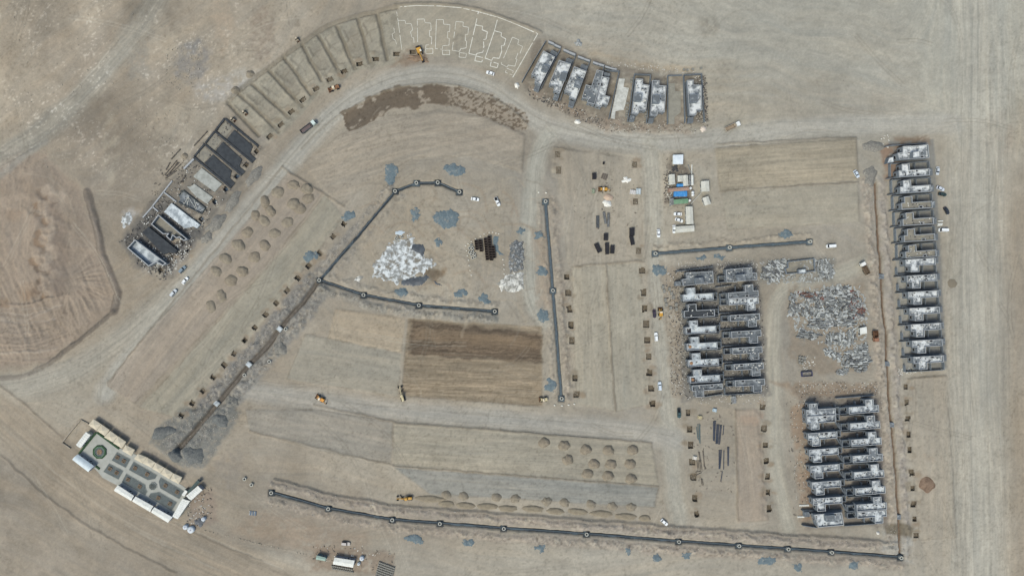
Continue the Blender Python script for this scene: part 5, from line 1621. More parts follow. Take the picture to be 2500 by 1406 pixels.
# ------------------------------------------------------------------ cabins, tents and camp objects
def cabin(name, label, quad, h, m, cat='cabin', group=None, ridge=.35, wallm=None, side=None, ribs=0, wins=3, vault=False):
    """prefab hut; quad in survey units at roof height, first edge is a long or short side"""
    wallm = wallm or M_CREAM
    P = ccw([W(*p, h) for p in quad])
    L0 = math.hypot(P[1][0] - P[0][0], P[1][1] - P[0][1])
    L1 = math.hypot(P[2][0] - P[1][0], P[2][1] - P[1][1])
    if L1 > L0:
        P = P[1:] + P[:1]
    cx, cy = sum(p[0] for p in P) / 4, sum(p[1] for p in P) / 4
    root = empty(name, cx, cy, 0)
    tag(root, label, cat, group)
    zb_ = -.3
    MB().prism(inset(P, .12), zb_, h).build('wall', wallm, root)
    mid = lambda a, b_, t_=.5: (a[0] + (b_[0] - a[0]) * t_, a[1] + (b_[1] - a[1]) * t_)
    rf = MB()
    if vault:
        n = 8
        vs_ = []
        for k in range(n + 1):
            t_ = k / n
            z = h + .02 + ridge * math.sin(math.pi * t_)
            a, b_ = mid(P[0], P[3], t_), mid(P[1], P[2], t_)
            vs_ += [(a[0], a[1], z), (b_[0], b_[1], z)]
        rf.add(vs_, [(2 * k, 2 * k + 1, 2 * k + 3, 2 * k + 2) for k in range(n)])
    else:
        ra, rb = mid(P[0], P[3]), mid(P[1], P[2])
        z0, z1 = h + .02, h + .02 + ridge
        rf.add([(P[0][0], P[0][1], z0), (P[1][0], P[1][1], z0), (P[2][0], P[2][1], z0), (P[3][0], P[3][1], z0), (ra[0], ra[1], z1), (rb[0], rb[1], z1),
                (P[0][0], P[0][1], h - .1), (P[1][0], P[1][1], h - .1), (P[2][0], P[2][1], h - .1), (P[3][0], P[3][1], h - .1)],
               [(0, 1, 5, 4), (2, 3, 4, 5), (1, 2, 5), (3, 0, 4), (6, 7, 1, 0), (7, 8, 2, 1), (8, 9, 3, 2), (9, 6, 0, 3)])
    ro = rf.build('roof', m, root)
    n = ribs or max(3, int(max(L0, L1) / 1.2))
    rb_ = MB()
    for k in range(1, n):
        t_ = k / n
        a, b_ = mid(P[0], P[1], t_), mid(P[3], P[2], t_)
        c_ = mid(a, b_)
        zz = h + .04 + (ridge if not vault else ridge)
        rb_.tube((a[0], a[1], h + .04), (c_[0], c_[1], zz), .05, 4)
        rb_.tube((c_[0], c_[1], zz), (b_[0], b_[1], h + .04), .05, 4)
    rb_.build('roof_rib', m, ro)
    best = max(range(4), key=lambda i: (math.hypot(P[(i + 1) % 4][0] - P[i][0], P[(i + 1) % 4][1] - P[i][1]) > min(L0, L1) * 1.05) * 10 + (-(out_normal(P, i)[2][0] * cx + out_normal(P, i)[2][1] * cy) / (math.hypot(cx, cy) + 1)))
    p, q, nn = out_normal(inset(P, .12), best)
    for k in range(wins):
        window_on(root, p, q, (k + .5) / wins, .9, 1.1, 2.0, nn)
    window_on(root, p, q, .5 / wins + .5 / wins, .8, .15, 2.0, nn, 'door')
    return root


z5 = lambda pts: Z0(140, 1000, 7.81, pts)
z6 = lambda pts: Z0(260, 1100, 6.70, pts)
# paving of the garden court
o = MB().prism([W(*p) for p in [(236, 1054), (293, 1094), (330, 1108), (462, 1196), (424, 1258), (250, 1165), (240, 1152), (194, 1107)]], -.3, .12).build('garden_paving', M_PAVE)
tag(o, 'pale paved garden court of the tent camp', 'paving', kind='structure')
BEDS = [[(175, 15), (400, 135), (320, 280), (85, 155)], [(45, 200), (285, 325), (200, 470), (-50, 340)], [(445, 170), (835, 395), (800, 460), (680, 480), (365, 310)], [(325, 365), (640, 550), (650, 620), (675, 660), (640, 730), (250, 510)], [(890, 425), (1280, 660), (1195, 790), (880, 610), (855, 500)], [(720, 690), (860, 665), (1160, 840), (1070, 985), (690, 750)]]
bl = ['small upper bed next to the plaza', 'small lower bed next to the plaza', 'long upper middle bed', 'long lower middle bed', 'upper right bed', 'lower right bed']
for q, l in zip(BEDS, bl):
    P = [W(*p) for p in z6(q)]
    o = MB().prism(inset(ccw(P), .12), .0, .2).build('gravel_bed', M_BED)
    tag(o, f'dark grey gravel bed of the garden court, {l}', 'garden bed', 'gravel beds of the garden court')
    MB().ring(ccw(P), inset(ccw(P), .12), .0, .26, .1).build('kerb', M_PAVE, o)
for q, l in (([(745, 432), (420, 832)], 'left'), ([(425, 840), (812, 1125)], 'lower'), ([(765, 430), (1185, 740)], 'upper')):
    P = [W(*p) for p in z5(q)]
    o = MB().strip(P, .95, .0, .55).build('turf_strip', M_TURF)
    tag(o, f'dark green turf strip along the {l} side of the plaza', 'turf strip', 'turf strips of the plaza')
    MB().strip(P, 1.15, .0, .2).build('edging', M_TURF, o)


def foliage(root, c, r, h, n, m, z=.3):
    mb = MB()
    for _ in range(n):
        a, rr = rnd(0, 6.28), r * math.sqrt(random.random())
        x, y, zz = c[0] + rr * math.cos(a), c[1] + rr * math.sin(a), z + rnd(.1, h)
        s_ = rnd(.10, .24)
        d1 = Vector((rnd(-1, 1), rnd(-1, 1), rnd(-.5, .8))).normalized() * s_
        d2 = Vector((rnd(-1, 1), rnd(-1, 1), rnd(-.5, .8))).normalized() * s_ * .6
        p = Vector((x, y, zz))
        mb.add([p - d1, p + d2, p + d1, p - d2], [(0, 1, 2, 3)])
    return mb.build('foliage', m, root)


M_LEAF = mat('dry_leaf', (110, 92, 70), (84, 88, 60), 1.5, .4, .6, var=.15)
M_BRICK = mat('planter_brick', (160, 132, 112), (140, 114, 96), 1.2, .4, .6, var=.1)


def octo(c, r, rot=.39, n=8):
    return [(c[0] + r * math.cos(rot + 2 * math.pi * i / n), c[1] + r * math.sin(rot + 2 * math.pi * i / n)) for i in range(n)]


c = W(*z5([(815, 800)])[0])
root = empty('octagon_planter', c[0], c[1], 0)
tag(root, 'large green octagonal planter in the middle of the plaza', 'planter')
MB().ring(octo(c, 4.0), octo(c, 3.1), 0, .6, .2).build('turf_rim', M_TURF, root)
MB().ring(octo(c, 3.1), octo(c, 2.9), .2, .7, .2).build('kerb', M_GREEN, root)
MB().prism(octo(c, 2.95), .1, .35).build('gravel', M_BED, root)
MB().prism(octo(c, 1.5, 0, 10), .3, .5).build('soil', M_BRICK, root)
foliage(root, c, 1.3, .8, 60, M_LEAF, .5)
c = W(*z6([(765, 575)])[0])
root = empty('octagon_planter', c[0], c[1], 0)
tag(root, 'small grey octagonal planter at the crossing of the garden paths', 'planter')
MB().ring(octo(c, 2.3), octo(c, 2.1), 0, .5, .2).build('kerb', M_PAVE, root)
MB().prism(octo(c, 2.15), .1, .3).build('gravel', M_BED, root)
foliage(root, c, 1.5, .9, 80, M_LEAF, .3)
PLN = [(187, 103, 'left one in the small upper bed'), (290, 165, 'right one in the small upper bed'), (65, 290, 'left one in the small lower bed'), (175, 355, 'right one in the small lower bed'), (475, 280, 'left one in the long upper middle bed'), (670, 380, 'right one in the long upper middle bed'), (360, 465, 'left one in the long lower middle bed'), (550, 580, 'right one in the long lower middle bed'), (970, 565, 'left one in the upper right bed'), (1160, 670, 'right one in the upper right bed'), (855, 765, 'left one in the lower right bed'), (1045, 860, 'right one in the lower right bed')]
for x, y, l in PLN:
    px, py = z6([(x, y)])[0]
    fr = frame(px, py, 28)
    c = fr(0, 0)
    root = empty('square_planter', c[0], c[1], .2)
    tag(root, f'square brick planter with a dry shrub, {l}', 'planter', 'square planters')
    for a, b_, cc, d_ in ((-.95, .95, -.95, -.75), (-.95, .95, .75, .95), (-.95, -.75, -.75, .75), (.75, .95, -.75, .75)):
        MB().box(fr, a, b_, cc, d_, .1, .6).build('side', M_BRICK, root)
    MB().box(fr, -.76, .76, -.76, .76, .1, .45).build('soil', M_EARTH, root)
    foliage(root, c, .8, .9, 34, M_LEAF, .45)
# canopies
TN = [z5(q) for q in ([(685, 175), (838, 275), (745, 395), (595, 290)], [(842, 278), (995, 385), (905, 500), (749, 397)], [(1005, 400), (1148, 500), (1060, 622), (890, 520)], [(1152, 502), (1310, 610), (1230, 735), (1064, 635)], [(1300, 670), (1475, 760), (1410, 880), (1235, 780)])] + \
     [z6(q) for q in ([(515, 50), (658, 105), (585, 208), (450, 130)], [(662, 107), (798, 190), (738, 280), (590, 202)], [(804, 192), (945, 275), (878, 365), (745, 290)], [(950, 277), (1088, 363), (1030, 463), (882, 375)], [(1092, 367), (1235, 430), (1180, 545), (1040, 470)])]
for i, q in enumerate(TN):
    P = ccw([W(*p, 2.7) for p in q])
    c = (sum(p[0] for p in P) / 4, sum(p[1] for p in P) / 4)
    root = empty('canopy_tent', c[0], c[1], 0)
    tag(root, f'{ORD[i]} beige canopy tent from the left in the row along the garden court', 'tent', 'beige canopy tents')
    vs_ = [(x, y, 2.7) for x, y in P] + [(c[0], c[1], 3.5)] + [(x, y, 2.45) for x, y in P]
    MB().add(vs_, [(0, 1, 4), (1, 2, 4), (2, 3, 4), (3, 0, 4)] + [(5 + k, 5 + (k + 1) % 4, (k + 1) % 4, k) for k in range(4)]).build('canopy', M_TAN, root)
    for p in inset(P, .25):
        MB().tube((p[0], p[1], -.1), (p[0], p[1], 2.72), .06, 6).build('pole', M_STEEL, root)
    MB().prism(inset(P, .15), -.2, .08).build('floor', M_SAND, root)
cabin('site_cabin', 'white prefab cabin in the walled yard left of the plaza', z5([(545, 420), (635, 480), (440, 730), (355, 665)]), 2.8, M_PANEL)
cabin('vaulted_cabin', 'pale blue cabin with a vaulted roof below the plaza', z5([(390, 845), (705, 1075), (590, 1185), (285, 950)]), 2.6, mat('pale_blue_panel', (206, 216, 222), (194, 204, 210), .5, .4, .6, rough=.5, var=.03), ridge=.9, vault=True, wallm=M_GREYP)
for q, l in (([(185, 560), (450, 735), (405, 820), (120, 650)], 'left'), ([(475, 745), (765, 905), (715, 1000), (420, 825)], 'middle'), ([(780, 920), (1080, 1085), (1005, 1175), (730, 1005)], 'right')):
    cabin('long_cabin', f'long white prefab cabin along the lower edge of the camp, {l} one', z6(q), 2.8, M_PANEL, group='long white cabins of the tent camp', wallm=M_GREYP)
cabin('long_cabin', 'long white cabin closing the right end of the garden court', z6([(1240, 780), (1365, 820), (1165, 1115), (1075, 1070)]), 2.8, M_PANEL)
cabin('site_cabin', 'white cabin with grey end beside the right end of the court', z6([(1495, 570), (1570, 640), (1385, 810), (1300, 735)]), 3.0, M_PANEL, wallm=M_GREYP)
cabin('lean_to', 'narrow dark green lean-to behind the white cabin', z6([(1490, 475), (1530, 510), (1340, 700), (1315, 670)]), 2.4, mat('dark_green', (78, 92, 90), var=.06), ridge=.1)
cabin('lean_to', 'narrow white shelter at the end of the garden paths', z6([(1285, 640), (1330, 665), (1270, 745), (1228, 720)]), 2.4, M_PANEL, ridge=.1, wins=1)
root = empty('yard_wall', *W(*z5([(280, 400)])[0]))
tag(root, 'low stone wall round the yard left of the plaza', 'wall')
for q in ([(455, 190), (275, 400), (100, 625)], [(455, 190), (600, 265)], [(100, 625), (260, 735)]):
    MB().strip([W(*p) for p in z5(q)], .6, -.2, .7).build('wall_run', mat('stone_wall', (166, 156, 142), (140, 130, 118), 1.2, .4, .6, var=.12), root)


def tank(px, py, r, label, m=None, h=1.7, group='water tanks'):
    c = W(px, py)
    z = hz(px, py)
    root = empty('water_tank', c[0], c[1], z)
    tag(root, label, 'tank', group)
    m = m or mat('tank_plastic', (206, 212, 218), (190, 196, 204), .8, .4, .6, rough=.4, var=.03)
    mb = MB()
    n = 16
    prof = [(1.0, -.1), (1.0, h * .8), (.85, h * .93), (.45, h), (.2, h + .02)]
    vs_, fs_ = [], []
    for rr, zz in prof:
        for k in range(n):
            a = 2 * math.pi * k / n
            vs_.append((c[0] + r * rr * math.cos(a), c[1] + r * rr * math.sin(a), z + zz))
    for k in range(len(prof) - 1):
        for j in range(n):
            fs_.append((k * n + j, k * n + (j + 1) % n, (k + 1) * n + (j + 1) % n, (k + 1) * n + j))
    mb.add(vs_, fs_).build('body', m, root, True)
    MB().cyl(c, r * .24, z + h - .02, z + h + .12, 10).build('lid', M_GREYP, root)


tank(*z6([(1305, 1238)])[0], 1.4, 'smaller round silver tank below the tent camp')
tank(*z6([(1395, 1280)])[0], 1.9, 'larger round silver tank below the tent camp')
tank(*z6([(1600, 1105)])[0], 1.2, 'white round tank above the dark rubble of the tent camp')
tank(*Z0(740, 1310, 10.417, [(1505, 525)])[0], 1.3, 'white round tank right of the cabin near the bottom edge')
tank(*Z0(740, 1310, 10.417, [(1425, 665)])[0], .85, 'small grey tank right of the cabin near the bottom edge')
mound('rubble_heap', *z6([(1520, 1170)])[0], 12, 11, 0, 1.0, mat('dark_rubble', (92, 94, 98), (120, 122, 126), 1.6, .4, .6, var=.15, bump=.5), 'dark rubble heap among the round tanks', 'rubble heap', rag=.15)
zH = lambda pts: Z0(740, 1310, 10.417, pts)
cabin('green_hut', 'small green roofed hut near the bottom edge', zH([(345, 465), (585, 530), (565, 610), (325, 570)]), 2.6, mat('sage_sheet', (158, 178, 168), var=.04), wallm=mat('teal_wall', (88, 116, 124), var=.05))
cabin('site_cabin', 'white ribbed cabin near the bottom edge beside rows of block pallets', zH([(800, 520), (1310, 600), (1270, 780), (760, 695)]), 2.8, M_PANEL, wallm=M_GREYP)

# central camp
z7 = lambda pts: Z0(1600, 360, 6.39, pts)
cabin('site_cabin', 'bright white sheet roofed shed at the top of the central camp', z7([(275, 118), (435, 114), (430, 262), (275, 262)]), 2.6, mat('blue_white_sheet', (228, 234, 240), (212, 220, 228), .5, .4, .6, rough=.4, var=.03), ridge=.2)
cabin('site_cabin', 'cream cabin at the left of the central camp', z7([(210, 425), (300, 418), (312, 575), (218, 585)]), 2.7, M_CREAM)
cabin('site_cabin', 'small cream cabin in the middle of the central camp', z7([(347, 442), (430, 438), (434, 534), (350, 536)]), 2.6, M_CREAM, wins=2)
cabin('site_cabin', 'cream cabin touching the small middle cabin of the central camp', z7([(434, 436), (505, 432), (518, 600), (437, 605)]), 2.8, M_CREAM)
cabin('steel_container', 'grey striped container at the right of the cream cabins', z7([(522, 432), (555, 431), (556, 592), (524, 590)]), 2.4, M_STEEL, 'container', ridge=.08)
cabin('steel_container', 'narrow white container right of the grey striped one', z7([(560, 431), (592, 430), (595, 590), (562, 592)]), 2.4, M_PANEL, 'container', ridge=.08)
cabin('tarp_shelter', 'small blue sheeted shelter above the pink roof', z7([(335, 570), (435, 568), (435, 612), (335, 614)]), 2.2, M_BLUE, 'shelter', ridge=.15, wallm=M_BLUE, wins=1)
cabin('pink_hut', 'long pinkish roofed hut in the central camp', z7([(205, 640), (525, 615), (525, 672), (210, 693)]), 2.6, M_PINK, ridge=.2, wallm=M_PINK)
cabin('tarp_shelter', 'large blue sheeted shelter in the central camp', z7([(292, 688), (495, 678), (495, 765), (292, 768)]), 2.4, M_BLUE, 'shelter', ridge=.2, wallm=M_BLUE)
cabin('green_hut', 'long pale green roofed hut in the central camp', z7([(285, 815), (510, 797), (515, 870), (290, 885)]), 2.5, M_GREEN, ridge=.2, wallm=M_GREEN)
cabin('lean_to', 'grey lean-to at the left end of the green hut', z7([(232, 795), (284, 790), (289, 895), (235, 905)]), 2.3, M_STEEL, ridge=.1, wins=1)
cabin('site_cabin', 'cream cabin standing alone right of the central camp', z7([(712, 530), (835, 522), (845, 685), (720, 690)]), 2.8, M_CREAM)
cabin('site_cabin', 'tilted cream cabin below the lone one right of the central camp', z7([(735, 790), (825, 760), (868, 880), (775, 910)]), 2.7, M_CREAM)
cabin('long_cabin', 'long upright cream cabin beside the parked white cars', z7([(475, 925), (580, 920), (597, 1195), (485, 1200)]), 2.9, M_CREAM, wins=4)
cabin('long_cabin', 'long level cream cabin below the parked white cars', z7([(320, 1235), (605, 1215), (608, 1310), (325, 1332)]), 2.9, M_CREAM, wins=4)
tw = mat('white_tank', (232, 234, 236), rough=.4, var=.02)
for (x, y, l) in [(540, 640, 'at the end of the pink roof'), (575, 706, 'upper of two right of the blue shelter'), (577, 745, 'lower of two right of the blue shelter'), (527, 832, 'at the end of the green hut')]:
    tank(*z7([(x, y)])[0], .75, f'small white water tank {l}', tw)
a, b_ = W(*z7([(720, 690)])[0]), W(*z7([(540, 890)])[0])
mb = MB()
mb.tube((a[0], a[1], 2.2), (b_[0], b_[1], 2.2), .14, 6)
mb.tube((a[0], a[1], -.1), (a[0], a[1], 2.25), .1, 6)
mb.tube((b_[0], b_[1], -.1), (b_[0], b_[1], 2.25), .1, 6)
tag(mb.build('overhead_pipe', M_CREAM), 'thin pale overhead pipe slanting between camp cabins', 'pipe')
for i, (p, q, l) in enumerate([((505, 275), (555, 405), 'grey'), ((568, 272), (565, 420), 'white')]):
    a, b_ = W(*z7([p])[0]), W(*z7([q])[0])
    tag(MB().tube((a[0], a[1], hz(*z7([p])[0]) + .2), (b_[0], b_[1], .3), .25, 8).tube((a[0], a[1], .2), (a[0] + .4 * (b_[0] - a[0]) / 20, a[1] + .4 * (b_[1] - a[1]) / 20, .2), .32, 8).build('long_pole', M_STEEL if i == 0 else M_PANEL), f'long {l} pole lying above the central camp containers', 'pole')
mound('scrap_heap', *z7([(305, 325)])[0], 9, 9, 0, .6, mat('soot', (58, 58, 60), (84, 84, 86), 1.4, .4, .6, var=.2), 'sooty black scrap heap below the bright white shed', 'scrap heap', rag=.25)

# ------------------------------------------------------------------ vehicles
def paint(rgb):
    return mat('paint_%d_%d_%d' % rgb, rgb, rough=.3, var=.0, spec=.5)


def wheel(root, fr, x, y, r, wd, z):
    a, b_ = fr(x, y - wd / 2), fr(x, y + wd / 2)
    t_ = MB().tube((a[0], a[1], z + r), (b_[0], b_[1], z + r), r, 12)
    o = t_.build('wheel', M_TYRE, root)
    s_ = 1 if y > 0 else -1
    a, b_ = fr(x, y + s_ * (wd / 2 - .01)), fr(x, y + s_ * (wd / 2 + .02))
    MB().tube((a[0], a[1], z + r), (b_[0], b_[1], z + r), r * .55, 8).build('rim', M_STEEL, o)


M_LAMP = mat('lamp_glass', (236, 236, 230), rough=.2, var=0)
M_RED = mat('tail_lamp', (150, 40, 36), rough=.3, var=0)


def car(px, py, ang, rgb, label, kind='sedan', group='cars on the site'):
    fr = frame(px, py, ang)
    z = hz(px, py)
    c = fr(0, 0)
    nm = {'sedan': 'sedan_car', 'suv': 'off_road_car', 'pickup': 'pickup_truck', 'van': 'delivery_van'}[kind]
    root = empty(nm, c[0], c[1], z)
    tag(root, label, 'pickup' if kind == 'pickup' else ('van' if kind == 'van' else 'car'), group)
    L, Wd = {'sedan': (4.6, 1.85), 'suv': (4.8, 1.95), 'pickup': (5.4, 1.95), 'van': (5.2, 2.0)}[kind]
    l, w = L / 2, Wd / 2
    pm = paint(rgb)
    out = [(-l, -w * .8), (-l + .25, -w), (l - .6, -w), (l - .1, -w * .72), (l, -w * .3), (l, w * .3), (l - .1, w * .72), (l - .6, w), (-l + .25, w), (-l, w * .8)]
    P = [fr(*p) for p in out]
    top = [fr(p[0] * .985, p[1] * .94) for p in out]
    hb = {'sedan': .85, 'suv': 1.0, 'pickup': 1.0, 'van': 1.05}[kind]
    MB().prism(P, z + .3, z + hb, top).build('body', pm, root)
    gx0, gx1, gt = {'sedan': (-1.75, 1.05, .55), 'suv': (-2.2, .95, .35), 'pickup': (-.6, 1.3, .4), 'van': (-2.5, 1.9, .3)}[kind]
    hr = {'sedan': 1.42, 'suv': 1.75, 'pickup': 1.75, 'van': 2.1}[kind]
    g0 = [fr(gx0, -w * .86), fr(gx1, -w * .86), fr(gx1, w * .86), fr(gx0, w * .86)]
    g1 = [fr(gx0 + gt * (.9 if kind == 'sedan' else .35), -w * .7), fr(gx1 - gt * 1.35, -w * .7), fr(gx1 - gt * 1.35, w * .7), fr(gx0 + gt * (.9 if kind == 'sedan' else .35), w * .7)]
    MB().prism(g0, z + hb - .02, z + hr - .04, g1).build('window', M_GLASS, root)
    r0 = [fr(gx0 + gt * (.8 if kind == 'sedan' else .25), -w * .74), fr(gx1 - gt * 1.25, -w * .74), fr(gx1 - gt * 1.25, w * .74), fr(gx0 + gt * (.8 if kind == 'sedan' else .25), w * .74)]
    MB().prism(r0, z + hr - .05, z + hr + .02).build('roof', pm, root)
    if kind == 'pickup':
        MB().box(fr, -l + .15, -.75, -w * .78, w * .78, z + hb - .45, z + hb + .012).build('load_bed', M_DARK, root)
    for sx in (-1, 1):
        for sy in (-1, 1):
            wheel(root, fr, sx * L * .3, sy * (w - .14), .33, .24, z - .02)
    for sy in (-1, 1):
        MB().box(fr, l - .22, l - .02, sy * w * .55 - .2, sy * w * .55 + .2, z + .58, z + hb - .05).build('headlight', M_LAMP, root)
        MB().box(fr, -l - .02, -l + .1, sy * w * .6 - .18, sy * w * .6 + .18, z + .6, z + hb - .05).build('tail_light', M_RED, root)
        MB().box(fr, gx1 - .35, gx1 - .15, sy * (w + .08) - .1, sy * (w + .08) + .1, z + hb - .05, z + hb + .1).build('mirror', pm, root)
    return root


WH, SV = (236, 238, 240), (196, 202, 208)
car(1197, 180, 195, WH, 'white sedan standing on the curved road below the chalk outlines')
car(1160, 487, 10, WH, 'white sedan right of the end manhole of the yard trench')
car(1214, 493, 65, WH, 'white pickup parked askew near the pale road', 'pickup')
car(1607, 570, 88, WH, 'white sedan on the straight road left of the long camp cabins')
car(1654, 523, 182, WH, 'white sedan parked level beside the upright cream cabin')
car(1657, 538, 20, WH, 'white sedan parked at a slant beside the upright cream cabin')
car(1645, 560, 88, WH, 'white sedan parked against the end of the level cream cabin')
car(1601, 822, 266, WH, 'white off-road car on the straight road beside the pits', 'suv')
car(1610, 942, 266, (206, 216, 228), 'pale off-road car on the straight road near the lowest pits', 'suv')
car(1621, 1273, 42, WH, 'white sedan above the bottom trench at the foot of the straight road')
car(2027, 601, 176, WH, 'white van right of the end of the short trench', 'van')
car(2088, 426, 60, (206, 216, 228), 'pale blue sedan at the corner of the ridged brown plot')
car(2287, 418, 93, SV, 'silver sedan right of the second house of the column')
car(2294, 461, 25, (206, 212, 222), 'silver sedan beside the dark green car')
car(2299, 475, 12, (48, 66, 64), 'dark green car beside the silver sedan')
car(2309, 515, 60, (46, 52, 60), 'black sedan near the haul road')
car(2300, 562, 182, WH, 'white van with a flat roof right of the column of houses', 'van')
car(447, 658, -48, (118, 136, 148), 'blue grey off-road car nearest the foundations on the curved road', 'suv')
car(453, 685, -50, WH, 'white sedan between two cars on the curved road')
car(425, 715, -52, SV, 'silver off-road car lowest of three on the curved road', 'suv')
car(1597, 766, 85, (62, 52, 66), 'dark purple car beside the yellow backhoe')
car(1657, 1008, 88, (56, 82, 84), 'dark green pickup above the pits of the pipe yard', 'pickup')
car(845, 1325, 5, (70, 76, 84), 'dark grey off-road car on the bare ground near the bottom edge', 'suv')


def dump_truck(px, py, ang, label, L=8.8, cabc=(216, 222, 220), bedc=(120, 122, 128), load=(112, 104, 106)):
    fr = frame(px, py, ang)
    z = hz(px, py)
    c = fr(0, 0)
    root = empty('dump_truck', c[0], c[1], z)
    tag(root, label, 'truck', 'trucks on the site')
    l, w = L / 2, 1.25
    MB().box(fr, -l, l, -.45, .45, z + .7, z + 1.0).build('chassis', M_BLACK, root)
    MB().box(fr, l - 2.1, l, -w, w, z + .8, z + 2.7, .12, .08).build('cab', paint(cabc), root)
    MB().box(fr, l - .12, l + .03, -w * .85, w * .85, z + 1.7, z + 2.5).build('windscreen', M_GLASS, root)
    bm = mat('truck_bed_%d' % bedc[0], bedc, rough=.6, var=.06)
    bd = MB()
    x0, x1 = -l, l - 2.5
    bd.box(fr, x0, x1, -w, -w + .14, z + 1.0, z + 2.3)
    bd.box(fr, x0, x1, w - .14, w, z + 1.0, z + 2.3)
    bd.box(fr, x1 - .14, x1, -w + .14, w - .14, z + 1.0, z + 2.6)
    bd.box(fr, x0, x0 + .12, -w + .14, w - .14, z + 1.0, z + 2.1)
    bd.box(fr, x0 + .12, x1 - .14, -w + .14, w - .14, z + 1.0, z + 1.15)
    bd.build('tipper_bed', bm, root)
    MB().box(fr, x0 + .3, x1 - .4, -w + .2, w - .2, z + 1.15, z + 1.6, .5, .3).build('load', mat('truck_load_%d' % load[0], load, var=.1), root)
    for x in (l - 1.1, -l + 2.4, -l + 1.2):
        for s_ in (-1, 1):
            wheel(root, fr, x, s_ * (w - .2), .52, .36, z - .02)
    for s_ in (-1, 1):
        MB().box(fr, l - .02, l + .05, s_ * .85 - .2, s_ * .85 + .2, z + 1.0, z + 1.25).build('headlight', M_LAMP, root)
        MB().box(fr, l - .4, l - .25, s_ * (w + .12) - .1, s_ * (w + .12) + .1, z + 1.8, z + 2.3).build('mirror', M_BLACK, root)
    return root


dump_truck(754, 312, -37, 'grey dump truck driving up the curved road', 9.8, (206, 218, 214), (104, 102, 106), (110, 98, 98))
dump_truck(1786, 311, -25, 'white dump truck on the road right of the bend houses', 8.6, (230, 230, 228), (178, 166, 152), (150, 134, 116))
dump_truck(2108, 655, -118, 'white and rusty flatbed truck at the top of the scrap yard', 7.4, (232, 230, 226), (116, 100, 84), (98, 84, 70))
dump_truck(2134, 820, 86, 'rusty brown truck beside the long open trench', 6.0, (150, 108, 84), (110, 82, 62), (90, 66, 50))

M_YEL = mat('digger_yellow', (206, 158, 74), (186, 140, 62), 1.0, .4, .6, rough=.5, var=.06)
M_ORG = mat('loader_orange', (224, 160, 74), (206, 140, 58), 1.0, .4, .6, rough=.5, var=.06)
M_PALEY = mat('pale_machine', (206, 194, 160), (188, 174, 140), 1.0, .4, .6, rough=.5, var=.06)


def excavator(px, py, ang, boomang, label, m):
    fr = frame(px, py, ang)
    z = hz(px, py)
    c = fr(0, 0)
    root = empty('excavator', c[0], c[1], z)
    tag(root, label, 'excavator')
    for s_ in (-1, 1):
        t_ = MB()
        t_.box(fr, -2.1, 2.1, s_ * 1.25 - .3, s_ * 1.25 + .3, z, z + .75, .3, 0)
        o = t_.build('track', M_BLACK, root)
    MB().box(fr, -1.2, 1.2, -.95, .95, z + .4, z + 1.0).build('undercarriage', M_BLACK, root)
    f2 = frame(px, py, boomang)
    MB().box(f2, -2.4, 1.4, -1.3, 1.3, z + 1.0, z + 2.0, .1, .1).build('engine_deck', m, root)
    MB().box(f2, -2.5, -1.4, -1.3, 1.3, z + 1.0, z + 2.3, .15, .15).build('counterweight', M_BLACK, root)
    cb = MB().box(f2, .1, 1.5, .3, 1.25, z + 2.0, z + 3.0, .1, .08).build('cab', paint((226, 222, 210)), root)
    MB().box(f2, 1.38, 1.52, .4, 1.15, z + 2.1, z + 2.9).build('window', M_GLASS, cb)
    p0, p1, p2, p3 = f2(1.2, -.3), f2(4.2, -.3), f2(6.0, -.3), f2(6.4, -.3)
    MB().tube((*p0, z + 1.9), (*p1, z + 4.0), .32, 8).build('boom', m, root)
    MB().tube((*p1, z + 4.0), (*p2, z + 1.6), .24, 8).build('arm', m, root)
    MB().box(f2, 5.7, 6.8, -.9, .35, z + .2, z + 1.3, .15, .1).build('bucket', M_BLACK, root)
    return root


excavator(1024, 126, 70, 68, 'yellow excavator digging at the last pit of the arc plots', M_YEL)


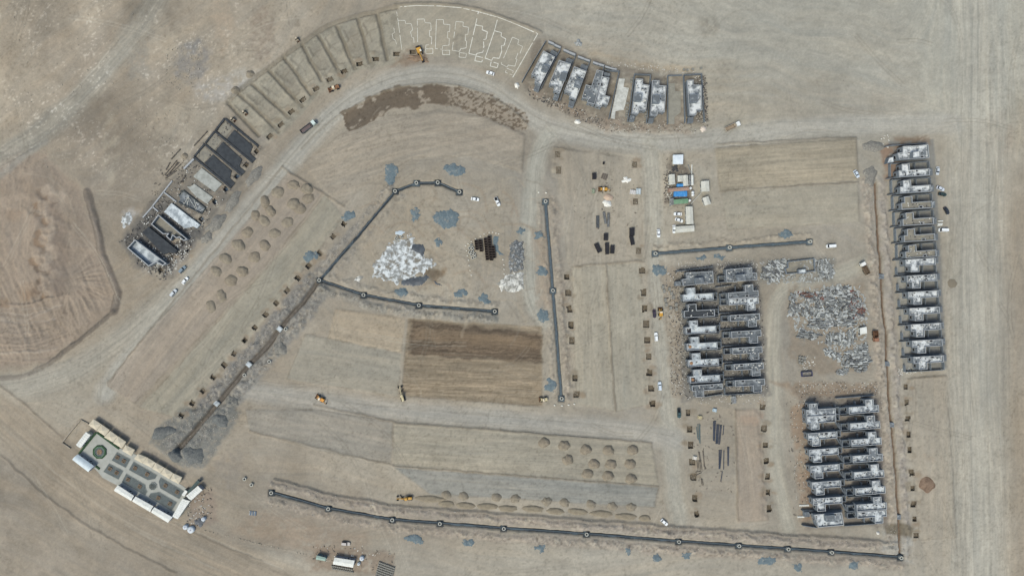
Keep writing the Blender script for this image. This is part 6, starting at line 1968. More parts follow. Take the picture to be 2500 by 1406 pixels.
def loader(px, py, ang, label, m, L=7.0, name='wheel_loader', backhoe=False, w=1.25):
    fr = frame(px, py, ang)
    z = hz(px, py)
    c = fr(0, 0)
    root = empty(name, c[0], c[1], z)
    tag(root, label, name.replace('_', ' '))
    k = L / 7.0
    MB().box(fr, -3.0 * k, -.2 * k, -w * .75, w * .75, z + .8, z + 2.0, .15, .1).build('engine_hood', m, root)
    cb = MB().box(fr, -.6 * k, .9 * k, -w * .6, w * .6, z + 1.2, z + 3.1, .12, .1).build('cab', paint((222, 206, 180)), root)
    MB().box(fr, .8 * k, .95 * k, -w * .5, w * .5, z + 1.9, z + 2.8).build('window', M_GLASS, cb)
    MB().box(fr, .6 * k, 1.8 * k, -.5, .5, z + .7, z + 1.3).build('front_frame', m, root)
    for s_ in (-1, 1):
        a, b_ = fr(.9 * k, s_ * .6), fr(2.8 * k, s_ * .6)
        MB().tube((*a, z + 1.5), (*b_, z + .7), .16, 6).build('lift_arm', m, root)
    bk = MB()
    bk.box(fr, 2.6 * k, 2.75 * k, -w * 1.05, w * 1.05, z + .1, z + 1.1)
    bk.box(fr, 2.75 * k, 3.5 * k, -w * 1.05, w * 1.05, z + .1, z + .25)
    bk.box(fr, 2.75 * k, 3.4 * k, -w * 1.05, -w * .98, z + .25, z + 1.0)
    bk.box(fr, 2.75 * k, 3.4 * k, w * .98, w * 1.05, z + .25, z + 1.0)
    bk.build('bucket', M_RUST, root)
    for x in (-1.8 * k, 1.5 * k):
        for s_ in (-1, 1):
            wheel(root, fr, x, s_ * (w - .1), .62 * min(1, k + .1), .5, z - .03)
    if backhoe:
        a, b_, cc = fr(-3.0 * k, 0), fr(-4.2 * k, .5), fr(-4.9 * k, .9)
        MB().tube((*a, z + 1.2), (*b_, z + 2.8), .2, 6).build('boom', m, root)
        MB().tube((*b_, z + 2.8), (*cc, z + .8), .16, 6).build('dipper', m, root)
        MB().box(fr, -5.2 * k, -4.6 * k, .5, 1.3, z + .3, z + 1.0, .1, .05).build('hoe_bucket', M_BLACK, root)
    return root


loader(817, 217, 160, 'brown wheel loader at the roadside below the arc plots', mat('brown_machine', (150, 112, 84), (128, 94, 70), 1.0, .4, .6, var=.08), 7.2, 'wheel_loader')
loader(783, 972, -150, 'orange backhoe loader on the lower dirt road', M_ORG, 6.0, 'backhoe_loader', True)
loader(1472, 463, 180, 'yellow backhoe loader in the storage yard above the pink pile', M_YEL, 5.4, 'backhoe_loader', True)
loader(1612, 762, -95, 'yellow and black backhoe loader by the middle right block', M_YEL, 5.6, 'backhoe_loader', True)
loader(1327, 974, 175, 'pale loader at the lower right corner of the ploughed plot', M_PALEY, 5.2, 'wheel_loader')
loader(727, 99, 60, 'small skid loader above the outer ditch of the arc plots', mat('skid_paint', (170, 158, 142), var=.05), 3.0, 'skid_loader', w=.8)
loader(598, 276, 50, 'small skid loader inside the lowest arc plot', mat('skid_paint', (170, 158, 142)), 3.2, 'skid_loader', w=.8)
loader(570, 293, 40, 'small skid loader by the top of the black foundations', mat('skid_paint', (170, 158, 142)), 3.0, 'skid_loader', w=.8)


def grader(px, py, ang, label, m):
    fr = frame(px, py, ang)
    z = hz(px, py)
    c = fr(0, 0)
    root = empty('motor_grader', c[0], c[1], z)
    tag(root, label, 'grader', 'motor graders')
    MB().box(fr, -4.4, -1.9, -.7, .7, z + 1.0, z + 2.0, .1, .08).build('engine_hood', m, root)
    cb = MB().box(fr, -1.9, -.3, -.75, .75, z + 1.2, z + 3.1, .1, .08).build('cab', m, root)
    MB().box(fr, -.42, -.27, -.6, .6, z + 1.9, z + 2.8).build('window', M_GLASS, cb)
    a, b_ = fr(-.4, 0), fr(4.2, 0)
    MB().tube((*a, z + 1.9), (*b_, z + 1.3), .24, 8).build('front_beam', m, root)
    f2 = frame(px, py, ang + 55)
    o2 = MB()
    bx = fr(1.2, 0)
    d_ = Vector((f2(1, 0)[0] - f2(0, 0)[0], f2(1, 0)[1] - f2(0, 0)[1]))
    o2.strip([(bx[0] - d_.x * 2.1, bx[1] - d_.y * 2.1), (bx[0] + d_.x * 2.1, bx[1] + d_.y * 2.1)], .2, z + .05, z + .75)
    o2.build('blade', M_BLACK, root)
    MB().cyl(bx, .6, z + .75, z + 1.35, 12).build('turntable', M_BLACK, root)
    for x in (-3.8, -2.4, 3.8):
        for s_ in (-1, 1):
            wheel(root, fr, x, s_ * 1.0, .62, .4, z - .03)
    return root


grader(988, 1214, 178, 'yellow motor grader spreading sand at the left end of the long heaps', M_YEL)
grader(981, 960, -104, 'pale motor grader at the lower left corner of the ploughed plot', M_PALEY)
# ------------------------------------------------------------------ stores and scrap
def black_stack(px, py, w, d, ang, h, label, m=None):
    fr = frame(px, py, ang)
    z = hz(px, py)
    c = fr(0, 0)
    root = empty('covered_stack', c[0], c[1], z)
    tag(root, label, 'stack', 'black covered stacks')
    MB().box(fr, -w * S / 2, w * S / 2, -d * S / 2, d * S / 2, z - .1, z + h, .15, .15).build('cover', m or M_BLACK, root)
    for k in (-1, 0, 1):
        MB().box(fr, k * w * S * .32 - .06, k * w * S * .32 + .06, -d * S / 2 - .02, d * S / 2 + .02, z + h, z + h + .05).build('strap', M_TYRE, root)


zy = lambda p: Z0(1330, 350, 4.848, [p])[0]
for (x, y, w, d, a, l) in [(583, 393, 10, 15.5, -2, 'black covered stack near the top of the storage yard'), (694, 240, 4.5, 6, 0, 'tiny black covered stack alone at the top of the storage yard'), (720, 1110, 10.5, 17, 2, 'black covered stack above the group of three'), (626, 1238, 11, 24, -25, 'tilted black covered stack, left of the group of three'), (735, 1247, 9.5, 28, -2, 'long black covered stack in the middle of the group of three'), (797, 1257, 10, 20, 2, 'short black covered stack, right of the group of three'), (1028, 1050, 12, 19, 0, 'upper black covered stack by the brown pits'), (1028, 1150, 9, 23, -12, 'lower black covered stack by the brown pits')]:
    black_stack(*zy((x, y)), w, d, a, 1.3, l)
black_stack(*zy((705, 395)), 15, 14, 20, .35, 'flat dark grey square of matting in the storage yard', mat('matting', (112, 104, 96), var=.1))
black_stack(*zy((573, 570)), 7, 11, 0, 1.1, 'pale green covered box left of the yellow backhoe', mat('pale_green', (164, 174, 150), var=.04))
black_stack(*zy((1105, 572)), 12, 14, 5, 1.0, 'pale blue sheeted stack at the right of the storage yard', mat('ice_sheet', (196, 206, 212), var=.06))
black_stack(*zy((1040, 580)), 15, 11, 8, .8, 'whitish sheeted heap left of the pale blue one', mat('white_sheet', (206, 202, 200), var=.08))
for q, l in (((708, 885), 'left'), ((750, 910), 'right')):
    px, py = zy(q)
    black_stack(px, py, 6.5, 30 if l == 'left' else 34, -10 if l == 'left' else 2, .7, f'{l} of two silver bundles of formwork in the storage yard', M_STEEL)
px, py = zy((625, 930))
black_stack(px, py, 8, 30, 0, .6, 'dark steel bundle left of the silver ones', mat('dark_steel', (96, 100, 104), (78, 80, 82), 1.4, .4, .6, var=.12))
px, py = Z0(1850, 620, 4.535, [(535, 1325)])[0]
fr = frame(px, py, -4)
c = fr(0, 0)
z = hz(px, py)
root = empty('open_skip', c[0], c[1], z)
tag(root, 'blue open skip at the lower left of the scrap yard', 'skip')
sk = MB()
P = [fr(-2.9, -1.3), fr(2.9, -1.3), fr(2.9, 1.3), fr(-2.9, 1.3)]
sk.ring(ccw(P), inset(ccw(P), .15), z - .1, z + 1.8, z + .3).build('body', mat('navy', (66, 70, 112), (80, 82, 100), .8, .4, .6, var=.08), root)
MB().box(fr, -2.8, 2.8, -1.2, 1.2, z, z + .7).build('contents', M_RUB, root)
# pipes and timber in the pipe yard
zp = lambda pts: Z0(1660, 990, 6.695, pts)
M_HDPE = mat('black_pipe', (70, 76, 90), (58, 64, 76), .8, .4, .6, rough=.4, var=.06)
M_SCAF = mat('scaffold_tube', (104, 98, 92), (84, 78, 72), .8, .4, .6, rough=.5, var=.08)
PIPES = [((548, 255), (545, 570)), ((565, 250), (550, 572)), ((583, 248), (562, 568)), ((605, 305), (585, 620)), ((622, 308), (598, 622)), ((640, 310), (612, 622)), ((664, 318), (630, 630)), ((680, 318), (648, 630)), ((716, 325), (706, 470)),
         ((640, 725), (638, 1030)), ((658, 722), (650, 1032)), ((680, 722), (655, 1020)), ((718, 730), (712, 1040)), ((780, 675), (782, 980)), ((798, 675), (790, 980)), ((690, 1075), (668, 1240))]
PL = ['upper bundle'] * 9 + ['lower bundle'] * 7
for i, ((p, q), l) in enumerate(zip(PIPES, PL)):
    a, b_ = zp([p])[0], zp([q])[0]
    A_, B_ = W(*a), W(*b_)
    za_, zb_ = hz(*a) + .22, hz(*b_) + .22
    k = i if i < 9 else i - 9
    o = MB().tube((*A_, za_), (*B_, zb_), .24, 10).tube((*A_, za_), (A_[0] + (B_[0] - A_[0]) * .03, A_[1] + (B_[1] - A_[1]) * .03, za_), .29, 10).build('plastic_pipe', M_HDPE)
    tag(o, f'{ORD[k]} dark blue pipe from the left in the {l} of the pipe yard', 'pipe', 'dark pipes of the pipe yard')
TUB = [((270, 350), (290, 540)), ((290, 300), (300, 560)), ((310, 290), (318, 600)), ((326, 310), (328, 620)), ((300, 750), (330, 920)), ((318, 755), (360, 1040)), ((380, 700), (395, 1000)), ((370, 740), (410, 1040)), ((270, 880), (290, 1015)), ((295, 890), (312, 1040)), ((315, 895), (340, 1045)), ((262, 1080), (350, 1062)), ((270, 1130), (350, 1090)), ((345, 1190), (362, 1300)), ((360, 1190), (382, 1295)), ((400, 980), (428, 1030))]
for i, (p, q) in enumerate(TUB):
    a, b_ = zp([p])[0], zp([q])[0]
    A_, B_ = W(*a), W(*b_)
    o = MB().tube((*A_, hz(*a) + .15), (*B_, hz(*b_) + .18), .2, 6).tube((*A_, hz(*a) + .15), (A_[0] + .1, A_[1] - .4, hz(*a) + .15), .26, 6).build('scaffold_pole', M_SCAF if i > 3 else mat('teal_tube', (88, 104, 108), var=.08))
    tag(o, 'brown grey scaffold pole lying in the loose piles left of the dark pipes' if i > 3 else 'teal grey scaffold pole in the narrow bundle at the upper left of the pipe yard', 'pole', 'scaffold poles of the pipe yard' if i > 3 else 'teal scaffold poles of the pipe yard')
for i, (x, y, l) in enumerate([(325, 190, 'tan'), (240, 850, 'white'), (565, 72, 'pale blue')]):
    px, py = zp([(x, y)])[0]
    black_stack(px, py, 10, 9, 10, 1.0, f'{l} sheeted heap in the pipe yard', mat('sheet_' + l.replace(' ', '_'), {'tan': (196, 184, 150), 'white': (226, 220, 212), 'pale blue': (186, 204, 216)}[l], var=.06))
POLES = [(ze([(465, 360)])[0], ze([(240, 605)])[0], 'upper left of the black foundations'), ((440, 365), (418, 389), 'left of the black foundations')]
for (a, b_, l) in POLES:
    A_, B_ = W(*a), W(*b_)
    tag(MB().tube((*A_, hz(*a) + .25), (*B_, hz(*b_) + .25), .32, 8).tube((*A_, hz(*a) + .25), (A_[0] - .5, A_[1] - .5, hz(*a) + .25), .38, 8).build('long_pole', M_SCAF), f'long dark pole lying at the {l}', 'pole')
for i, (x0_, y0_, x1_, y1_) in enumerate([(402, 428, 432, 392), (406, 430, 437, 397), (412, 426, 434, 396), (404, 436, 441, 402), (408, 434, 431, 417), (405, 415, 415, 397), (441, 446, 454, 430), (446, 446, 452, 428)]):
    A_, B_ = W(x0_, y0_), W(x1_, y1_)
    tag(MB().tube((*A_, hz(x0_, y0_) + .2), (*B_, hz(x1_, y1_) + .2), .3, 6).tube((*A_, hz(x0_, y0_) + .2), (A_[0] + .3, A_[1] + .3, hz(x0_, y0_) + .2), .36, 6).build('steel_tube', M_SCAF), 'dark steel tube in the bundle left of the pale foundations', 'pole', 'steel tubes left of the pale foundations')
# concrete pipes and dark casks in the triangular yard
zk = lambda pts: Z0(860, 550, 5.814, pts)
for i, (x, y) in enumerate([(1688, 285), (1665, 327), (1708, 327), (1667, 385), (1708, 370), (1690, 420), (1733, 412), (1742, 450), (1708, 465)]):
    px, py = zk([(x, y)])[0]
    manhole(px, py, 'short concrete ring standing in the cluster left of the dark casks', 'concrete rings left of the casks', hz(px, py) - .1, 1.1, .78)
for i, (x, y) in enumerate([(617, 190), (637, 165), (652, 200), (625, 215), (706, 170)]):
    px, py = zk([(x, y)])[0]
    manhole(px, py, 'small dark concrete ring in the cluster at the top of the washout', 'rings at the top of the washout', hz(px, py) - .05, .8, .6)
cask = None
for ci, (cx_, y0_, n) in enumerate(((1760, 230, 4), (1818, 220, 5), (1890, 200, 9), (1943, 170, 10), (2000, 310, 5))):
    for k in range(n):
        px, py = zk([(cx_ + k * 3.5, y0_ + k * 35)])[0]
        fr = frame(px, py, 2)
        c = fr(0, 0)
        z = hz(px, py)
        root = empty('precast_box', c[0], c[1], z)
        tag(root, f'{ORD[k]} box down in the {ORD[ci]} row of dark precast boxes by the gravel crescent', 'precast box', 'dark precast boxes')
        P = ccw([fr(-.95, -.62), fr(.95, -.62), fr(.95, .62), fr(-.95, .62)])
        MB().ring(P, inset(P, .2), z - .05, z + 1.3, z + .1).build('shell', mat('dark_precast', (84, 74, 68), (68, 60, 56), 1.0, .4, .6, var=.1), root)
        MB().prism(inset(P, .18), z, z + .15).build('base', M_DARK, root)
ST = [(1610, 290), (1645, 262), (1690, 235), (1752, 195), (1820, 160), (1872, 128), (1945, 103), (1992, 100), (2040, 112), (2078, 122), (1622, 360), (1636, 430), (1650, 495), (1660, 570), (1673, 640), (1690, 708), (2140, 485), (2152, 560), (2155, 625), (2157, 690)]
M_STONE = mat('white_stone', (230, 226, 216), var=.05)
for i, (x, y) in enumerate(ST):
    px, py = zk([(x, y)])[0]
    fr = frame(px, py, rnd(-40, 40))
    c = fr(0, 0)
    z = hz(px, py)
    o = MB().box(fr, -.42, .42, -.25, .25, z - .05, z + .4, .1, .08).box(fr, -.3, .3, -.16, .16, z + .4, z + .46, .05, .05).build('marker_stone', M_STONE)
    tag(o, 'white marker block in the ring of blocks round the dark casks', 'marker block', 'white marker blocks round the casks')
for (x, y, l) in [(1315, 470, 'first'), (1333, 471, 'second'), (1354, 989, 'third'), (1372, 990, 'fourth'), (1388, 988, 'fifth'), (1402, 986, 'sixth')]:
    fr = frame(x, y, 10)
    z = hz(x, y)
    o = MB().box(fr, -.5, .5, -.35, .35, z - .05, z + .5, .1, .08).box(fr, -.3, .3, -.2, .2, z + .5, z + .56, .05, .05).build('marker_stone', M_STONE)
    tag(o, f'white marker block at the {"top" if y < 600 else "foot"} of the upright trench, {l} counted down', 'marker block', 'marker blocks at the upright trench')
# pallets of blocks at the bottom edge
me_p = None
M_BLK = mat('block_pallet', (148, 146, 140), (128, 126, 120), 1.2, .4, .6, var=.08)


def share(name, mesh_src, x, y, z, rot, label, cat, group, sc=(1, 1, 1)):
    o = bpy.data.objects.new(name, mesh_src)
    COL.objects.link(o)
    o.location = (x, y, z)
    o.rotation_euler = (0, 0, rot)
    o.scale = sc
    tag(o, label, cat, group)
    return o


idf = lambda x, y: (x, y)
tmp = MB()
for i in range(2):
    for j in range(2):
        tmp.box(idf, -.46 + i * .47, -.01 + i * .47, -.46 + j * .47, -.01 + j * .47, .12, .85)
tmp.box(idf, -.5, .5, -.5, .5, 0, .11)
po = tmp.build('block_pallet', M_BLK)
pmesh = po.data
bpy.data.objects.remove(po)
for r in range(7):
    for k in range(9):
        x, y = zH([(1945 + k * 46 - r * 14, 645 + k * 17 + r * 56)])[0]
        if y > 1412:
            continue
        p = W(x, y)
        share('block_pallet', pmesh, p[0], p[1], hz(x, y) - .02, math.radians(-20), f'{ORD[k]} block pallet in the {ORD[r]} row of the stack at the bottom edge', 'pallet', 'block pallets at the bottom edge', (.95, .95, 1))
for r in range(2):
    for k in range(11):
        x, y = zH([(740 + k * 50 + r * 20, 735 + k * 9 + r * 62)])[0]
        p = W(x, y)
        share('block_pallet', pmesh, p[0], p[1], hz(x, y) - .02, math.radians(-9), f'{ORD[k]} block pallet in the {ORD[r]} row below the ribbed cabin', 'pallet', 'block pallets below the ribbed cabin', (.85, .9, .9))
for k in range(8):
    x, y = Z0(1850, 620, 4.535, [(460 + (k % 3) * 30 + rnd(-3, 3), 1140 + (k // 3) * 32 + (k % 3) * 6)])[0]
    p = W(x, y)
    share('pale_pallet', pmesh, p[0], p[1], hz(x, y) - .02, rnd(-.1, .1), 'cream pallet of blocks in the small stack at the foot of the scrap yard', 'pallet', 'cream pallets of the scrap yard', (1.25, 1.25, 1))
for i, (x, y) in enumerate([(1618, 701), (1621, 711), (1634, 706), (1639, 716), (1643, 726), (1624, 733), (1626, 744), (1637, 752), (1650, 744), (1651, 755)]):
    p = W(x, y)
    share('block_stack', pmesh, p[0], p[1], hz(x, y) - .02, rnd(-.1, .1), f'{ORD[i]} grey block stack down the lane side of the middle right block', 'block stack', 'block stacks beside the middle right block', (1.5, 2.1, 1))
for i, (q, l) in enumerate([((435, 380), 'upper one right of the white slab'), ((430, 428), 'second one right of the white slab'), ((360, 800), 'third one right of the white slab'), ((355, 872), 'fourth one right of the white slab'), ((350, 932), 'fifth one right of the white slab'), ((350, 976), 'sixth one right of the white slab'), ((345, 1020), 'seventh one right of the white slab'), ((685, 940), 'upper one left of the long whitewashed house'), ((675, 985), 'middle one left of the long whitewashed house'), ((670, 1032), 'lower one left of the long whitewashed house'),
                            ((1330, 222), 'first behind the rightmost bend house'), ((1385, 226), 'second behind the rightmost bend house'), ((1482, 215), 'third behind the rightmost bend house'), ((1622, 196), 'fourth behind the rightmost bend house')]):
    x, y = zb([q])[0]
    p = W(x, y)
    share('block_stack', pmesh, p[0], p[1], hz(x, y) - .02, rnd(-.2, .2), f'small grey block stack, {l}', 'block stack', 'block stacks among the bend houses', (1.35, 1.2, 1))
# striped rack
px, py = 617, 1252
fr = frame(px, py, 5)
root = empty('steel_rack', *fr(0, 0), hz(px, py))
tag(root, 'blue striped steel rack lying right of the tent camp', 'rack')
for k in range(6):
    MB().box(fr, -2 + k * .7, -1.5 + k * .7, -1.2, 1.2, hz(px, py) + .1, hz(px, py) + .3).build('slat', mat('rack_blue', (110, 126, 146), var=.05) if k % 2 else M_STEEL, root)
MB().box(fr, -2.1, 2.1, -1.3, 1.3, hz(px, py) - .1, hz(px, py) + .1).build('frame', M_BLACK, root)
# scrap-yard formwork panels: single bundles
PAN = []
M_PANS = [mat('panel_light', (188, 190, 189), (166, 168, 167), 1.0, .4, .6, var=.08), mat('panel_grey', (142, 144, 144), (120, 122, 122), 1.0, .4, .6, var=.1), mat('panel_dark', (114, 116, 118), (94, 94, 94), 1.0, .4, .6, var=.1), mat('panel_rust', (128, 98, 88), (108, 80, 70), 1.0, .4, .6, var=.12)]
PMESH = []
for mi, mm in enumerate(M_PANS):
    for v in range(3):
        L, wd = [(2.6, .75), (2.0, .55), (3.2, .5)][v]
        t_ = MB()
        for k in range(3):
            o1, o2 = rnd(-.15, .15), rnd(-.08, .08)
            t_.box(idf, -L / 2 + o1, L / 2 + o1, -wd / 2 + o2, wd / 2 + o2, k * .2, k * .2 + .13)
        ob = t_.build('tmp', mm)
        PMESH.append((mi, v, ob.data))
        bpy.data.objects.remove(ob)
zs = lambda pts: Z0(1850, 620, 4.535, pts)
REG = [(zs([(640, 430), (790, 370), (1010, 350), (1040, 560), (1090, 720), (1060, 800), (880, 800), (760, 830), (560, 820), (560, 740), (640, 680), (630, 560)]), 90, 0, 'central heap', (0, 1, 1, 2)), (zs([(350, 450), (420, 430), (420, 560), (540, 540), (620, 600), (620, 680), (560, 690), (340, 680)]), 20, 60, 'left edge', (0, 1, 2)),
       (zs([(770, 880), (940, 880), (1000, 850), (1060, 820), (1090, 950), (1000, 1030), (920, 1000), (750, 1000)]), 28, 85, 'middle rows', (0, 1, 1)), (zs([(740, 1060), (790, 1050), (930, 1130), (890, 1170), (740, 1110)]), 11, 50, 'slanting row', (0, 1)),
       (zs([(960, 1100), (1100, 1040), (1210, 980), (1240, 1200), (1190, 1290), (1100, 1310), (1040, 1250), (930, 1230)]), 40, 0, 'lower right heap', (0, 1, 1, 2)), (zs([(470, 830), (560, 850), (700, 900), (620, 950), (440, 920)]), 12, 10, 'lower left edge', (1, 2)),
       (zs([(20, 260), (50, 170), (130, 100), (290, 50), (300, 150), (270, 280), (150, 310)]), 36, 35, 'heap left of the small ruin', (0, 0, 1, 2)), (zs([(660, 60), (780, 80), (850, 200), (830, 260), (700, 270), (650, 180)]), 24, 70, 'heap right of the small ruin', (0, 1, 1)),
       (zs([(1020, 380), (1140, 500), (1190, 640), (1160, 710), (1040, 720), (1010, 560)]), 14, 20, 'rusty end of the heap', (3, 1, 2)), (zs([(440, 420), (640, 440), (780, 500), (600, 540), (480, 470)]), 12, 5, 'brown upper edge', (3, 1, 2)), (zs([(870, 1300), (1000, 1260), (990, 1320), (900, 1340)]), 9, 30, 'small heap at the bottom', (0, 1))]


def in_poly(x, y, p):
    ins = False
    for i in range(len(p)):
        (ax, ay), (bx, by) = p[i], p[(i + 1) % len(p)]
        if (ay > y) != (by > y) and x < (bx - ax) * (y - ay) / (by - ay) + ax:
            ins = not ins
    return ins


def sample(p):
    xs = [q[0] for q in p]
    ys = [q[1] for q in p]
    while True:
        x, y = rnd(min(xs), max(xs)), rnd(min(ys), max(ys))
        if in_poly(x, y, p):
            return x, y


under = MB()
tot = 0
for poly, n, ang, l, cols in REG:
    xs = [q[0] for q in poly]
    ys = [q[1] for q in poly]
    spots = []
    y = min(ys)
    while y < max(ys):
        x = min(xs)
        while x < max(xs):
            q = (x + rnd(-1.5, 1.5), y + rnd(-1, 1))
            if in_poly(*q, poly):
                spots.append(q)
            x += 11
        y += 5.2
    random.shuffle(spots)
    for i, (x, y) in enumerate(spots[:n]):
        mi = random.choice(cols)
        ms = random.choice([m_ for m_ in PMESH if m_[0] == mi])[2]
        p = W(x, y)
        rot = -math.radians(ang + (rnd(-14, 14) if random.random() < .7 else rnd(-70, 70)))
        share('formwork_bundle', ms, p[0], p[1], hz(x, y) + rnd(0, .5), rot, f'{["pale", "grey", "dark", "rusty"][mi]} bundle of formwork panels in the scrap yard, {l}', 'panel bundle', 'formwork bundles of the scrap yard', (rnd(.8, 1.1), rnd(.9, 1.3), rnd(.9, 1.4)))
        tot += 1
# loose scrap between them
def litter(name, label, regs, m, size=(.25, .7), z_=.12):
    mb = MB()
    for poly, n in regs:
        for _ in range(n):
            x, y = sample(poly)
            p = W(x, y)
            a = rnd(0, 6.28)
            s1, s2 = rnd(*size), rnd(*size) * rnd(.25, .6)
            fr = lambda u, v, p=p, a=a: (p[0] + u * math.cos(a) - v * math.sin(a), p[1] + u * math.sin(a) + v * math.cos(a))
            z = hz(x, y)
            mb.box(fr, -s1, s1, -s2, s2, z - .05, z + rnd(.08, .35))
    o = mb.build(name, m)
    tag(o, label, name.replace('_', ' '), kind='stuff')


litter('loose_scrap', 'loose grey laths and scrap scattered among the panel bundles', [(r[0], r[1] * 4) for r in REG], M_PANS[1], (.4, 1.3))
litter('pale_scrap', 'loose pale laths scattered among the panel bundles', [(r[0], r[1] * 2) for r in REG], M_PANS[0], (.4, 1.2))
litter('dark_scrap', 'dark broken pieces under the panel bundles', [(r[0], r[1] * 3) for r in REG], mat('dark_scrap', (90, 90, 89), var=.15), (.4, 1.0))
litter('rusty_scrap', 'rusty red offcuts at the right edge of the scrap yard', [(REG[8][0], 70), (REG[9][0], 45)], mat('red_scrap', (122, 78, 72), (100, 66, 58), 1.0, .4, .6, var=.15), (.4, 1.2))
YD = [(1930, 715), (2040, 690), (2105, 700), (2120, 760), (2110, 880), (2060, 905), (2030, 860), (1985, 830), (1935, 800)]
litter('yard_scrap', 'grey laths strewn across the whole scrap yard floor', [(YD, 620), ([(1855, 640), (1920, 632), (2035, 632), (2040, 685), (1870, 695)], 260)], mat('yard_scrap', (176, 178, 176), (146, 146, 143), 1.0, .4, .6, var=.1), (.3, 1.1))
mbp, mbd = MB(), MB()
for poly_, z_ in ROOFS:
    for q in range(random.choice([4, 10, 18, 26])):
        x, y = sample(poly_)
        s1, s2, a = rnd(.15, .55), rnd(.1, .3), rnd(0, 6.28)
        fr = lambda u, v, x=x, y=y, a=a: (x + u * math.cos(a) - v * math.sin(a), y + u * math.sin(a) + v * math.cos(a))
        (mbp if random.random() < .5 else mbd).box(fr, -s1, s1, -s2, s2, z_ - .02, z_ + rnd(.08, .3))
tag(mbp.build('roof_debris', mat('roof_chip', (212, 210, 205), var=.08)), 'pale blocks and boards left lying on the house roofs', 'debris', kind='stuff')
tag(mbd.build('roof_debris', mat('roof_chip_dark', (74, 76, 80), var=.1)), 'dark blocks and boards left lying on the house roofs', 'debris', kind='stuff')
CB = [(1655, 650), (1850, 640), (1875, 962), (1668, 972)]
litter('pale_rubble', 'pale broken blocks littering the yards of the middle right block', [(CB, 900), ([(1625, 660), (1665, 660), (1672, 965), (1640, 965)], 160), ([(1650, 640), (1840, 630), (1840, 660), (1650, 668)], 120), ([(1680, 965), (1870, 962), (1870, 985), (1680, 985)], 80), ([(1930, 950), (1965, 950), (1975, 1270), (1940, 1270)], 70), ([(1950, 930), (2140, 930), (2140, 960), (1950, 960)], 90), ([(1300, 215), (1480, 290), (1700, 300), (1700, 325), (1480, 325), (1290, 235)], 110), ([(1480, 150), (1700, 170), (1700, 182), (1480, 165)], 60), ([(1695, 185), (1720, 185), (1725, 300), (1700, 300)], 90)], mat('pale_block', (206, 202, 196), (180, 176, 170), 1.5, .4, .6, var=.1), (.15, .42))
litter('dark_rubble', 'dark broken blocks littering the yards between houses', [(CB, 700), ([(1950, 960), (2150, 950), (2165, 1280), (1975, 1285)], 220), ([(1625, 660), (1665, 660), (1672, 965), (1640, 965)], 120), ([(1695, 185), (1725, 185), (1730, 300), (1700, 300)], 150), ([(1290, 215), (1480, 295), (1480, 320), (1290, 235)], 90), ([(330, 640), (400, 690), (470, 600), (450, 580)], 120), ([(300, 575), (330, 560), (545, 290), (640, 360), (400, 685), (330, 640)], 420), ([(290, 590), (400, 480), (470, 560), (400, 680)], 380), ([(1620, 420), (1640, 420), (1640, 500), (1620, 500)], 60)], mat('dark_block', (92, 90, 90), (70, 68, 68), 1.5, .4, .6, var=.15), (.2, .6))
litter('white_litter', 'white litter and offcuts strewn round the foundations and camps', [([(400, 615), (440, 590), (470, 610), (420, 670), (380, 650)], 130), ([(330, 620), (370, 590), (400, 640), (360, 670)], 40), ([(300, 575), (330, 560), (470, 400), (560, 470), (400, 685), (330, 640)], 260), ([(455, 1200), (500, 1180), (520, 1250), (460, 1290)], 70), ([(770, 1335), (800, 1380), (960, 1350), (950, 1330)], 30), ([(1625, 440), (1640, 440), (1640, 490), (1625, 490)], 40), ([(1960, 870), (1990, 870), (1990, 905), (1960, 905)], 40), ([(2150, 330), (2170, 330), (2170, 365), (2150, 365)], 20), ([(2190, 898), (2250, 896), (2250, 912), (2190, 915)], 70)], mat('white_scrap', (222, 220, 214), var=.06), (.12, .4))
TB = []
for T, dd in ((T6, 20), (T6, -24), (T5, -24), (T5, 20), (T1[:3], -16), (T2, 20), (T7, 20)):
    q = shift(T, dd - 12) + shift(T, dd + 12)[::-1]
    TB.append((q, 420 if T in (T5, T6) else 160))
TB.append(([(380, 1050), (440, 1000), (560, 990), (590, 1010), (540, 1080), (500, 1140), (450, 1140), (400, 1110)], 300))
litter('site_clutter', 'dark timber offcuts and rubbish strewn round houses and camps', [([(1280, 205), (1330, 230), (1480, 290), (1700, 300), (1705, 325), (1480, 322), (1300, 245)], 170), ([(1700, 180), (1722, 180), (1732, 310), (1708, 310)], 80), ([(1622, 375), (1690, 420), (1690, 510), (1622, 510)], 110), ([(1625, 680), (1665, 680), (1672, 970), (1640, 970)], 110), ([(1670, 1000), (1790, 1000), (1795, 1200), (1695, 1200)], 70), ([(455, 1190), (515, 1180), (525, 1260), (455, 1300)], 90), ([(765, 1325), (970, 1345), (960, 1400), (760, 1380)], 80), ([(1940, 930), (2140, 930), (2140, 960), (1945, 965)], 70), ([(1920, 980), (1955, 980), (1975, 1270), (1935, 1270)], 60), ([(390, 400), (470, 380), (420, 480), (350, 500)], 60), ([(1400, 440), (1570, 430), (1570, 560), (1400, 560)], 40)], mat('offcut', (98, 92, 86), (132, 124, 114), 1.5, .4, .6, var=.15), (.15, .65))
litter('spoil_stones', 'pale stones scattered over the spoil banks', TB, mat('spoil_stone', (186, 180, 172), (150, 144, 138), 1.5, .4, .6, var=.1), (.12, .34))
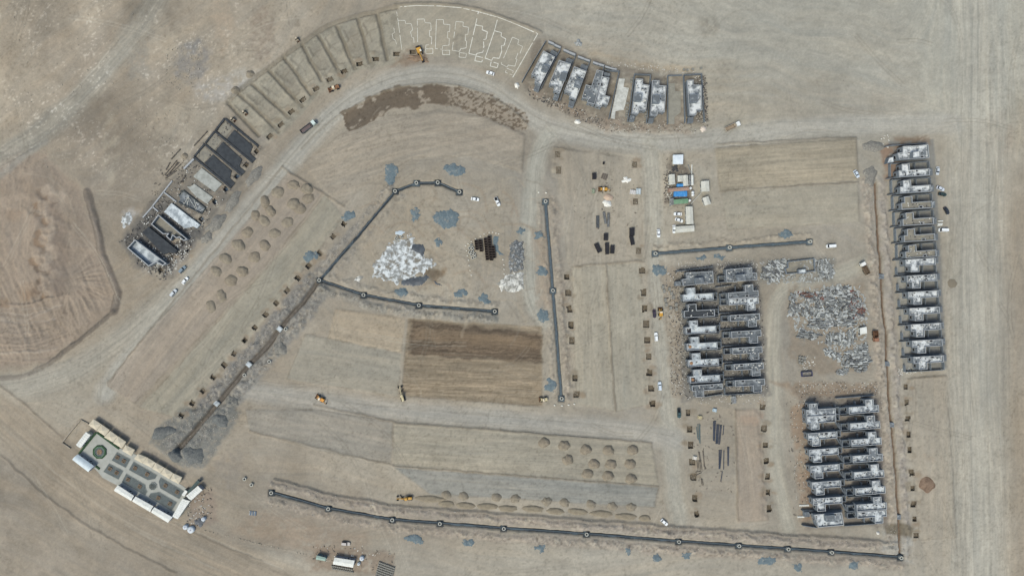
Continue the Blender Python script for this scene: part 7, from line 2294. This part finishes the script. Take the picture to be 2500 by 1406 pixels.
litter('desert_stones', 'small stones and scraps scattered over the open desert', [([(20, 20), (480, 20), (480, 330), (60, 420)], 160), ([(410, 90), (500, 100), (480, 230), (400, 220)], 160), ([(1250, 600), (1285, 580), (1288, 700), (1240, 690)], 200), ([(300, 300), (480, 250), (400, 450)], 60), ([(1990, 180), (2140, 190), (2140, 240)], 12), ([(400, 1270), (640, 1330), (900, 1390)], 80)], mat('desert_stone', (190, 182, 168), (120, 114, 106), 2.0, .45, .55, var=.2), (.12, .4))
# small ruin by the scrap yard
root = empty('small_ruin', *W(*zs([(480, 140)])[0]))
tag(root, 'low roofless grey ruin with a little block room between two panel heaps', 'ruin')
P = zs([(330, 85), (630, 50), (640, 190), (530, 205), (320, 225), (300, 160), (335, 150)])
pw = ccw([W(*p, 1.6) for p in P])
MB().ring(pw, inset(pw, .35), -.2, 1.6, .05).build('wall', M_CONC, root)
MB().add([(x, y, .12) for x, y in inset(pw, .3)], [tuple(range(len(pw)))]).build('floor', M_SAND, root)
P = ccw([W(*p, 2.4) for p in zs([(448, 175), (535, 165), (540, 215), (455, 220)])])
MB().ring(P, inset(P, .3), -.2, 2.4, .5).build('block_room', M_CONC, root)
MB().prism(inset(P, .28), .0, 1.9).build('room_roof', M_OLD, root)
# white shack in the scrap yard and sundries
cabin('scrap_shack', 'small white shack on the right side of the scrap yard', zs([(1130, 820), (1205, 805), (1210, 880), (1135, 890)]), 2.2, M_PANEL, ridge=.1, wins=1)
cabin('scrap_shack', 'small grey ribbed shack below the middle right block', Z0(1640, 800, 7.4, [(1080, 1240), (1160, 1230), (1170, 1360), (1090, 1370)]), 2.2, M_STEEL, ridge=.1, wins=1)
for i, (x, y, a) in enumerate([(2295, 540, -4), (2294, 547, -4), (2293, 550.5, -6)]):
    p = W(x, y)
    o = MB().tube((p[0] - 1.3, p[1], hz(x, y) + .35), (p[0] + 1.3, p[1] + .1, hz(x, y) + .35), .38, 8).tube((p[0] - 1.35, p[1], hz(x, y) + .35), (p[0] - 1.2, p[1], hz(x, y) + .35), .44, 8).build('white_roll', M_PANEL)
    tag(o, f'{ORD[i]} white roll lying above the flat roofed van', 'roll', 'white rolls above the van')
for i, (x, y, L) in enumerate([(1963, 1233, 24), (1955, 1261, 17)]):
    p = W(x, y)
    o = MB().box(lambda u, v, p=p: (p[0] + u, p[1] + v), -L * S / 2, L * S / 2, -.5, .5, hz(x, y) + .1, hz(x, y) + .5, .1, .2).box(lambda u, v, p=p: (p[0] + u, p[1] + v), -L * S / 2.2, L * S / 2.2, -.4, .4, hz(x, y) - .05, hz(x, y) + .1).build('white_sheet', M_PANEL)
    tag(o, ['long white sheet sticking out above the wide house of the lower right block', 'short white sheet at the left of the wide house of the lower right block'][i], 'sheet')
